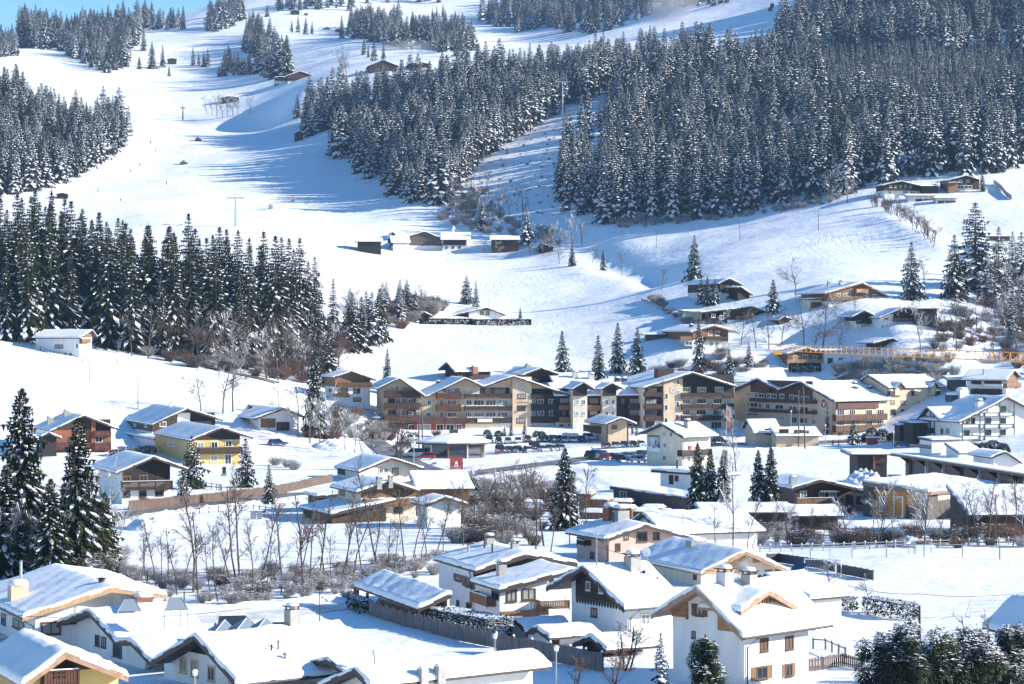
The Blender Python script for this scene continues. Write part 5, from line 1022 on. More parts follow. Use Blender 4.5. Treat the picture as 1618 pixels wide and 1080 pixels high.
# ---------------------------------------------------------------- farm and huts
r = House('alpine farm barn with a wide grey boarded gable on the brow of the meadow', 'barn')
b = Block(r, 'M2', 940, None, 925, 1148, 'R', 10, [(898, 409), (1045, 367), (1158, 412)], vb=470, og=1.0, snow=.4); b.clad(453, 'wood_grey', side=False); b.win('g', (1025, 390, 1062, 424), fm='wood_brown', pane='metal_grey')
b2 = Block(r, 'M2', 1153, None, 1145, 1302, 'L', 2, lprof=[(-1.2, 5.6), (5, 7.9), (12.4, 4.6)], W=11, vb=485, og=.9, snow=.4, ob=1.5); b2.panel('s', (1155, 420, 1296, 452), 'wood_brown', 'cladding', .3); b2.wins('s', [(1170, 458, 1182, 470), (1210, 458, 1222, 470), (1250, 458, 1262, 470)])
B = MB(); B.box(4.4, 4, 7, 5.4, 5, 9.4); B.tube([(4.9, 4.5, 9.4), (4.9, 4.5, 10.8)], [1.0, .03], 4); b2.part('bell_turret', B, 'stucco_white')
r = House('white farm cottage with a small brown gable left of the barn', 'cottage')
b = Block(r, 'M2', 852, None, 780, 948, 'L', 12, lprof=[(-.8, 4.0), (4, 6.6), (8.6, 3.6)], W=8, vb=488, og=.9, snow=.36); b.clad(452, 'wood_brown', side=False); b.wins('g', [(800, 455, 812, 470), (828, 455, 840, 470)], fm='window_brown')
r = House('long dark timber stable at the left end of the farm', 'barn'); b = Block(r, 'M2', 635, None, 620, 778, 'L', 3, lprof=[(-.8, 4.2), (4.5, 5.6), (9.8, 4.0)], W=9, vb=488, wall='wood_dark', snow=.36)
r = House('steep dark gable between the stable and the barn', 'barn'); b = Block(r, 'M2', 828, 1015, 815, 882, 'R', 10, [(822, 412), (851, 370), (888, 412)], wall='wood_dark', snow=.3, zb=54)
r = House('small timber barn standing right of the farm', 'barn'); b = Block(r, 'M2', 1455, None, 1445, 1615, 'L', 3, lprof=[(-.8, 6), (4, 7.4), (9, 5.6)], W=8, vb=500, wall='wood_brown', snow=.4); b.panel('s', (1455, 436, 1612, 462), 'wood_dark', 'cladding', .1)
b = chalet('dark hay hut among the orchard trees right of the farm', 'M3', 212, 505, 195, 285, [(185, 466), (210, 437), (290, 462)], 12, wall='wood_dark', name='hut', og=.7)
b = chalet('low white house behind the hedge on the mound', 'M2', 1315, 893, 1215, 1518, [(1208, 878), (1425, 830), (1540, 876)], 14, wins=[(1380, 850, 1405, 878), (1415, 850, 1440, 878)], wall='stucco_white', og=1.3); b.clad(850, 'wood_dark', side=False, x0=1370, x1=1470)
b = chalet('small open shed left of the low house on the mound', 'M2', 1010, 912, 958, 1072, [(1000, 882), (1042, 855), (1090, 880)], 18, wall='wood_dark', name='shed', og=.7)
HUTS = [('U2', 230, 281, 66, 57, 89, 'wood_dark', 'dark hay barn under the top group of spruces'), ('U2', 313, 333, 80, 76, 93, 'wood_grey', 'tiny shed right of the top hay barn'), ('U2', 430, 472, 170, 162, 180, 'wood_grey', 'snowed in low hut on the upper meadow'), ('U2', 500, 533, 180, 172, 196, 'wood_dark', 'small hut beside the lone upper spruce'),
        ('U2', 675, 735, 118, 104, 145, 'wood_tan', 'tan hay barn behind the upper wood strip'), ('U2', 708, 878, 400, 362, 448, 'wood_brown', 'large brown barn at the top left end of the ridge wood'), ('U2', 948, 1080, 388, 376, 420, 'wood_brown', 'long brown barn just right of the large one'), ('U2', 210, 368, 460, 432, 508, 'wood_red', 'dark red mountain farmhouse above the ski slope'),
        ('U2', 133, 205, 470, 464, 522, 'wood_dark', 'black boarded shed left of the mountain farmhouse'), ('U2', 254, 305, 808, 796, 862, 'wood_dark', 'dark hut at the left foot of the ridge wood'), ('U2', 1300, 1350, 166, 157, 188, 'wood_brown', 'lone hut on the far upper meadow'), ('U2', 1436, 1476, 72, 58, 86, 'wood_dark', 'hut among the far upper spruces'),
        ('1', 52, 114, 302, 291, 330, 'wood_brown', 'snow roofed hut at the upper left edge'), ('1', 1020, 1074, 358, 352, 390, 'wood_brown', 'brown hut on the ridge right of the upper spruces'), ('1', 1348, 1450, 592, 583, 632, 'wood_dark', 'dark hut inside the round copse'), ('M1', 345, 412, 140, 131, 168, 'wood_dark', 'dark hut above the left wood')]
for fr, x0, x1, ye, ya, yb, m_, lab in HUTS:
    u_, v_ = FR[fr](x0, yb); D = ray_depth(u_, v_, 700); r = House(lab, 'barn' if 'barn' in lab else ('farmhouse' if 'farm' in lab else 'hut'))
    e_ = (x1 - x0) * .06; b = Block(r, fr, x0, D, x0 - 5, x1, 'R', 8, [(x0 - e_, ye), ((x0 + x1) / 2, ya), (x1 + e_, ye)], og=.6, wall=m_, snow=.5, L=(x1 - x0) / 3.85 / F * D * 1.1)
    if 'farmhouse' in lab:
        b.balc('g', x0 + 4, x1 - 4, 474, 484, 'wood_brown', 1); b.panel('g', (x0, 490, x1, 510), 'stucco_white', 'plinth', .1); b.wins('g', [(240, 486, 255, 498), (275, 486, 290, 498), (310, 486, 325, 498)])
    else: b.win('g', ((x0 + x1) / 2 - (x1 - x0) * .1, yb - (yb - ye) * .5, (x0 + x1) / 2 + (x1 - x0) * .1, yb - 1), pane='wood_dark', name='door', mull=0)
# ---------------------------------------------------------------- hotel with the lettered tower
r = House('sprawling cream hotel with rows of brown balconies, a lettered tower and several gables', 'hotel')
A1 = Block(r, 'a', 112, 598, 60, 472, 'R', 12, [(35, 264), (250, 160), (492, 332)], L=14, og=2.6, wall='stucco_cream', snow=.4)
for yt, yb in ((283, 343), (398, 455), (515, 572)): A1.balc('g', 105, 445, yt, yb, 'wood_red' if yt > 500 else 'wood_brown', 1.5)
for y0_, y1_ in ((355, 400), (465, 517)): A1.panel('g', (140, y0_, 400, y1_), 'wood_brown', 'dark_recess_panel', .05)  # brown panels put the shade behind the balconies into the wall colour
A1.wins('g', [(168, 232, 200, 276), (208, 232, 238, 276), (275, 238, 318, 280), (385, 260, 405, 280), (212, 360, 255, 398), (270, 355, 310, 398), (330, 362, 372, 398), (418, 365, 438, 400), (220, 470, 255, 515), (270, 468, 310, 515), (338, 480, 372, 515), (415, 480, 435, 515)], fm='window_white', out=.06)
A1.panel('g', (150, 585, 450, 690), 'wood_dark', 'dark_recess_panel'); A1.win('g', (335, 605, 385, 680), fm='window_white', name='door')
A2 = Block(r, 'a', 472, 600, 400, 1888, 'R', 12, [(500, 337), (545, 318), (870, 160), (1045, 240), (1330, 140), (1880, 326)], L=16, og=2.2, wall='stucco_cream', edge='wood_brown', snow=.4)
A2.panel('g', (868, 250, 1310, 590), 'stucco_pale', 'wall_panel', .05); A2.panel('g', (1010, 252, 1290, 308), 'wood_dark', 'dark_recess_panel', .1); A2.panel('g', (1495, 262, 1870, 580), 'wood_dark', 'dark_recess_panel', .06)
for yt, yb in ((312, 348), (430, 465), (540, 580)): A2.balc('g', 870, 1308, yt, yb, 'wood_brown', 1.3)
A2.balc('g', 602, 830, 300, 355, 'wood_red', 1.5); A2.balc('g', 602, 828, 415, 470, 'wood_red', 1.5); A2.balc('g', 470, 885, 535, 585, 'wood_red', 1.7)
A2.wins('g', [(512, 372, 545, 416), (507, 488, 543, 528), (652, 256, 690, 300), (700, 256, 732, 300), (770, 254, 818, 298), (632, 372, 657, 415), (702, 372, 785, 415), (632, 487, 657, 530), (702, 487, 783, 530)], fm='window_white')
A2.wins('g', [(880, 372, 930, 420), (952, 372, 1046, 420), (1067, 372, 1158, 420), (1182, 372, 1270, 420), (872, 486, 925, 530), (952, 486, 1044, 530), (1067, 486, 1156, 530), (1178, 486, 1270, 530)], fm='window_white', mull=2, out=.05)
A2.wins('g', [(1060, 262, 1100, 305), (1150, 262, 1250, 305)], out=.1)
A2.panel('g', (1310, 150, 1492, 720), 'stucco_cream', 'tower_wall', .9, base=-.5); A2.wins('g', [(1368, 314, 1442, 352), (1366, 424, 1439, 466), (1361, 544, 1436, 584)], mull=2, out=.9)
for yt, yb in ((312, 348), (405, 462), (522, 578)): A2.balc('g', 1496, 1880, yt, yb, 'wood_dark', 1.2)
A2.wins('g', [(1500, 360, 1530, 402), (1555, 365, 1610, 402), (1660, 365, 1720, 402), (1760, 365, 1800, 402), (1500, 470, 1530, 518), (1555, 472, 1612, 518), (1665, 472, 1720, 518), (1760, 472, 1800, 518)], fm='window_white', out=.06)
A2.wins('g', [(1488, 605, 1522, 650), (1562, 600, 1640, 648), (1700, 605, 1735, 655), (965, 612, 1038, 660), (1086, 612, 1158, 656)], fm='window_brown'); A2.win('g', (1222, 612, 1264, 655), name='door')
A2.panel('g', (864, 590, 1310, 700), 'stucco_white', 'plinth', .3); A2.panel('g', (1495, 585, 1880, 700), 'stucco_white', 'plinth', .12); A2.panel('g', (380, 590, 866, 682), 'sign_red', 'shop_front', .4)
for x0, x1 in ((420, 540), (600, 660), (690, 760), (785, 835)): A2.win('g', (x0, 602, x1, 676), fm='window_white', out=.4)
A2.panel('g', (975, 546, 1115, 576), 'banner_white', 'banner', 1.5, base=1.42); A2.panel('g', (885, 590, 1180, 600), 'yellow', 'awning', 1.0, base=.35)
A2.text('g', 1408, 388, 1.05, 'Lifthotel', 'text_brown', .93)
def roundel(b, face, x, y, rad, mt, mt2, out, name='emblem'):
    a0, z0, a1, z1 = b.rect(face, (x, y, x + 1, y + 1)); f = b.FT(face); B = MB(); k = 24
    ring = lambda r_, o_: [f(a0 + r_ * math.cos(i * 6.2832 / k), o_, z0 + r_ * math.sin(i * 6.2832 / k)) for i in range(k)]
    B.poly(ring(rad, out + .04)); o = b.part(name, B, mt)
    B = MB(); R1, R2 = ring(rad, out + .055), ring(rad * .88, out + .055)
    for i in range(k): B.quad(R1[i], R1[(i + 1) % k], R2[(i + 1) % k], R2[i])
    g = lambda p, q: f(a0 + p * rad, out + .06, z0 + q * rad)
    B.poly([g(-.55, .25), g(-.2, -.1), g(0, -.6), g(.2, -.45), g(.6, .65), g(.25, .1), g(.02, -.05), g(-.2, .3)]); B.build('mark', mt2, o); return o
roundel(A2, 'g', 1408, 262, .85, 'stucco_grey', 'text_brown', .9)
A2.chim(612, 215, .9, .7, 'metal_dark', cap=False); A2.chim(615, 165, 1.6, .6, 'wood_dark', cap=False); A1.chim(445, 150, 1.4, .4, 'metal_dark', cap=False)
A4 = Block(r, 'b', 165, 606, 150, 1010, 'L', 12, lprof=[(-.8, 8.6), (6, 10.7), (12.9, 7.7)], W=12, og=.5, wall='wood_dark', snow=.4)
for x0, x1, rows in ((205, 325, ((418, 462), (530, 575))), (470, 603, ((420, 465),)), (850, 1175, ((408, 455), (522, 560)))):
    for yt, yb in rows: A4.balc('s', x0, x1, yt, yb, 'wood_tan' if x0 < 600 else 'wood_brown', 1.3)
A4.wins('s', [(232, 480, 256, 515), (490, 470, 560, 510), (490, 355, 570, 400), (210, 350, 290, 395), (790, 360, 815, 400), (870, 360, 960, 402), (870, 468, 960, 515), (1030, 365, 1110, 402), (1030, 468, 1110, 515)], fm='window_brown', mull=3)
A4.panel('s', (165, 580, 850, 700), 'stucco_pale', 'plinth', .2); A4.wins('s', [(205, 605, 235, 650), (290, 600, 320, 650), (370, 600, 400, 640)], out=.2)
for (xl, xr, pr) in ((332, 467, [(322, 266), (435, 200), (540, 266)]), (612, 743, [(598, 266), (705, 205), (812, 264)])):
    T_ = Block(r, 'b', xl, 603 + (xl - 332) * .012, xl - 30, xr, 'R', 12, pr, L=11, og=1.0, wall='stucco_pale', snow=.36, edge='wood_brown')
    T_.clad(325, 'wood_dark', side=False); T_.balc('g', xl + 12, xr - 10, 305, 325, 'wood_dark', .8)
    T_.wins('g', [(xl + 26, 370, xl + 53, 411), (xl + 86, 370, xl + 114, 411), (xl + 24, 480, xl + 52, 518), (xl + 84, 480, xl + 112, 516)], fm='window_white')
A5 = Block(r, 'b', 1010, 606, 560, 1860, 'R', 16, [(1003, 252), (1465, 108), (1886, 240)], L=27, og=2.9, wall='stucco_pale', edge='roof_edge', snow=.42)
A5.panel('g', (1365, 130, 1855, 300), 'wood_dark', 'gable_boards', .05); A5.panel('g', (1012, 240, 1178, 560), 'wood_dark', 'dark_recess_panel', .05)
A5.panel('g', (1180, 165, 1362, 600), 'stucco_cream', 'tower_wall', .8, base=-.3)
A5.wins('g', [(1312, 173, 1340, 220), (1313, 280, 1339, 328), (1204, 312, 1229, 360), (1309, 386, 1335, 436), (1201, 417, 1227, 466), (1306, 510, 1332, 557), (1199, 542, 1225, 586)], fm='window_white', out=.8, mull=0)
for yt, yb in ((303, 345), (408, 450), (515, 556)): A5.balc('g', 1364, 1856, yt, yb, 'wood_brown', 1.5)
for yt, yb in ((297, 332), (410, 452), (520, 560)): A5.balc('g', 1015, 1176, yt, yb, 'wood_brown', 1.3)
A5.wins('g', [(1368, 362, 1438, 402), (1507, 360, 1588, 402), (1665, 360, 1740, 402), (1368, 468, 1438, 508), (1502, 466, 1588, 508), (1660, 466, 1740, 508), (1372, 252, 1438, 290), (1512, 252, 1588, 290), (1680, 250, 1750, 290), (1640, 578, 1735, 645), (1455, 590, 1560, 650)], fm='window_white', mull=2, out=.05)
A5.wins('g', [(1040, 255, 1120, 292), (1025, 365, 1120, 402), (1025, 468, 1120, 515), (1020, 575, 1100, 640)], fm='window_brown', mull=2, out=.05)
A5.chim(1195, 140, 4.4, 1.8, 'wood_brown', cap=False, name='cupola', d=3.0, snowy=False); A5.chim(1140, 118, 1.4, .8, 'metal_dark', cap=False)
A5.chim(750, 195, 1.3, 1.0, 'metal_dark', cap=False); A5.chim(815, 198, 1.3, 1.0, 'metal_dark', cap=False)
roundel(A5, 'g', 1268, 273, .9, 'stucco_grey', 'text_brown', .8)
P_ = Block(r, 'b', 665, 576, 430, 850, 'R', 14, [(640, 598), (790, 535), (932, 592)], L=16, og=2.2, wall='stucco_cream', snow=.4)
P_.wins('g', [(700, 612, 745, 640)]); P_.panel('s', (430, 600, 600, 690), 'wood_dark', 'dark_recess_panel'); P_.win('s', (548, 610, 600, 660), name='door', pane='glass')
for x in (655, 850):
    p = P_.onp(x, 600, 1, -2); B = MB(); B.box(p.x - .15, p.y - .15, -.5, p.x + .15, p.y + .15, P_.rz(p.x) - .3); P_.part('post', B, 'wood_brown')
# roofs behind
r = House('brown gabled house behind the left part of the hotel with a red brick chimney'); b = Block(r, 'a', 795, 650, 720, 1110, 'L', 32, lprof=[(-1.2, 7.2), (3.2, 9.2), (7.6, 6.8)], W=6.5, zb=8.5, og=1.5, wall='wood_dark', snow=.4); b.chim(955, 95, 1.6, 1.2, 'brick', cap=False)
r = House('brown gabled house behind the lettered tower with two chimneys'); b = Block(r, 'a', 1430, 650, 1120, 1700, 'R', 16, [(1412, 132), (1592, 66), (1760, 122)], zb=7, og=1.6, wall='wood_dark', snow=.42, L=24); b.chim(1220, 85, 1.6, 1.2, 'brick', cap=False); b.chim(1465, 55, 1.4, .6, 'concrete', cap=False)
b.clad(140, 'wood_brown')
r = House('flat white roofed wing between the hotel tower and the big gable', 'outbuilding'); b = Block(r, 'b', 180, 645, 160, 525, 'L', 8, lprof=[(-.6, 8.2), (10, 5.6)], W=9, zb=6.5, snow=.45, wall='stucco_grey'); b.chim(352, 160, 1.5, 1.4, 'stucco_grey'); b.chim(503, 175, 1.5, 1.3, 'stucco_grey')
# ---------------------------------------------------------------- right hotel
r = House('cream hotel with a red round emblem, twin gables and long brown balconies', 'hotel')
b = Block(r, 'c', 1262, 592, 300, 1750, 'L', 34, [(228, 292), (515, 166), (718, 272), (922, 196), (1250, 380)], og=1.4, wall='stucco_cream', snow=.45)
b.panel('g', (455, 175, 1045, 400), 'wood_red', 'gable_boards', .05); b.panel('g', (450, 400, 1045, 520), 'stucco_pale', 'wall_panel', .04)
b.balc('g', 480, 628, 252, 290, 'wood_red', 1.0); b.balc('g', 448, 1045, 350, 400, 'wood_red', 1.5); b.balc('g', 445, 1042, 447, 500, 'wood_red', 1.5)
b.wins('g', [(430, 298, 448, 335), (455, 300, 490, 340), (500, 302, 522, 342), (535, 308, 585, 345), (610, 308, 640, 348), (650, 315, 700, 350), (735, 315, 772, 352), (828, 325, 860, 365), (870, 330, 905, 368), (935, 335, 955, 372), (970, 338, 1010, 375), (1050, 342, 1078, 385),
             (430, 395, 446, 435), (455, 396, 520, 438), (530, 405, 560, 442), (602, 408, 640, 446), (690, 415, 765, 455), (820, 425, 850, 465), (860, 432, 892, 470), (928, 435, 1000, 478), (1043, 448, 1072, 492),
             (425, 495, 520, 515), (1040, 550, 1070, 598), (835, 530, 895, 585), (735, 520, 775, 560), (925, 538, 990, 590)], fm='window_white', out=.05)
roundel(b, 'g', 1148, 402, 1.25, 'sign_red', 'banner_white', .0)
b.panel('s', (1268, 382, 1655, 445), 'wood_red', 'cladding', .5)
f_ = lambda x: 1428 + (x)      # frame d columns carried into frame c
b.balc('s', 1266, 1750, 510, 552, 'wood_red', 1.4); b.balc('s', 1266, 1750, 612, 655, 'wood_red', 1.4)
b.wins('s', [(1275, 460, 1340, 508), (1392, 462, 1445, 508), (1548, 462, 1605, 508), (1655, 462, 1715, 505), (1275, 562, 1340, 608), (1392, 565, 1445, 608), (1548, 565, 1605, 608), (1655, 565, 1715, 608)], fm='window_white', mull=2)
b.wins('s', [(1285, 682, 1318, 705)])
for x, y in ((1448, 262), (1585, 262), (1440, 222)): b.chim(x, y, 1.1, .5, 'metal_dark', cap=False)
b2 = Block(r, 'd', 325, b.D + 10.5, 300, 845, 'L', 30, lprof=[(-1, 8.0), (6, 11.0), (14.2, 8.0)], W=13.5, og=.3, wall='stucco_cream', snow=.42)
b2.wins('s', [(357, 462, 400, 508), (355, 565, 395, 612), (455, 462, 483, 515), (455, 565, 480, 608), (540, 460, 565, 490), (358, 378, 390, 405), (455, 380, 485, 412), (615, 392, 645, 415)], mull=0)
b2.panel('s', (360, 508, 400, 565), 'stucco_white', 'wall_panel')
for x, y in ((355, 298), (585, 298), (795, 298)): b2.chim(x, y, 1.2, .4, 'metal_dark', cap=False)
for xl, xr in ((398, 490), (735, 800)):
    q = b2.Tw @ b2.onp(xl, 380, 0, b2.W + .5); wg = (xr - xl) / 37.0; d_ = Block(r, 'd', xl, q.y - .3, xl - 20, xr, 'R', 30, lprof=[(-.4, 7.9), (wg / 2, 9.5), (wg + .4, 7.9)], W=wg, L=4, zb=b2.Tw[2][3], bot=6, og=.7, wall='stucco_cream', snow=.3)
r = House('low cream entrance pavilion with a blue shaded roof in front of the right hotel', 'pavilion')
b = Block(r, 'c', 500, 566, 425, 760, 'L', 14, [(425, 545), (440, 518), (505, 605)], W=7, og=.6, wall='stucco_cream', snow=.4) if False else Block(r, 'c', 500, 566, 425, 730, 'L', 14, lprof=[(-.6, 4.2), (2.4, 6.2), (7.6, 3.2)], W=7, og=.6, wall='stucco_cream', snow=.4)
b.panel('s', (590, 640, 700, 700), 'wood_dark', 'dark_recess_panel'); b2 = Block(r, 'c', 700, 560, 690, 1100, 'L', 6, lprof=[(-.3, 4.6), (6.6, 2.9)], W=5.6, og=.4, wall='stucco_cream', snow=.42)
b2.wins('s', [(870, 655, 895, 692), (905, 655, 935, 695), (945, 658, 975, 698), (985, 662, 1005, 700)], mull=1); b2.panel('s', (725, 645, 815, 710), 'wood_dark', 'dark_recess_panel'); b2.panel('s', (1020, 680, 1050, 712), 'text_brown', 'painting', .05)
# ---------------------------------------------------------------- white and green hotel
r = House('white hotel with dark green balcony posts and a blue shaded roof at the right', 'hotel')
b = Block(r, 'd', 1012, 538, 583, 1965, 'R', 20, [(1000, 577), (1180, 492), (1465, 340), (1960, 585)], og=1.5, wall='stucco_white', snow=.42)
for x0, x1, yt, yb in ((1040, 1190, 596, 630), (1040, 1190, 705, 730), (1200, 1520, 488, 518), (1200, 1520, 597, 630), (1200, 1520, 708, 742)):
    q = b.balc('g', x0, x1, yt, yb, 'banner_white', 1.2)
a = b.rect('g', (1240, 400, 1520, 800), 1.25)
for x, yt in ((1028, 575), (1196, 500), (1242, 485), (1384, 400), (1520, 400)):
    s_ = b.rect('g', (x, yt, x + 9, 800), 1.25); B = MB(); b.fbox(B, 'g', s_[0], 1.26, s_[1], s_[0] + .22, 1.42, s_[3]); b.part('post', B, 'dark_green')
for x0, x1, y in ((1200, 1520, 488), (1200, 1520, 518), (1200, 1520, 597), (1200, 1520, 630), (1200, 1520, 708), (1200, 1520, 742), (1040, 1190, 596), (1040, 1190, 630), (1040, 1190, 705)):
    s_ = b.rect('g', (x0, y, x1, y + 1), 1.25); B = MB(); b.fbox(B, 'g', s_[0], 1.262, s_[1] - .05, s_[2], 1.34, s_[1] + .09); b.part('rail', B, 'dark_green')
b.wins('g', [(1402, 432, 1443, 480), (1257, 542, 1303, 598), (1397, 547, 1443, 600), (1252, 657, 1303, 705), (1397, 657, 1443, 700), (1247, 772, 1283, 810), (1387, 772, 1423, 800), (1517, 767, 1558, 815), (1045, 545, 1100, 592), (1052, 660, 1100, 700), (1120, 545, 1150, 590), (950, 790, 1000, 815)], fm='dark_green')
b.wins('s', [(825, 640, 853, 688), (880, 640, 910, 688)], fm='stucco_yellow', pane='glass'); b.chim(1195, 430, 1.4, 1.1, 'stucco_white'); b.chim(1030, 340, 2.2, 1.6, 'stucco_white', cap=False); b.chim(945, 370, 2.6, 1.2, 'metal_dark', cap=False); b.pipe(1240, 375, .6, .4)
xs0, xs1 = b.rect('s', (600, 545, 820, 560), 0)[0::2]
q = b.Tw @ Vector((0, xs0, 0)); b4 = Block(r, 'd', 822, q.y - .5, 600, 1000, 'L', 20, [(604, 548), (695, 436), (822, 560)], L=8, og=1.1, wall='stucco_white', snow=.4, zb=ground(q.x, q.y))
b4.wins('g', [(690, 522, 724, 563), (737, 522, 765, 563), (690, 636, 722, 675), (737, 636, 765, 678)], fm='dark_green', mull=1)
for x in (680, 729, 768):
    s_ = b4.rect('g', (x, 490, x + 5, 730), .1); B = MB(); b4.fbox(B, 'g', s_[0], .02, s_[1], s_[0] + .2, .16, s_[3]); b4.part('post', B, 'dark_green')
b4.text('g', 640, 630, 1.9, 'ALMHOF', 'text_dark', .05); b4.text('g', 655, 608, .8, '****', 'text_brown', .05); b4.text('g', 655, 660, .8, 'Hotel', 'text_brown', .05)
B = MB(); s_ = b.rect('s', (535, 560, 580, 740), 0.1); b.fbox(B, 's', s_[2] - 1, .02, s_[1] - 6, s_[2] - .8, 1.4, s_[3]); b.part('post', B, 'dark_green')
b5 = Block(r, 'd', 745, 512, 530, 1000, 'L', 18, lprof=[(-.3, 3.0), (6, 2.8)], W=5.5, L=6, zb=0.5, wall='stucco_white', snow=.35, og=.3); b5.wins('g', [(545, 785, 735, 825)], mull=5)
b6 = Block(r, 'd', 1000, 505, 830, 1200, 'L', 25, lprof=[(-.3, 2.4), (5, .6)], W=4.5, zb=0.3, wall='stucco_white', snow=.35, og=.2)
# dark entrance canopy left of it
r = House('dark timber entrance canopy between the cream hotel and the white hotel', 'canopy'); b = Block(r, 'd', 570, 548, 225, 700, 'L', 20, lprof=[(-.3, 5.2), (5, 5.0)], W=4.5, L=3, zb=0.5, wall='wood_dark', snow=.3)
b = Block(r, 'd', 440, 560, 225, 470, 'R', 5, lprof=[(-.3, 4.5), (8, 4.6)], W=7, L=5, zb=0, wall='wood_brown', snow=.3)
# ---------------------------------------------------------------- centre of the village
r = House('cream house with a mountain poster on its gable beside the road')
b = Block(r, 'b', 1365, 471, 1030, 1632, 'L', 45, [(955, 684), (1165, 590), (1378, 721)], og=1.5, wall='stucco_pale', snow=.4)
b.wins('g', [(1180, 670, 1206, 710), (1247, 674, 1273, 716), (1190, 778, 1216, 820), (1184, 895, 1210, 940)], fm='window_white'); b.wins('s', [(1541, 780, 1576, 826), (1412, 905, 1443, 953), (1545, 900, 1576, 945)], fm='window_white'); b.balc('s', 1366, 1650, 845, 882, 'wood_dark', 1.3)
b.win('s', (1400, 800, 1425, 840), fm='window_white', name='door'); b.panel('s', (1425, 800, 1448, 835), 'red_cloth', 'red_cloth', .25, base=.15); b.panel('g', (1030, 880, 1362, 884), 'stucco_grey', 'ledge')
pn = b.panel('g', (1045, 700, 1157, 862), 'poster', 'poster', .06); b.panel('g', (1045, 700, 1157, 725), 'poster_green', 'poster_top', .07, base=.062)
a0, z0, a1, z1 = b.rect('g', (1045, 700, 1157, 862), .07); w_ = a1 - a0; h_ = z1 - z0; B = MB()
B.poly([(a0 + w_ * x, -.075, z0 + h_ * y) for x, y in ((.0, .0), (1, .0), (1, .2), (.72, .3), (.5, .22), (.2, .34), (0, .28))]); B.poly([(a0 + w_ * x, -.08, z0 + h_ * y) for x, y in ((.35, .3), (.55, .28), (.72, .5), (.66, .72), (.5, .78), (.4, .62), (.5, .5))])
b.part('poster_snow', B, 'banner_white'); B = MB(); B.poly([(a0 + w_ * x, -.085, z0 + h_ * y) for x, y in ((.3, .2), (.4, .18), (.62, .4), (.7, .62), (.6, .8), (.52, .6), (.52, .45))]); b.part('poster_skier', B, 'solar')
b.chim(1415, 640, 1.1, 1.4, 'concrete'); b.gutter()
r = House('round pavilion cafe with a snow covered tent roof and glass walls', 'pavilion'); u, v = FR['a'](760, 870); D = 505; c = pp(u, v, D); r.location = (c.x, D, 0); r.rotation_euler = (0, 0, .2); del r['_new']
k = 10; rd = 6.6; ring = lambda q, z: [(q * math.cos(i * 2 * math.pi / k), q * .8 * math.sin(i * 2 * math.pi / k), z) for i in range(k)]
B = MB(); lo, hi = ring(rd * 1.22, 3.1), ring(.4, 4.75)
for i in range(k): j = (i + 1) % k; B.quad(lo[i], lo[j], hi[j], hi[i]); l2 = ring(rd * 1.22, 2.75); B.quad(l2[j], l2[i], lo[i], lo[j])
B.poly(l2); rf = B.build('roof', 'roof_edge', r)
B = MB(); lv = [ring(rd * 1.23, 3.1), ring(rd * 1.2, 3.42), ring(rd * .7, 4.3), ring(.5, 5.1)]
for A_, B_ in zip(lv, lv[1:]):
    for i in range(k): j = (i + 1) % k; B.quad(A_[i], A_[j], B_[j], B_[i])
B.poly(lv[-1]); B.build('roof_snow', 'roof_snow', rf)
gl = ring(rd, 2.8); g0 = ring(rd, -.3)
B = MB(); [B.quad(g0[i], g0[(i + 1) % k], gl[(i + 1) % k], gl[i]) for i in range(k)]; B.build('glass_wall', 'glass', r)
for i in range(k): B = MB(); B.box(gl[i][0] - .14, gl[i][1] - .14, -.3, gl[i][0] + .14, gl[i][1] + .14, 2.8); B.build('post', 'wood_tan' if i % 2 else 'stucco_grey', r)
B = MB(); B.box(-.8, -.8, 4.6, .8, .8, 5.7); B.build('chimney', 'metal_dark', r)
r = House('small white flat roofed hut with a stove pipe between the poster house and the spruces', 'hut'); b = Block(r, 'f', 1560, 392, 1178, 1640, 'L', 58, lprof=[(-1.2, 3.6), (13, 3.2)], W=9, og=1, wall='stucco_white', snow=.5)
b.panel('g', (1180, 60, 1224, 150), 'wood_brown', 'door', .05); b.win('g', (1240, 68, 1268, 115)); b.pipe(1258, 10, 1.4, .16)
r = House('long low grey shed under a flat shaded snow roof behind the timber stacks', 'shed'); b = Block(r, 'f', 1370, 358, 655, 1560, 'L', 55, [(622, 172), (1395, 285)], og=1.0, wall='wood_grey', snow=.36); b.win('g', (720, 218, 776, 278), fm='window_white')
ST = [(330, 205, 440, 365), (425, 255, 600, 365), (490, 222, 665, 262), (630, 275, 820, 340), (562, 340, 705, 480), (695, 340, 828, 445), (835, 368, 1040, 440), (350, 378, 568, 442), (915, 332, 1110, 400), (1045, 372, 1170, 405)]
SL = ['tall timber stack next to the dark spruce', 'wide timber stack second from the dark spruce', 'timber stack at the back row beside the grey shed', 'low timber stack left of the slanting beam', 'timber stack directly behind the chimney of the pink house', 'timber stack right of the chimneys of the pink house', 'long timber stack above the right roof of the pink house', 'front timber stack left of the pink house chimneys', 'dark timber stack below the grey shed', 'rightmost low timber stack under the trees']
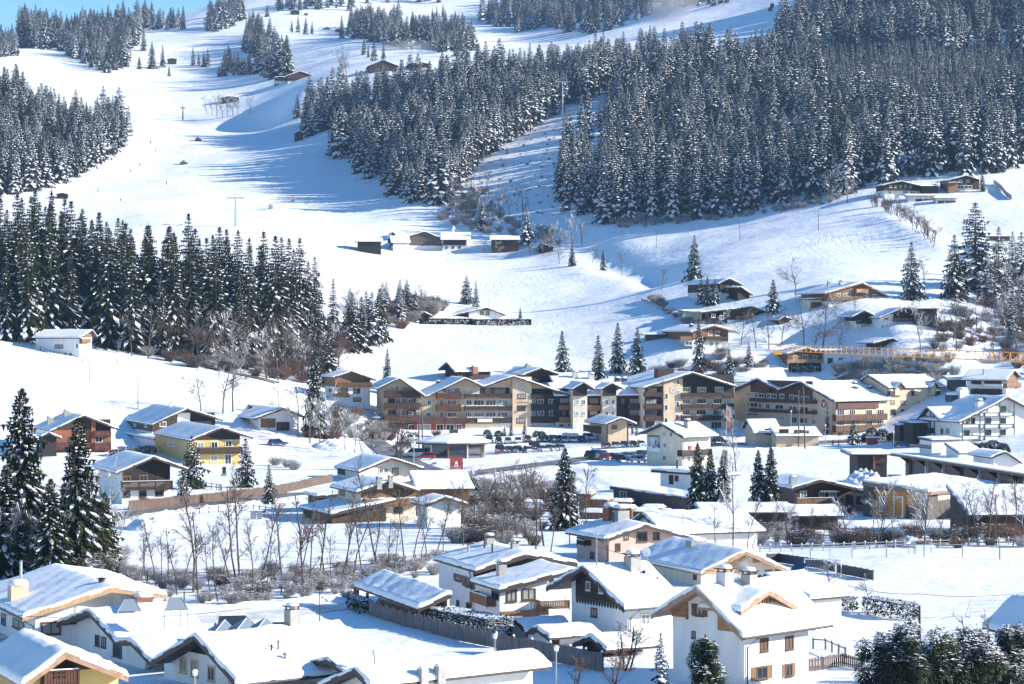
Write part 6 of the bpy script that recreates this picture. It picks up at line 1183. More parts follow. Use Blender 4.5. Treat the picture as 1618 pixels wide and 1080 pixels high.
for (x0, y0, x1, y1), l in zip(ST, SL):
    u, v = FR['f'](x0, y1); D = min(372, max(306, 102600 / (v + 6 - V0))); e = empty('timber_stack', gp(u, v, D), R(-14)); tag(e, l, 'timber stack', 'snow capped timber stacks of the sawmill'); w_ = (x1 - x0) / 5.993 / F * D; h_ = (y1 - y0) / 5.993 / F * D
    B = MB(); n = max(3, int(h_ / .3))
    for i in range(n): B.box(-.02 * (i % 2), 0, h_ * i / n, w_ + .02 * (i % 2), 3, h_ * (i + .86) / n)
    B.box(.3, .3, 0, w_ - .3, 2.7, h_); B.build('boards', 'wood_tan', e); B = MB()
    m_ = 8
    for i in range(m_ + 1):
        for j in range(7): x = -.25 + (w_ + .5) * i / m_; y = -.25 + 3.5 * j / 6; d = min(i, m_ - i, j, 6 - j); B.v.append((x, y, h_ + .01 + (.42 if d else 0) + (.08 * nz2(x, y, w_) if d else 0)))
    for i in range(m_):
        for j in range(6): B.f.append((i * 7 + j, (i + 1) * 7 + j, (i + 1) * 7 + j + 1, i * 7 + j + 1)); B.m.append(0)
    B.build('snow_cap', 'roof_snow', e, True)
r = House('brown wooden house with a carved balcony and a white ground floor behind the river trees')
b = Block(r, 'g', 880, 349, 785, 1452, 'R', 14, [(850, 330), (1155, 240), (1526, 328)], og=1.4, wall='wood_red', snow=.36, L=12); b.panel('g', (882, 500, 1395, 600), 'stucco_white', 'plinth', .2); b.win('g', (938, 365, 994, 428), fm='window_white'); b.wins('g', [(1132, 368, 1178, 408), (1232, 372, 1298, 405)], fm='window_white')
b.balc('g', 905, 1400, 432, 492, 'wood_tan', 1.3); b.panel('g', (1115, 350, 1310, 364), 'fence_grey', 'awning', 1.0, base=.1); b.win('g', (1455, 410, 1472, 500)) ; b.chim(858, 290, .9, 1.1, 'concrete', cap=False)
r = House('low dark shed with a snow roof in front of the brown wooden house', 'shed'); b = Block(r, 'g', 800, 322, 780, 1320, 'L', 3, lprof=[(-.4, 2.9), (6, 2.0)], W=5, wall='wood_dark', snow=.35, og=.4)
r = House('long dark timber barn behind the spruce row, left of the wood house', 'shed'); b = Block(r, 'g', -60, 318, -80, 830, 'L', 3, lprof=[(-.4, 3.4), (6, 2.7)], W=5, wall='wood_dark', snow=.3, og=.4)
r = House('low workshop with an orange panelled wall under a blue shaded flat roof', 'workshop')
b = Block(r, 'h', 705, 338, 95, 1040, 'L', 50, [(88, 356), (714, 458)], L=18, og=1.2, wall='wood_grey', snow=.4, ob=1.5, deck=.5, edge='wood_panel')
b.panel('g', (222, 440, 500, 720), 'panel_orange', 'orange_wall', .1); b.panel('g', (505, 470, 650, 590), 'panel_orange', 'orange_wall', .1); b.panel('g', (385, 500, 478, 710), 'banner_white', 'door_frame', .14, base=.105); b.panel('g', (396, 512, 466, 710), 'panel_orange', 'door', .18, base=.145); b.win('g', (255, 505, 300, 640), fm='banner_white', pane='panel_orange', out=.1)
b.panel('s', (800, 450, 985, 520), 'stucco_grey', 'wall_panel'); b.pipe(565, 300, .8, .25)
b = Block(r, 'h', 120, 352, -60, 220, 'R', 14, lprof=[(-.5, 3.2), (8, 3.1)], W=7, L=6, wall='concrete', snow=.4); b.win('g', (35, 505, 75, 570))
r = House('long timber hall with white posts and a thin flat roof at the right edge', 'hall')
b = Block(r, 'h', 1900, 335, 490, 2300, 'L', 14, lprof=[(-1.2, 8.1), (66, 6.4)], W=65, L=16, og=1.6, wall='wood_panel', snow=.25, edge='wood_tan') if False else None
C1_ = pp(*FR['h'](495, 100), 402); C2_ = pp(*FR['h'](1900, 250), 340)
dv = Vector((C2_.x - C1_.x, C2_.y - C1_.y)); Lh = dv.length; th = math.atan2(dv.y, dv.x); r.location = (C1_.x, C1_.y, 0); r.rotation_euler = (0, 0, th); del r['_new']; zt = C1_.z
B = MB(); B.prism([(0, -1), (0, zt - .75), (12, zt - 2.4), (12, -1)], 0, Lh); B.build('wall', 'wood_panel', r).matrix_basis = Matrix(((0, 1, 0, 0), (1, 0, 0, 0), (0, 0, 1, 0), (0, 0, 0, 1)))
XY = Matrix(((0, 1, 0, 0), (1, 0, 0, 0), (0, 0, 1, 0), (0, 0, 0, 1)))
B = MB(); B.prism([(-2.2, zt - .35), (-2.2, zt), (14, zt - 2.0), (14, zt - 2.4)], -1.5, Lh + 2); rf = B.build('roof', 'wood_tan', r); rf.matrix_basis = XY; B = MB(); B.prism([(-2.1, zt), (-2.1, zt + .22), (13.9, zt - 1.75), (13.9, zt - 2.0)], -1.4, Lh + 2); B.build('roof_snow', 'roof_snow', rf)
for i in range(8):
    x = Lh * (i + .4) / 8
    B = MB(); B.box(x - .25, -.5, -1, x + .25, -.003, zt - .36); B.build('post', 'stucco_white' if i % 3 else 'wood_tan', r)
    B = MB(); B.prism([(-.5, zt - .36), (-2.1, zt - .36), (-.5, zt - 1.5)], x - .14, x + .14); o = B.build('brace', 'wood_brown', r); o.rotation_euler = (0, 0, math.pi / 2); 
    o.matrix_basis = Matrix(((0, 1, 0, 0), (1, 0, 0, 0), (0, 0, 1, 0), (0, 0, 0, 1)))
for z_ in (zt * .35, zt * .68): B = MB(); B.box(0, -.1, z_, Lh, -.004, z_ + .1); B.build('batten', 'wood_tan', r)
r = House('open dark timber shelter with a flat roof left of the long hall', 'shelter'); b = Block(r, 'h', 45, 418, 0, 320, 'L', 4, lprof=[(-.3, 5.5), (8.6, 5.2)], W=7, zb=0, wall='wood_dark', snow=.35, og=1.5); b.panel('s', (186, 118, 203, 245), 'wood_tan', 'post', .4); b.panel('s', (205, 118, 320, 190), 'wood_brown', 'cladding', .2)
r = House('grey metal ventilation unit standing between the shelter and the long hall', 'machine', name='ventilation_unit'); p = gp(*FR['h'](385, 250), 392); r.location = p; del r['_new']
B = MB(); B.box(-.4, 0, 0, 1.1, 1.6, 2.9); B.build('casing', 'metal_grey', r); B = MB(); B.tube([(-.8, -.2, .3), (-.8, -.2, 3.2)], .3, 10); B.build('duct', 'galvanised', r); B = MB(); B.box(-.5, -.1, 2.903, 1.2, 1.7, 3.1); B.build('snow_cap', 'roof_snow', r)
r = House('white roofed shed along the river in front of the long hall', 'shed'); b = Block(r, 'h', 1120, 312, 1110, 1800, 'L', 4, lprof=[(-.4, 5.9), (11.5, 2.9)], W=11, wall='wood_brown', snow=.3, og=.4)
r = House('small white gable peeping over the long hall roof at the right edge'); b = Block(r, 'h', 1330, 430, 1300, 1590, 'R', 10, [(1298, 132), (1445, 78), (1600, 180)], wall='stucco_white', snow=.35, og=.8, L=10)
# ---------------------------------------------------------------- roads
def strip(name, pts, mt, dz=0.05, step=3.0, n=4):
    """ribbon over the ground; pts (u, v, width in metres)"""
    P = [(gp(u, v), w_) for u, v, w_ in pts]; out = []
    for (p, a), (q, b) in zip(P, P[1:]):
        k = max(1, int((q - p).length / step))
        for i in range(k): out.append((p.lerp(q, i / k), a + (b - a) * i / k))
    out.append(P[-1]); B = MB()
    for i, (p, w_) in enumerate(out):
        a = out[max(i - 2, 0)][0]; b = out[min(i + 2, len(out) - 1)][0]; d = Vector((b.x - a.x, b.y - a.y, 0)).normalized(); nn = Vector((-d.y, d.x, 0))
        for j in range(n + 1):
            q = p + nn * w_ * (j / n - .5); B.v.append((q.x, q.y, ground(q.x, q.y) + dz + (0.0 if 0 < j < n else -0.02)))
    for i in range(len(out) - 1):
        for j in range(n): B.f.append((i * (n + 1) + j, (i + 1) * (n + 1) + j, (i + 1) * (n + 1) + j + 1, i * (n + 1) + j + 1)); B.m.append(0)
    return struct(B.build(name, mt, None, True))
strip('main_road', [(560, 778, 6), (640, 768, 6.2), (700, 755, 6.2), (800, 741, 6.2), (900, 728, 6.2), (990, 717, 6.2), (1060, 708, 6.2), (1140, 702, 6.2), (1250, 700, 6), (1360, 696, 6), (1440, 694, 6)], 'road', .14)
strip('village_road', [(150, 825, 5), (200, 812, 5), (300, 799, 5), (400, 788, 5), (470, 780, 5), (560, 778, 5)], 'road', .12)
strip('hotel_road', [(700, 752, 7), (650, 735, 7), (612, 712, 6), (590, 695, 6), (598, 675, 5), (640, 655, 5)], 'road', .16)
strip('car_park', [(775, 716, 13), (840, 708, 13), (900, 702, 13), (985, 696, 13)], 'packed_snow', .06)
strip('forecourt', [(1150, 690, 5), (1250, 689, 5), (1340, 688, 5)], 'packed_snow', .06)
strip('near_road', [(-60, 1010, 5), (100, 998, 5), (250, 985, 5), (400, 972, 5), (500, 962, 5), (570, 955, 5), (600, 948, 5)], 'packed_snow', .06)
strip('wood_road', [(235, 545, 5), (262, 560, 5), (300, 573, 5), (380, 592, 4), (440, 606, 4)], 'road', .25)
# snow banks thrown up by the plough
def bank(name, pts, w_, h_, mt='rough_snow'):
    P = [gp(u, v) for u, v in pts]; out = []
    for p, q in zip(P, P[1:]):
        k = max(1, int((q - p).length / 1.0)); out += [p.lerp(q, i / k) for i in range(k)]
    out.append(P[-1]); B = MB(); m_ = 7
    for i, p in enumerate(out):
        a = out[max(i - 1, 0)]; b = out[min(i + 1, len(out) - 1)]; d = Vector((b.x - a.x, b.y - a.y, 0)).normalized(); nn = Vector((-d.y, d.x, 0)); f = min(1, i / 3, (len(out) - 1 - i) / 3)
        for j in range(m_):
            t = j / (m_ - 1) * 2 - 1; q = p + nn * t * w_ * (0.9 + .2 * nz2(i, j, 3)); B.v.append((q.x, q.y, ground(q.x, q.y) - .05 + h_ * f * max(0, 1 - t * t) * (1 + .55 * nz2(i * .9, j * .8, w_))))
    for i in range(len(out) - 1):
        for j in range(m_ - 1): B.f.append((i * m_ + j, (i + 1) * m_ + j, (i + 1) * m_ + j + 1, i * m_ + j + 1)); B.m.append(0)
    return struct(B.build(name, mt, None, True))
bank('snow_bank', [(700, 738), (780, 728), (860, 718), (940, 706), (1000, 700)], 1.0, .35); bank('snow_bank', [(690, 762), (800, 750), (900, 737), (985, 728)], 1.2, .4)
bank('snow_bank', [(205, 822), (300, 808), (420, 795), (470, 790)], 1.0, .6); bank('snow_bank', [(1150, 694), (1260, 693), (1350, 690)], .9, .6); bank('snow_bank', [(1100, 712), (1250, 708), (1370, 704)], .9, .4)
bank('snow_bank', [(0, 985), (200, 972), (400, 958), (560, 945)], .7, .5)
def heap(u, v, w_, d_, h_, label, seed=1, mt='rough_snow'):
    c = gp(u, v); B = MB(); n = 22
    for i in range(n + 1):
        for j in range(n + 1):
            x, y = (i / n * 2 - 1), (j / n * 2 - 1); q = math.hypot(x, y); zz = h_ * max(0, 1 - q * q) ** .8 * (1 + .6 * nz2(x * 3.4, y * 3.1, seed) * (1 - q * .5))
            X, Y = c.x + x * w_, c.y + y * d_; B.v.append((X, Y, ground(X, Y) - .06 + zz))
    for i in range(n):
        for j in range(n): B.f.append((i * (n + 1) + j, (i + 1) * (n + 1) + j, (i + 1) * (n + 1) + j + 1, i * (n + 1) + j + 1)); B.m.append(0)
    return tag(B.build('snow_heap', mt, None, True), label, 'snow heap')
heap(238, 834, 3.4, 6, 1.5, 'ploughed snow heap beside the village road at left', 2); heap(1366, 768, 4.2, 4, 2.5, 'ploughed snow heap below the dark timber shelter', 15); heap(1440, 862, 3.0, 3, 1.0, 'blue shaded snow heap behind the sports field', 5); heap(690, 736, 1.8, 3, .8, 'small snow heap in front of the pavilion', 7)
heap(530, 706, 5, 8, 1.4, 'wide snow heap between the bungalow and the hotel road', 9); heap(945, 744, 1.2, 2, .6, 'snow heap beside the parked cars left of the poster house', 11); heap(1480, 1040, 6, 7, 1.0, 'drifted snow mound beneath the evergreens at the bottom right', 12)
# ---------------------------------------------------------------- cars
def car_meshes(kind):
    L_, W_, H_ = {'hatch': (4.0, 1.72, 1.5), 'suv': (4.5, 1.85, 1.72), 'van': (4.9, 1.9, 2.0), 'estate': (4.6, 1.78, 1.48)}[kind]
    h = L_ / 2; hz = H_ * .56
    low = [(-h, .32), (-h * .99, hz * .82), (-h * .9, hz), (h * .52, hz * 1.0), (h * .93, hz * .84), (h, hz * .62), (h, .32)]
    top = {'hatch': [(-h * .92, hz), (-h * .78, H_ * .97), (-h * .1, H_), (h * .2, H_ * .96), (h * .52, hz)], 'suv': [(-h * .93, hz), (-h * .84, H_ * .97), (h * .05, H_), (h * .25, H_ * .96), (h * .55, hz)], 'van': [(-h * .96, hz), (-h * .92, H_ * .98), (h * .2, H_), (h * .45, H_ * .93), (h * .72, hz)], 'estate': [(-h * .93, hz), (-h * .76, H_ * .96), (0, H_), (h * .18, H_ * .96), (h * .5, hz)]}[kind]
    def shell(prof, w0, w1, z0, z1, m=0):
        B = MB(); n = len(prof); f = lambda z: w0 + (w1 - w0) * (z - z0) / (z1 - z0)
        A_ = [(x, -f(z), z) for x, z in prof]; C_ = [(x, f(z), z) for x, z in prof]; B.v += A_ + C_; B.f.append(tuple(range(n))); B.f.append(tuple(range(2 * n - 1, n - 1, -1))); B.m += [m, m]
        for i in range(n): j = (i + 1) % n; B.f.append((i, n + i, n + j, j)); B.m.append(m)
        return B
    body = shell(low, W_ / 2, W_ / 2 * .97, .32, hz)
    x0, x1 = top[1][0], top[3][0]; body.box(x0, -W_ / 2 * .72, H_ * .965, x1, W_ / 2 * .72, H_ * 1.0)
    for x in (top[0][0] + .12, (x0 + x1) / 2 - .1, top[4][0] - .22): body.box(x - .05, -W_ / 2 * .9, hz, x + .06, W_ / 2 * .9, H_ * .93) if kind == 'x' else None
    g = shell(top, W_ / 2 * .96, W_ / 2 * .74, hz, H_)
    g.v = [(x, y, z - .012) for x, y, z in g.v]
    wh = MB(); wh.tube([(0, -.11, 0), (0, .11, 0)], .32, 12); rim = MB(); rim.tube([(0, -.118, 0), (0, .118, 0)], .19, 10)
    sn = MB(); n = 8
    for (a, b, c, d, z) in ((x0 - .1, x1 + .08, -W_ * .37, W_ * .37, H_ + .003), (h * .5, h * .93, -W_ * .38, W_ * .38, hz * .93)):
        k0 = len(sn.v)
        for i in range(n + 1):
            for j in range(n + 1): e = min(i, n - i, j, n - j); sn.v.append((a + (b - a) * i / n, c + (d - c) * j / n, z - (.05 if z < H_ else 0) * (i / n) * 3 + (.14 if e > 1 else .1 if e else 0)))
        for i in range(n):
            for j in range(n): sn.f.append((k0 + i * (n + 1) + j, k0 + (i + 1) * (n + 1) + j, k0 + (i + 1) * (n + 1) + j + 1, k0 + i * (n + 1) + j + 1)); sn.m.append(0)
    li = MB()
    for s_ in (-1, 1): li.box(h - .02, s_ * W_ * .36 - .16, hz * .66, h + .015, s_ * W_ * .36 + .16, hz * .82)
    tl = MB()
    for s_ in (-1, 1): tl.box(-h - .012, s_ * W_ * .38 - .12, hz * .66, -h + .03, s_ * W_ * .38 + .12, hz * .9)
    return dict(body=body, glass=g.mesh('windows', 'glass'), wheel=wh.mesh('wheel', 'rubber'), rim=rim.mesh('rim', 'galvanised'), snow=sn.mesh('snow_cover', 'roof_snow', True), light=li.mesh('headlights', 'banner_white'), tail=tl.mesh('tail_lights', 'red'), L=L_, W=W_)
CM = {k: car_meshes(k) for k in ('hatch', 'suv', 'van', 'estate')}; CB = {}
def car(u, v, kind, colr, deg, label, snowy=True, group='cars parked around the hotel', D=None):
    c = CM[kind]; key = kind + colr
    if key not in CB: CB[key] = c['body'].mesh('body', 'paint_' + colr)
    q = gp(u, v, D); e = empty('parked_car', (q.x, q.y, q.z + .1), R(deg)); e.scale = (.95,) * 3; tag(e, label, 'car', group)
    link('body', CB[key], e); link('windows', c['glass'], e)
    for sx in (-.31, .32):
        for sy in (-1, 1): w_ = link('wheel', c['wheel'], e, (c['L'] * sx, sy * (c['W'] / 2 - .1), .32)); link('rim', c['rim'], w_)
    link('headlight', c['light'], e); link('tail_light', c['tail'], e)
    if snowy: link('snow_cover', c['snow'], e)
    return e
CARS = [ # back row right below the balconies (frame a / b columns)
 ('a', 1090, 775, 'van', 'blue', -60, 'dark blue van at the left end of the rear car row, beside the pavilion'), ('a', 1185, 778, 'hatch', 'black', -65, 'black car second in the rear row beside the pavilion'), ('a', 1275, 782, 'hatch', 'silver', -65, 'silver hatchback third in the rear row'), ('a', 1370, 780, 'hatch', 'white', -65, 'white hatchback fourth in the rear row'),
 ('a', 1455, 770, 'suv', 'brown', -60, 'brown off roader fifth in the rear row'), ('a', 1585, 770, 'estate', 'black', -60, 'black estate car in the rear row right of the brown off roader'),
 ('b', 60, 765, 'suv', 'black', -55, 'black off roader at the foot of the dark balconies'), ('b', 155, 768, 'suv', 'grey', -55, 'grey car right of the black off roader'), ('b', 240, 770, 'suv', 'silver', -50, 'large silver off roader in the middle of the rear row'), ('b', 325, 770, 'hatch', 'white', -55, 'small white hatchback right of the large silver one'), ('b', 410, 765, 'estate', 'blue', -50, 'dark blue car left of the white van on the rear row'), ('b', 480, 750, 'suv', 'white', -45, 'white off roader parked near the hotel porch'), ('b', 650, 735, 'van', 'white', -30, 'white van with a snowy roof in front of the porch'),
 ('a', 1200, 880, 'van', 'brown', -60, 'brown van at the left end of the front car row'), ('a', 1290, 872, 'estate', 'blue', -55, 'navy car right of the brown van'), ('a', 1370, 868, 'estate', 'black', -55, 'black car third in the front row'), ('a', 1465, 872, 'hatch', 'silver', -55, 'snowed in silver car fourth in the front row'), ('a', 1530, 850, 'van', 'black', -50, 'long black car in the middle of the front row'),
 ('b', 50, 862, 'hatch', 'white', -50, 'white hatchback left of the long silver estate'), ('b', 130, 855, 'estate', 'silver', -45, 'long silver estate car in the front row'), ('b', 215, 850, 'hatch', 'silver', -50, 'silver hatchback at the right end of the front row'),
 ('b', 650, 830, 'estate', 'grey', -55, 'grey car nearest the flag pole'), ('b', 740, 825, 'estate', 'silver', -60, 'silver car beneath the thin conifers'), ('b', 820, 820, 'hatch', 'blue', -60, 'blue hatchback beneath the thin conifers'), ('b', 900, 815, 'estate', 'black', -60, 'black car left of the last one beside the poster house'), ('b', 975, 812, 'estate', 'silver', -60, 'snow covered car behind the poster house corner'),
 ('b', 540, 928, 'suv', 'black', -20, 'black off roader at the left end of the roadside row'), ('b', 590, 930, 'van', 'white', -30, 'small white van in the roadside row'), ('b', 655, 940, 'hatch', 'red', -35, 'red car in the roadside row left of the poster house'), ('b', 720, 940, 'estate', 'blue', -30, 'dark blue car between the red and the black car'), ('b', 800, 955, 'estate', 'black', -25, 'long black car nearest the field'), ('b', 870, 930, 'hatch', 'silver', -40, 'silver car half hidden behind the black one'), ('b', 950, 965, 'hatch', 'white', -35, 'snow buried car left of the poster house'), ('b', 1005, 925, 'suv', 'grey', -40, 'grey car touching the poster house'),
 ('a', 365, 755, 'hatch', 'white', 200, 'white rounded car left of the pavilion roof'), ('a', 270, 835, 'suv', 'grey', 190, 'dark car in the shade left of the pavilion'), ('a', 400, 915, 'van', 'white', 170, 'white van behind the red car'), ('a', 495, 935, 'hatch', 'red', 175, 'bright red car in front of the pavilion'), ('a', 340, 635, 'van', 'blue', 0, 'blue van in the hotel entrance'), ('a', 60, 600, 'suv', 'grey', 10, 'snow covered car under the left balconies'),
 ('c', 150, 780, 'suv', 'blue', 20, 'blue grey car right of the poster house'), ('c', 590, 745, 'estate', 'silver', 60, 'snow covered car in front of the entrance pavilion'), ('c', 680, 745, 'estate', 'grey', 60, 'second snow covered car in front of the entrance pavilion'),
 ('d', 470, 822, 'estate', 'blue', 10, 'dark blue car beside the canopy of the white hotel'), ('2', 150, 670, 'estate', 'blue', 20, 'dark blue car half buried in front of the white bungalow'), ('5', 1455, 705, 'suv', 'black', 12, 'dark car on the near road beside the skylights'), ('6', 222, 705, 'suv', 'blue', 14, 'dark blue car with snow beside the stone chimney')]
for fr, x, y, k_, c_, dg, lab in CARS:
    u, v = FR[fr](x, y); D = None
    if fr == '5': D = 212
    if fr == '6': D = 207
    if fr in 'ab' and dg < -25: dg -= 22
    car(u, v, k_, c_, dg, lab, snowy=('snow' in lab or fr in '56'), D=D, group=None if fr in '562' else 'cars parked around the hotel')
# ---------------------------------------------------------------- fences, walls, hedges
def fence(label, pts, h, mt, name='fence', cat='fence', pitch=.22, post=2.4, rails=(.25, .8), style='boards', snow=True, gap=.02, D=None):
    P = [gp(u, v, d[0] if d else None) for u, v, *d in pts]; B = MB(); PB = []; S = MB(); run = 0
    for p, q in zip(P, P[1:]):
        d = Vector((q.x - p.x, q.y - p.y, 0)); L_ = d.length; d.normalize(); nn = Vector((-d.y, d.x, 0))
        def bar(a, b, z0, z1, o0, o1, BB, zf=None):
            A_ = p + d * a; C_ = p + d * b; g0 = ground(A_.x, A_.y); g1 = ground(C_.x, C_.y); k = len(BB.v)
            for X, g in ((A_, g0), (C_, g1)):
                for o in (o0, o1):
                    for z in (z0, z1): w_ = X + nn * o; BB.v.append((w_.x, w_.y, g + z))
            for f in ((0, 1, 3, 2), (4, 6, 7, 5), (0, 4, 5, 1), (2, 3, 7, 6), (1, 5, 7, 3), (0, 2, 6, 4)): BB.f.append(tuple(k + i for i in f)); BB.m.append(0)
        if style == 'boards':
            n = max(1, int(L_ / pitch))
            for i in range(n):
                hh = h * (1 + .03 * math.sin(i * 12.9 + run)); bar(L_ * i / n + gap / 2, L_ * (i + 1) / n - gap / 2, .02, hh, -.015, .015, B)
        if style == 'arch':
            m_ = max(1, round(L_ / 1.9))
            for c_ in range(m_):
                for i in range(10):
                    a, b = L_ * (c_ + i / 10) / m_, L_ * (c_ + (i + 1) / 10) / m_; bar(a + .01, b - .01, .05, h * (.66 + .34 * math.sin(math.pi * (i + .5) / 10)), -.02, .02, B)
        if style == 'panel': bar(0, L_, .05, h, -.02, .02, B)
        for r_ in rails: bar(0, L_, h * r_, h * r_ + .09, -.06, -.017, B)
        n = max(1, round(L_ / post))
        for i in range(n + 1 if q is P[-1] else n):
            Q = MB(); a = min(L_ - .05, max(.05, L_ * i / n)); bar(a - .06, a + .06, -.3, h * 1.05, .021 if style != 'rail' else -.06, .13 if style != 'rail' else .06, Q); PB.append(Q)
            if snow: X = p + d * a; g = ground(X.x, X.y); S.tube([(X.x, X.y, g + h * 1.05), (X.x, X.y, g + h * 1.05 + .16)], [.13, .05], 6)
        run += 7
    e = empty(name, P[0]); inv = -P[0]
    def put(nm, BB, m__): BB.v = [(x - P[0].x, y - P[0].y, z - P[0].z) for x, y, z in BB.v]; return BB.build(nm, m__, e)
    if B.f: put('boards' if style != 'rail' else 'rail', B, mt)
    for Q in PB[:90]: put('post', Q, 'wood_grey' if mt != 'metal_grey' else mt)
    if snow and S.f: put('snow_cap', S, 'roof_snow')
    return tag(e, label, cat)
fence('long brown board fence along the village road below the houses', [(204, 806), (260, 801), (340, 793), (420, 783), (470, 774), (525, 762)], 1.45, 'fence_brown', snow=False)
fence('dark lattice fence with arched tops beside the carport', [(583, 972), (640, 990), (700, 1006), (782, 1024)], 1.5, 'fence_grey', style='arch', post=1.9, snow=False)
fence('grey plank fence with snow on top running in front of the low garages', [(784, 1030), (840, 1040), (900, 1051), (952, 1062)], 1.5, 'fence_grey', pitch=.2, post=2.2)
fence('black and grey screen fence at the left side of the sports field', [(1212, 890), (1230, 889), (1290, 898), (1318, 904)], 1.1, 'fence_black', style='panel', post=2.0, rails=(), snow=False)
fence('short black screen fence near the football goal at left', [(1322, 906), (1350, 911), (1379, 917)], 1.1, 'fence_black', style='panel', post=1.6, rails=(), snow=False)
fence('river railing with little snow caps along the far side of the sports field', [(1200, 872), (1300, 870), (1400, 866), (1500, 863), (1640, 860)], .8, 'metal_grey', name='railing', style='rail', rails=(.5, .92), post=1.3)
fence('tall thin ball fence posts along the sports field', [(1280, 884), (1400, 880), (1520, 880), (1640, 884)], 1.5, 'metal_grey', name='ball_fence', style='rail', rails=(.95,), post=4.5, snow=False)
fence('wooden railing along the river path on the near bank', [(200, 925), (330, 918), (460, 910), (560, 900), (640, 893), (720, 882)], 1.0, 'wood_grey', name='railing', style='rail', rails=(.45, .9), post=2.2, snow=False)
fence('low wooden rail fence beside the near road', [(0, 965), (200, 954), (380, 944), (540, 936)], .9, 'wood_grey', name='rail_fence', style='rail', rails=(.85,), post=2.0, snow=False)
fence('low rail fence right of the dark brown chalet', [(298, 762), (318, 770), (350, 775)], 1.0, 'wood_grey', name='rail_fence', style='rail', rails=(.4, .9), post=1.8, snow=False)
fence('snowed up rail fence across the village road', [(300, 812), (345, 809), (400, 806), (440, 812)], .9, 'wood_grey', name='rail_fence', style='rail', rails=(.8,), post=2.0)
fence('picket fence right of the big white house', [(1272, 1062), (1300, 1058), (1330, 1052), (1362, 1060)], 1.0, 'fence_brown', name='picket_fence', pitch=.3, gap=.12)
fence('short rail fence behind the picket fence', [(1284, 1025), (1304, 1026), (1336, 1040)], .9, 'wood_grey', name='rail_fence', style='rail', rails=(.85,), post=2.0)
fence('thin wire fence on the slope beside the white hut', [(50, 548), (78, 560), (130, 572), (186, 574)], 1.1, 'wood_grey', name='rail_fence', style='rail', rails=(.9,), post=4, snow=False)
fence('roadside guard rail along the wood road on the left meadow', [(245, 555), (300, 572), (380, 590), (440, 603), (500, 612)], 1.2, 'wood_grey', name='rail_fence', style='rail', rails=(.5, .9), post=3.4)
fence('low wall topped with snow on the slope below the dark chalet', [(1013, 475), (1040, 487), (1080, 505), (1096, 512)], 1.0, 'concrete', name='garden_wall', cat='wall', style='panel', post=4, rails=(), snow=True)
fence('curved snowy stone wall at the upper right meadow', [(1570, 291), (1582, 300), (1590, 310), (1598, 316)], 2.0, 'concrete', name='stone_wall', cat='wall', style='panel', post=4, rails=(), snow=True)
def hedge(label, u0, v0, u1, v1, h, d, seed=1, n=1600, D=None, leaf=.16, snow=.5):
    p, q = gp(u0, v0, D), gp(u1, v1, D); L_ = math.hypot(q.x - p.x, q.y - p.y); me = leafy_mesh(seed, L_, d, h, n, leaf, snow, box=True, name='hedge'); o = link('hedge', me, None, ((p.x + q.x) / 2, (p.y + q.y) / 2, min(p.z, q.z)), math.atan2(q.y - p.y, q.x - p.x)); return tag(o, label, 'hedge')
hedge('long clipped hedge with a snow top before the low house on the mound', 665, 511, 745, 512, 1.6, 1.6, 1, 2600, leaf=.22); hedge('right end of the clipped hedge on the mound', 747, 513, 838, 513, 1.6, 1.6, 2, 2600, leaf=.22)
hedge('snow capped hedge before the left end of the white and brown tall house', 557, 960, 580, 970, 1.2, 1.2, 3, 700, leaf=.1); hedge('high snow laden hedge behind the arched lattice fence', 668, 985, 790, 1012, 1.9, 2.6, 4, 3200, leaf=.12, snow=1.0)
hedge('dark snow laden hedge right of the big white house', 1300, 968, 1345, 962, 1.2, 1.6, 5, 900, leaf=.11, snow=.8); hedge('second dark hedge piled with snow left of the utility pole', 1375, 968, 1440, 980, 1.5, 1.8, 6, 1500, leaf=.11, snow=.8); hedge('dark hedge in front of the small wooden chalet above the right hotel', 1248, 587, 1296, 586, 2.2, 1.6, 7, 900, leaf=.25)
hedge('snowy hedge at the far edge of the yellow house garden', 180, 722, 240, 715, 1.4, 2.0, 8, 1300, leaf=.16, snow=.9)
def bush(u, v, w_, h_, label, seed, group=None, snow=.5, D=None, leaf=.14, n=700, c='needles'):
    o = link('bush', leafy_mesh(seed, w_, w_, h_, n, leaf, snow, colr=c, name='bush'), None, gp(u, v, D)); return tag(o, label, 'bush', group)
for i, (u, v, w_, h_) in enumerate([(1378, 690, 3, 2.4), (1395, 694, 3.5, 2.6), (1410, 696, 2.6, 2), (1368, 698, 2.4, 2), (1555, 716, 4, 2.4), (1570, 714, 4, 2.6), (1585, 716, 3, 2.2), (1540, 714, 3, 2)]): bush(u, v, w_, h_, 'round snow dusted garden bush near the white hotel', 20 + i, 'garden bushes near the white hotel', .8, leaf=.18)
for i, (u, v, w_, h_) in enumerate([(436, 735, 2.2, 2), (455, 738, 1.8, 1.6), (465, 742, 2.4, 1.8)]): o = link('shrub', SH[i], None, gp(u, v)); o.scale = (.9, .9, .7); tag(o, 'small leafless garden shrub on the lawn right of the yellow house', 'shrub', 'leafless shrubs right of the yellow house')
for i, (u, v) in enumerate([(770, 688), (788, 689), (848, 690), (856, 690), (940, 690), (955, 690)]): bush(u, v, 2, 1.5, 'snow covered ball bush at the foot of the cream hotel', 40 + i, 'ball bushes at the foot of the cream hotel', .9, leaf=.14, n=400)
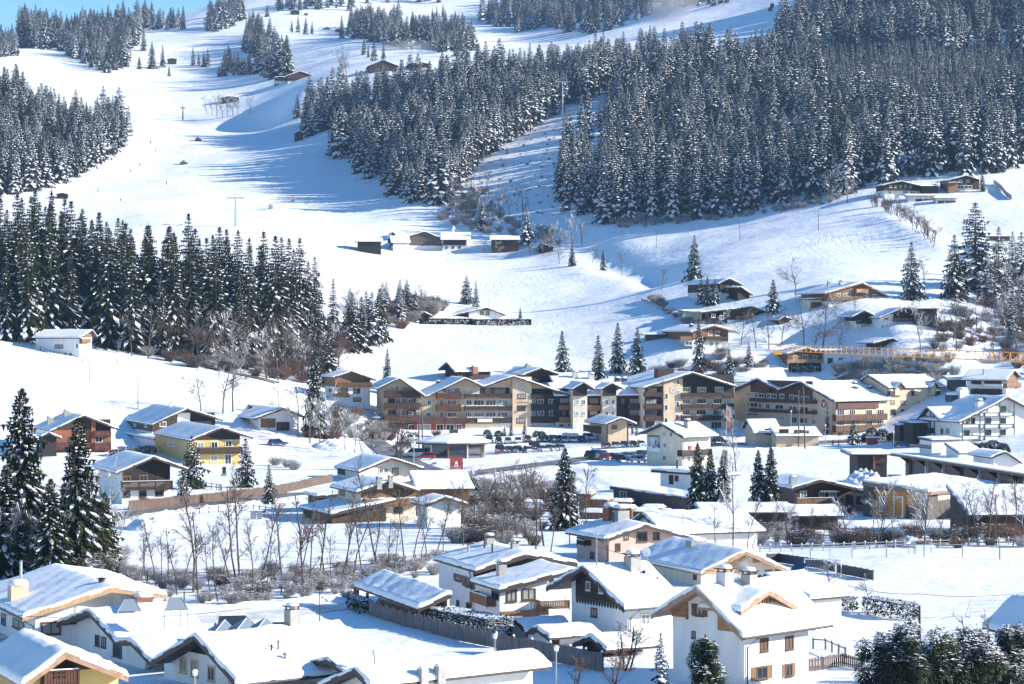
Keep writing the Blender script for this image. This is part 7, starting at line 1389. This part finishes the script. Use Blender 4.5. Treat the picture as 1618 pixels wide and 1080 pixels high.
# ---------------------------------------------------------------- poles, lamps and wires
def pole(u, v, h, label, r=.11, mt='wood_grey', name='utility_pole', cat='pole', D=None, arm=0.0, lean=0.0):
    q = gp(u, v, D); e = empty(name, q); B = MB(); B.tube([(0, 0, -.5), (lean * h, 0, h)], [r, r * .7], 8); B.build('shaft', mt, e)
    if arm: B = MB(); B.box(lean * h - arm, -.06, h - .5, lean * h + arm, .06, h - .38); [B.tube([(lean * h + s_ * arm * .8, 0, h - .38), (lean * h + s_ * arm * .8, 0, h - .15)], .05, 6) for s_ in (-1, 1)]; B.build('crossarm', mt, e)
    return tag(e, label, cat)
pole(142, 601, 5.4, 'short pole on the left meadow below the white hut', D=None); pole(218, 645, 7.2, 'taller pole on the left meadow above the brown boarded chalet'); pole(1037, 390, 8, 'thin pole on the right meadow below the wood edge', .12); pole(1169, 380, 8, 'second thin pole on the right meadow', .12); pole(1293, 364, 8, 'thin pole in the middle of the white right meadow', .12)
pole(1453, 992, 3.2, 'brown wooden utility pole before the sports field', .13, 'wood_brown', D=207); pole(662, 715, 10.5, 'left leg of the double wooden power pole before the hotel', .17, arm=1.2); pole(668, 716, 10.8, 'right leg of the double wooden power pole before the hotel', .17, arm=1.2, lean=-.02)
pole(1262, 702, 13.5, 'left wooden pole in front of the twin gables', .18, D=560); pole(1272, 704, 14.2, 'right leaning wooden pole in front of the twin gables', .18, D=556, lean=-.03); pole(505, 985, 3.2, 'thin dark post on the snow beside the near road', .05, 'metal_dark', D=222); pole(470, 602, 9, 'pole at the edge of the left thicket', .14)
pole(1343, 960, 1.6, 'short marker post on the snow', .03) ; pole(1580, 884, 1.6, 'dark marker post at the far corner of the sports field', .06)
def lamp(u, v, h, label, D=None, snowy=True, r=.05):
    q = gp(u, v, D); e = empty('street_lamp', q); B = MB(); B.tube([(0, 0, -.3), (0, 0, h)], [r * 1.3, r], 8); B.build('post', 'metal_grey', e)
    B = MB(); B.tube([(0, 0, h), (0, 0, h + .3)], [.14, .2], 8); B.build('lamp_head', 'banner_white', e); B = MB(); B.tube([(0, 0, h + .3), (0, 0, h + .42)], [.24, .1], 8); B.build('snow_cap', 'roof_snow', e); return tag(e, label, 'street lamp')
lamp(879, 1082, 3.1, 'street lamp with a snow cap before the plank fence', D=178); lamp(592, 1072, 3.0, 'street lamp between the two bottom roofs', D=176); lamp(308, 1090, 3.2, 'street lamp in front of the black gabled house at the bottom', D=165); lamp(782, 1038, 1.6, 'small lamp post at the end of the lattice fence', D=196)
lamp(1250, 700, 7.5, 'street lamp before the low pavilion of the right hotel', r=.09); lamp(1304, 703, 4.5, 'short street lamp right of the wooden poles', r=.08); lamp(1412, 690, 3.5, 'small lamp at the canopy of the white hotel', D=540, r=.08); lamp(654, 745, 7, 'slim lamp standing in front of the low house at the bend', D=440, r=.07)
def wire(name, label, a, b, sag, r=.025):
    A_, B_ = pp(*a), pp(*b); B = MB(); n = 24; B.tube([A_.lerp(B_, i / n) - Vector((0, 0, sag * 4 * (i / n) * (1 - i / n))) for i in range(n + 1)], r, 4); return tag(B.build(name, 'metal_dark'), label, 'wire')
wire('power_line', 'wire running from the brown pole to the right across the sports field', (1453, 938, 207), (1640, 932, 230), .4); wire('power_line', 'wire running from the brown pole to the low white building', (1453, 938, 207), (1340, 925, 216), .25)
wire('power_line', 'wire from the roof mast of the white house to the pink house side', (942, 862, 205), (1180, 905, 196), .5, .02); wire('power_line', 'wire crossing the front of the two bottom left houses', (0, 970, 175), (400, 960, 175), .5, .02)
wire('power_line', 'wire from the double pole to the balconies', (668, 660, 520), (590, 645, 560), .8, .03)
# flags, signs, people
q = gp(1148, 700, 585); e = empty('flag', q); tag(e, 'red and yellow vertical flag at the right end of the big gable', 'flag'); B = MB(); B.tube([(0, 0, 0), (0, 0, 9)], .08, 6); B.build('flag_pole', 'metal_grey', e); B = MB(); B.box(.1, -.03, 3.0, .6, .03, 8.2); B.build('cloth', 'red_cloth', e); B = MB(); B.box(.61, -.03, 3.4, 1.0, .03, 8.0); B.build('stripe', 'yellow', e)
q = gp(721, 749, 452); e = empty('information_board', q, R(8)); tag(e, 'red information board with a small emblem beside the road', 'sign'); B = MB(); B.box(-1.2, -.04, .5, 1.2, .04, 2.9); B.build('board', 'sign_red', e)
B = MB(); B.box(-.35, -.06, 1.0, .35, -.043, 1.35); B.poly([(-.3, -.055, 1.5), (.3, -.055, 1.5), (.18, -.055, 2.0), (0, -.055, 2.15), (-.18, -.055, 2.0)]); B.build('emblem', 'banner_white', e); B = MB(); B.box(-.22, -.07, 1.08, .22, -.061, 1.26); B.build('emblem_bar', 'sign_blue', e)
for x in (-1.1, 1.1): B = MB(); B.tube([(x, .1, -.2), (x, .1, 2.9)], .06, 6); B.build('post', 'metal_grey', e)
def person(u, v, label, cl, D=None, h=1.72, rz=0.0, stride=.16):
    """one continuous skinned figure"""
    q = gp(u, v, D); s = h / 1.75; me = bpy.data.meshes.new('person')
    J = [(0, 0, .95, .15), (0, 0, 1.15, .15), (0, 0, 1.38, .17), (0, 0, 1.50, .07), (0, .02, 1.62, .10), (0, .0, 1.72, .085),
         (.20, 0, 1.40, .075), (.26, -.02, 1.12, .055), (.22, -.10, .90, .045), (-.20, 0, 1.40, .075), (-.26, .02, 1.12, .055), (-.22, -.08, .90, .045),
         (.10, 0, .88, .10), (.11, -stride * .6, .48, .075), (.11, -stride, .09, .055), (.11, -stride - .14, .04, .05), (-.10, 0, .88, .10), (-.11, stride * .3, .48, .075), (-.11, stride, .09, .055), (-.11, stride - .14, .04, .05)]
    E = [(0, 1), (1, 2), (2, 3), (3, 4), (4, 5), (2, 6), (6, 7), (7, 8), (2, 9), (9, 10), (10, 11), (0, 12), (12, 13), (13, 14), (14, 15), (0, 16), (16, 17), (17, 18), (18, 19)]
    me.from_pydata([(x * s, y * s, z * s) for x, y, z, r in J], E, []); me.materials.append(M[cl]); o = link('person', me, None, q, rz)
    md = o.modifiers.new('skin', 'SKIN'); sv = me.skin_vertices[0].data if me.skin_vertices else None
    if sv is None:
        bm = bmesh.new(); bm.from_mesh(me); bm.verts.layers.skin.verify(); bm.to_mesh(me); bm.free(); sv = me.skin_vertices[0].data
    for i, (_, _, _, r) in enumerate(J): sv[i].radius = (r * s, r * s)
    sv[0].use_root = True; o.modifiers.new('sub', 'SUBSURF').levels = 1; o.modifiers['sub'].render_levels = 1
    B = MB(); B.tube([(0, -.085 * s, 1.60 * s), (0, -.105 * s, 1.68 * s)], .055 * s, 8); B.build('face', 'skin', o)
    return tag(o, label, 'person')
person(722, 741, 'person in a black coat standing just behind the red board', 'cloth_black', 462, 1.6); person(730, 743, 'person in black clothes walking right of the red board', 'cloth_black', 460, 1.7, .5, .2)
person(1316, 699, 'left one of two people standing on the hotel forecourt', 'cloth_black', 565, 1.7, .3); person(1325, 699, 'right one of two people standing on the hotel forecourt', 'cloth_black', 566, 1.65, 1.3)
for i, (u, v) in enumerate([(221, 263), (206, 272), (246, 240), (238, 227), (191, 319), (155, 303), (263, 292)]): person(u, v, ['skier high on the left slope beside the dark blot of shade', 'skier just below the first one on the left slope', 'skier alone in the middle of the shadow bands', 'topmost skier on the left slope', 'lowest skier above the left wood', 'skier near the dark hut above the left wood', 'skier on the sunny middle of the ski slope'][i], 'cloth_black', ray_depth(u, v, 900), 2.0, i)
# football goals, banners
def goal(u, v, w_, h_, rz, label, D=None):
    q = gp(u, v, D); e = empty('football_goal', q, rz); B = MB(); B.tube([(-w_ / 2, 0, 0), (-w_ / 2, 0, h_), (w_ / 2, 0, h_), (w_ / 2, 0, 0)], .07, 6); B.build('goal_frame', 'banner_white', e); B = MB()
    for s_ in (-1, 1): B.tube([(s_ * w_ / 2, 0, h_), (s_ * w_ / 2, 1.4, 0), (s_ * w_ / 2, 0, 0)], .035, 4)
    for i in range(13): x = -w_ / 2 + w_ * i / 12; B.tube([(x, 0, h_), (x, 1.4, .1)], .012, 3)
    for i in range(5): t_ = i / 5; B.tube([(-w_ / 2, 1.4 * t_, h_ * (1 - t_)), (w_ / 2, 1.4 * t_, h_ * (1 - t_))], .012, 3)
    B.build('net', 'galvanised', e); return tag(e, label, 'football goal')
goal(1300, 907, 4.2, 1.6, R(-25), 'white football goal at the black screen fence'); goal(1563, 975, 3.6, 1.9, R(10), 'pale football goal near the right edge')
def banner(u, v, w_, h_, label):
    q = gp(u, v); e = empty('banner', q); B = MB(); B.box(-w_ / 2, -.02, .25, w_ / 2, .02, h_); B.build('sheet', 'banner_white', e)
    for s_ in (-1, 1): B = MB(); B.tube([(s_ * (w_ / 2 + .05), 0, -.2), (s_ * (w_ / 2 + .05), 0, h_ + .1)], .04, 5); B.build('post', 'metal_grey', e)
    return tag(e, label, 'banner')
banner(1329, 884, 2.5, 1.35, 'large white banner at the end of the sports field'); banner(1267, 880, 2.0, .8, 'small white banner left of the large one'); banner(1459, 874, 1.8, 1.0, 'white banner beside the river railing'); banner(1440, 876, .6, .8, 'narrow white banner left of the riverside one')
# crane ------------------------------------------------------------------
Pa, Pb = pp(1700, 573, 330), pp(1215, 551, 545); zc = 22.0; Pa.z = zc; Pb.z = zc
e = empty('crane_jib', Pa); tag(e, 'orange lattice jib of a tower crane reaching in from the right edge', 'crane'); d = (Pb - Pa); Lj = d.length; d.normalize(); nn = Vector((-d.y, d.x, 0)); B = MB(); n = 46
top = lambda t_: d * t_ + Vector((0, 0, 1.35)); l_ = lambda t_: d * t_ + nn * .55; r_ = lambda t_: d * t_ - nn * .55
B.tube([top(0), top(Lj)], [.09, .05], 5); B.tube([l_(0), l_(Lj)], [.08, .04], 5); B.tube([r_(0), r_(Lj)], [.08, .04], 5); B.build('chord', 'crane_orange', e); B = MB()
for i in range(n):
    t0, t1, t2 = Lj * i / n, Lj * (i + .5) / n, Lj * (i + 1) / n
    for s_ in (l_, r_): B.tube([s_(t0), top(t1), s_(t2)], .055 - .03 * i / n, 4)
B.build('lattice', 'crane_orange', e); B = MB(); B.tube([top(Lj * .28) + Vector((0, 0, .1)), top(-10) + Vector((0, 0, 6))], .05, 5); B.build('tie_rod', 'metal_dark', e)
B = MB(); B.box(-.9, -.9, -.9, .9, .9, -.15); o = B.build('trolley', 'crane_orange', e); o.location = d * (Lj * .955)
# lift pylons, gondolas, hay bales on the slope -----------------------------------
def pylon(u, v, h, label, w_=3.2, D=None, rz=0.0, mt='galvanised'):
    q = gp(u, v, D); e = empty('lift_pylon', q, rz); B = MB(); B.tube([(0, 0, -1), (0, 0, h)], [.5, .3], 8); B.build('mast', mt, e); B = MB(); B.box(-w_, -.3, h, w_, .3, h + .5)
    for s_ in (-1, 1): B.box(s_ * w_ - .3, -2.2, h - .1, s_ * w_ + .3, 2.2, h + .35); B.box(s_ * w_ * .6 - .08, -.08, h + .5, s_ * w_ * .6 + .08, .08, h + 1.7)
    B.box(-w_ * .6, -.08, h + 1.6, w_ * .6, .08, h + 1.75); B.build('crossarm', mt, e); return tag(e, label, 'lift pylon')
pylon(889, 190, 20, 'tall grey lift pylon standing in the forest clearing', 3.6, ray_depth(889, 190, 1000)); pylon(372, 362, 12, 'ski lift pylon above the tops of the left wood', 3.2, ray_depth(372, 358, 900)); pylon(258, 20, 11, 'small lift pylon on the skyline at upper left', 2.6, 2750); pylon(289, 190, 8, 'small mast with a sign on the ski slope', 1.0, ray_depth(289, 190, 1000), mt='wood_grey')
wire('lift_cable', 'lift cable crossing from the pylon in the clearing down over the ridge wood', (889, 134, 1240), (560, 285, 1120), 4, .12); wire('lift_cable', 'second lift cable beside the first, left of the clearing pylon', (893, 132, 1240), (575, 290, 1120), 4, .12); wire('lift_cable', 'lift cable rising to the right from the clearing pylon', (889, 134, 1240), (1020, 100, 1500), 4, .12)
for i, (u, v, l) in enumerate([(1220, 8, 'upper gondola cabin over the far right slope'), (1217, 14, 'second gondola cabin over the far right slope'), (1153, 46, 'lowest gondola cabin over the far right slope')]):
    q = pp(u, v, 1650); e = empty('gondola', q); tag(e, l, 'gondola'); B = MB(); B.prism([(-1.1, -1.4), (1.1, -1.4), (1.5, 0), (1.1, 1.2), (-1.1, 1.2), (-1.5, 0)], -1.3, 1.3); B.build('cabin', 'metal_dark', e); B = MB(); B.tube([(0, 0, 1.2), (0, 0, 3.4)], .12, 5); B.build('hanger', 'metal_grey', e)
for i, (u, v, l) in enumerate([(428, 330, 'left one of two round grey bales on the lower ski slope'), (463, 318, 'right one of two round grey bales on the lower ski slope')]):
    q = gp(u, v); e = empty('round_bale', q); tag(e, l, 'bale'); B = MB(); B.tube([(-1.0, 0, 1.1), (1.0, 0, 1.1)], 1.25, 16); B.build('roll', 'hay', e); B = MB(); B.tube([(-1.05, 0, 1.1), (-1.0, 0, 1.1)], .5, 10); B.build('core', 'wood_grey', e)
for i, (u, v, l) in enumerate([(313, 222, 'snow groomer in the long shadow bands of the slope'), (290, 259, 'lower snow groomer on the ski slope')]):
    q = gp(u, v); e = empty('snow_groomer', q, .4); e.scale = (.7,) * 3; tag(e, l, 'snow groomer'); B = MB(); B.prism([(-2.4, .8), (2.2, .8), (2.2, 1.5), (.9, 1.7), (.6, 3.0), (-.9, 3.0), (-1.1, 1.7), (-2.4, 1.7)], -1.2, 1.2); B.build('body', 'paint_brown', e)
    for s_ in (-1, 1): B = MB(); B.prism([(-2.5, .2), (-2.2, 0), (2.0, 0), (2.4, .3), (2.2, .95), (-2.3, .95)], s_ * 1.6 - .5, s_ * 1.6 + .5); B.build('track', 'rubber', e)
    B = MB(); B.prism([(.62, 1.75), (.88, 1.75), (.62, 2.85)], -1.1, 1.1); B.build('windscreen', 'glass', e); B = MB(); B.box(2.7, -2.2, .1, 2.9, 2.2, 1.2); B.build('blade', 'metal_dark', e)
def small_thing(name, label, cat, u, v, boxes, D=None, rz=0.0):
    q = gp(u, v, D); e = empty(name, q, rz); tag(e, label, cat)
    for nm, mt, b_ in boxes: B = MB(); B.box(*b_); B.build(nm, mt, e)
small_thing('garden_bench', 'small dark bench on the snow at the copse', 'bench', 410, 817, [('seat', 'wood_grey', (-.9, -.2, .4, .9, .2, .46)), ('leg', 'wood_grey', (-.8, -.18, -.1, -.7, .18, .398)), ('leg', 'wood_grey', (.7, -.18, -.1, .8, .18, .398)), ('backrest', 'wood_grey', (-.9, .2, .6, .9, .25, .95))])
small_thing('waste_bin', 'pair of grey bins on the snow below the village road', 'bin', 405, 820, [('bin', 'metal_grey', (-.8, -.3, 0, -.1, .3, 1.2)), ('bin', 'metal_grey', (.1, -.3, 0, .8, .3, 1.2)), ('lid', 'roof_snow', (-.85, -.35, 1.203, .85, .35, 1.3))])
small_thing('stone_statue', 'small brown shrine like post in the garden of the yellow house', 'statue', 354, 752, [('base', 'concrete', (-.5, -.3, -.1, .5, .3, .5)), ('shaft', 'wood_brown', (-.3, -.2, .503, .35, .2, 1.7)), ('cap', 'roof_snow', (-.4, -.3, 1.703, .45, .3, 1.85))])
small_thing('playground_box', 'small orange and red play hut near the round conifer', 'play hut', 1378, 702, [('wall', 'sign_red', (-1.2, -.8, 0, 1.2, .8, 1.6)), ('roof', 'roof_snow', (-1.4, -1, 1.603, 1.4, 1, 1.85))])
# satellite dish
q = pp(1021, 872, 236); e = empty('satellite_dish', q, R(-30)); tag(e, 'white satellite dish on a pole before the bluish roof', 'satellite dish'); B = MB(); k = 16; B.v.append((0, .12, 0))
for rr, dd in ((.25, .09), (.5, .0)):
    for i in range(k): B.v.append((rr * math.cos(i * 6.283 / k), dd, rr * math.sin(i * 6.283 / k)))
for i in range(k): j = (i + 1) % k; B.f.append((0, 1 + j, 1 + i)); B.f.append((1 + i, 1 + j, 1 + k + j, 1 + k + i)); B.m += [0, 0]
B.build('dish', 'banner_white', e); B = MB(); B.tube([(0, .12, 0), (0, .2, -2.2)], .04, 6); B.build('mast', 'metal_grey', e)
# dark trees beside the larch
q = gp(1145, 735, 462); e = empty('tree_stump', q); tag(e, 'thick dark ivy covered stump behind the poster house', 'stump'); B = MB(); B.tube([(0, 0, -.3), (0, 0, 1), (.1, 0, 3.6)], [.75, .6, .5], 9); B.build('trunk', 'bark', e); B = MB(); B.tube([(.1, 0, 3.6), (.1, 0, 3.8)], [.5, .2], 9); B.build('snow_cap', 'roof_snow', e)
# ---------------------------------------------------------------- haze: the air between the camera and the mountains
B = MB(); B.box(-1500, -30, -8, 1700, 3560, 640); hz = B.mesh('haze', 'snow'); hz.materials.clear()
hm = bpy.data.materials.new('haze'); hm.use_nodes = True; hm.node_tree.nodes.clear(); ho = hm.node_tree.nodes.new('ShaderNodeOutputMaterial'); hv = hm.node_tree.nodes.new('ShaderNodeVolumePrincipled')
hv.inputs['Color'].default_value = (0.38, 0.62, 1.0, 1); hv.inputs['Density'].default_value = 0.00007; hv.inputs['Anisotropy'].default_value = 0.2
hm.node_tree.links.new(hv.outputs[0], ho.inputs['Volume']); hz.materials.append(hm); h_ = link('haze', hz); h_['kind'] = 'stuff'; h_['label'] = 'thin blue winter haze in front of the far slopes'
# drifting smoke over a chimney and the plume of a snow gun
def plume(name, c, rx, ry, rz, dens, label, lean=0.0, ns=1.0):
    B = MB(); n, k = 10, 14
    for i in range(n + 1):
        f = math.pi * i / n
        for j in range(k): B.v.append((rx * math.sin(f) * math.cos(j * 6.2832 / k) + lean * math.cos(f) * rz, ry * math.sin(f) * math.sin(j * 6.2832 / k), rz * math.cos(f)))
    for i in range(n):
        for j in range(k): B.f.append((i * k + j, (i + 1) * k + j, (i + 1) * k + (j + 1) % k, i * k + (j + 1) % k)); B.m.append(0)
    me = B.mesh(name, 'snow'); me.materials.clear(); m = bpy.data.materials.new(name); m.use_nodes = True; t = m.node_tree; t.nodes.clear(); L = t.links.new
    o_ = t.nodes.new('ShaderNodeOutputMaterial'); v = t.nodes.new('ShaderNodeVolumePrincipled'); v.inputs['Color'].default_value = (.95, .95, .97, 1); tc = t.nodes.new('ShaderNodeTexCoord')
    nz = t.nodes.new('ShaderNodeTexNoise'); nz.inputs['Scale'].default_value = ns; nz.inputs['Detail'].default_value = 3; L(tc.outputs['Object'], nz.inputs['Vector'])
    ln = t.nodes.new('ShaderNodeVectorMath'); ln.operation = 'MULTIPLY'; L(tc.outputs['Object'], ln.inputs[0]); ln.inputs[1].default_value = (1 / rx * .8, 1 / ry, 1 / rz); le = t.nodes.new('ShaderNodeVectorMath'); le.operation = 'LENGTH'; L(ln.outputs[0], le.inputs[0])
    def mt(op, a, b):
        q = t.nodes.new('ShaderNodeMath'); q.operation = op
        for i, x in enumerate((a, b)):
            if isinstance(x, (int, float)): q.inputs[i].default_value = x
            else: L(x, q.inputs[i])
        return q.outputs[0]
    d = mt('MULTIPLY', mt('MAXIMUM', mt('SUBTRACT', mt('SUBTRACT', mt('ADD', nz.outputs[0], .42), mt('MULTIPLY', le.outputs['Value'], .75)), .12), 0.0), dens); L(d, v.inputs['Density']); L(v.outputs[0], o_.inputs['Volume']); me.materials.append(m)
    o = link(name, me, None, c); o['kind'] = 'stuff'; o['label'] = label; return o
plume('smoke', pp(1172, 898, 186), .55, .5, .85, 5.0, 'wisp of white smoke above the right chimney of the big white house', .5, 2.5)
plume('snow_mist', pp(1058, 12, 1900), 22, 14, 17, .09, 'white plume of a snow gun on the far upper piste', .6, .08)
plume('snow_mist', pp(640, 78, 1850), 26, 14, 9, .05, 'thin drifting snow mist behind the upper barns', .3, .07)
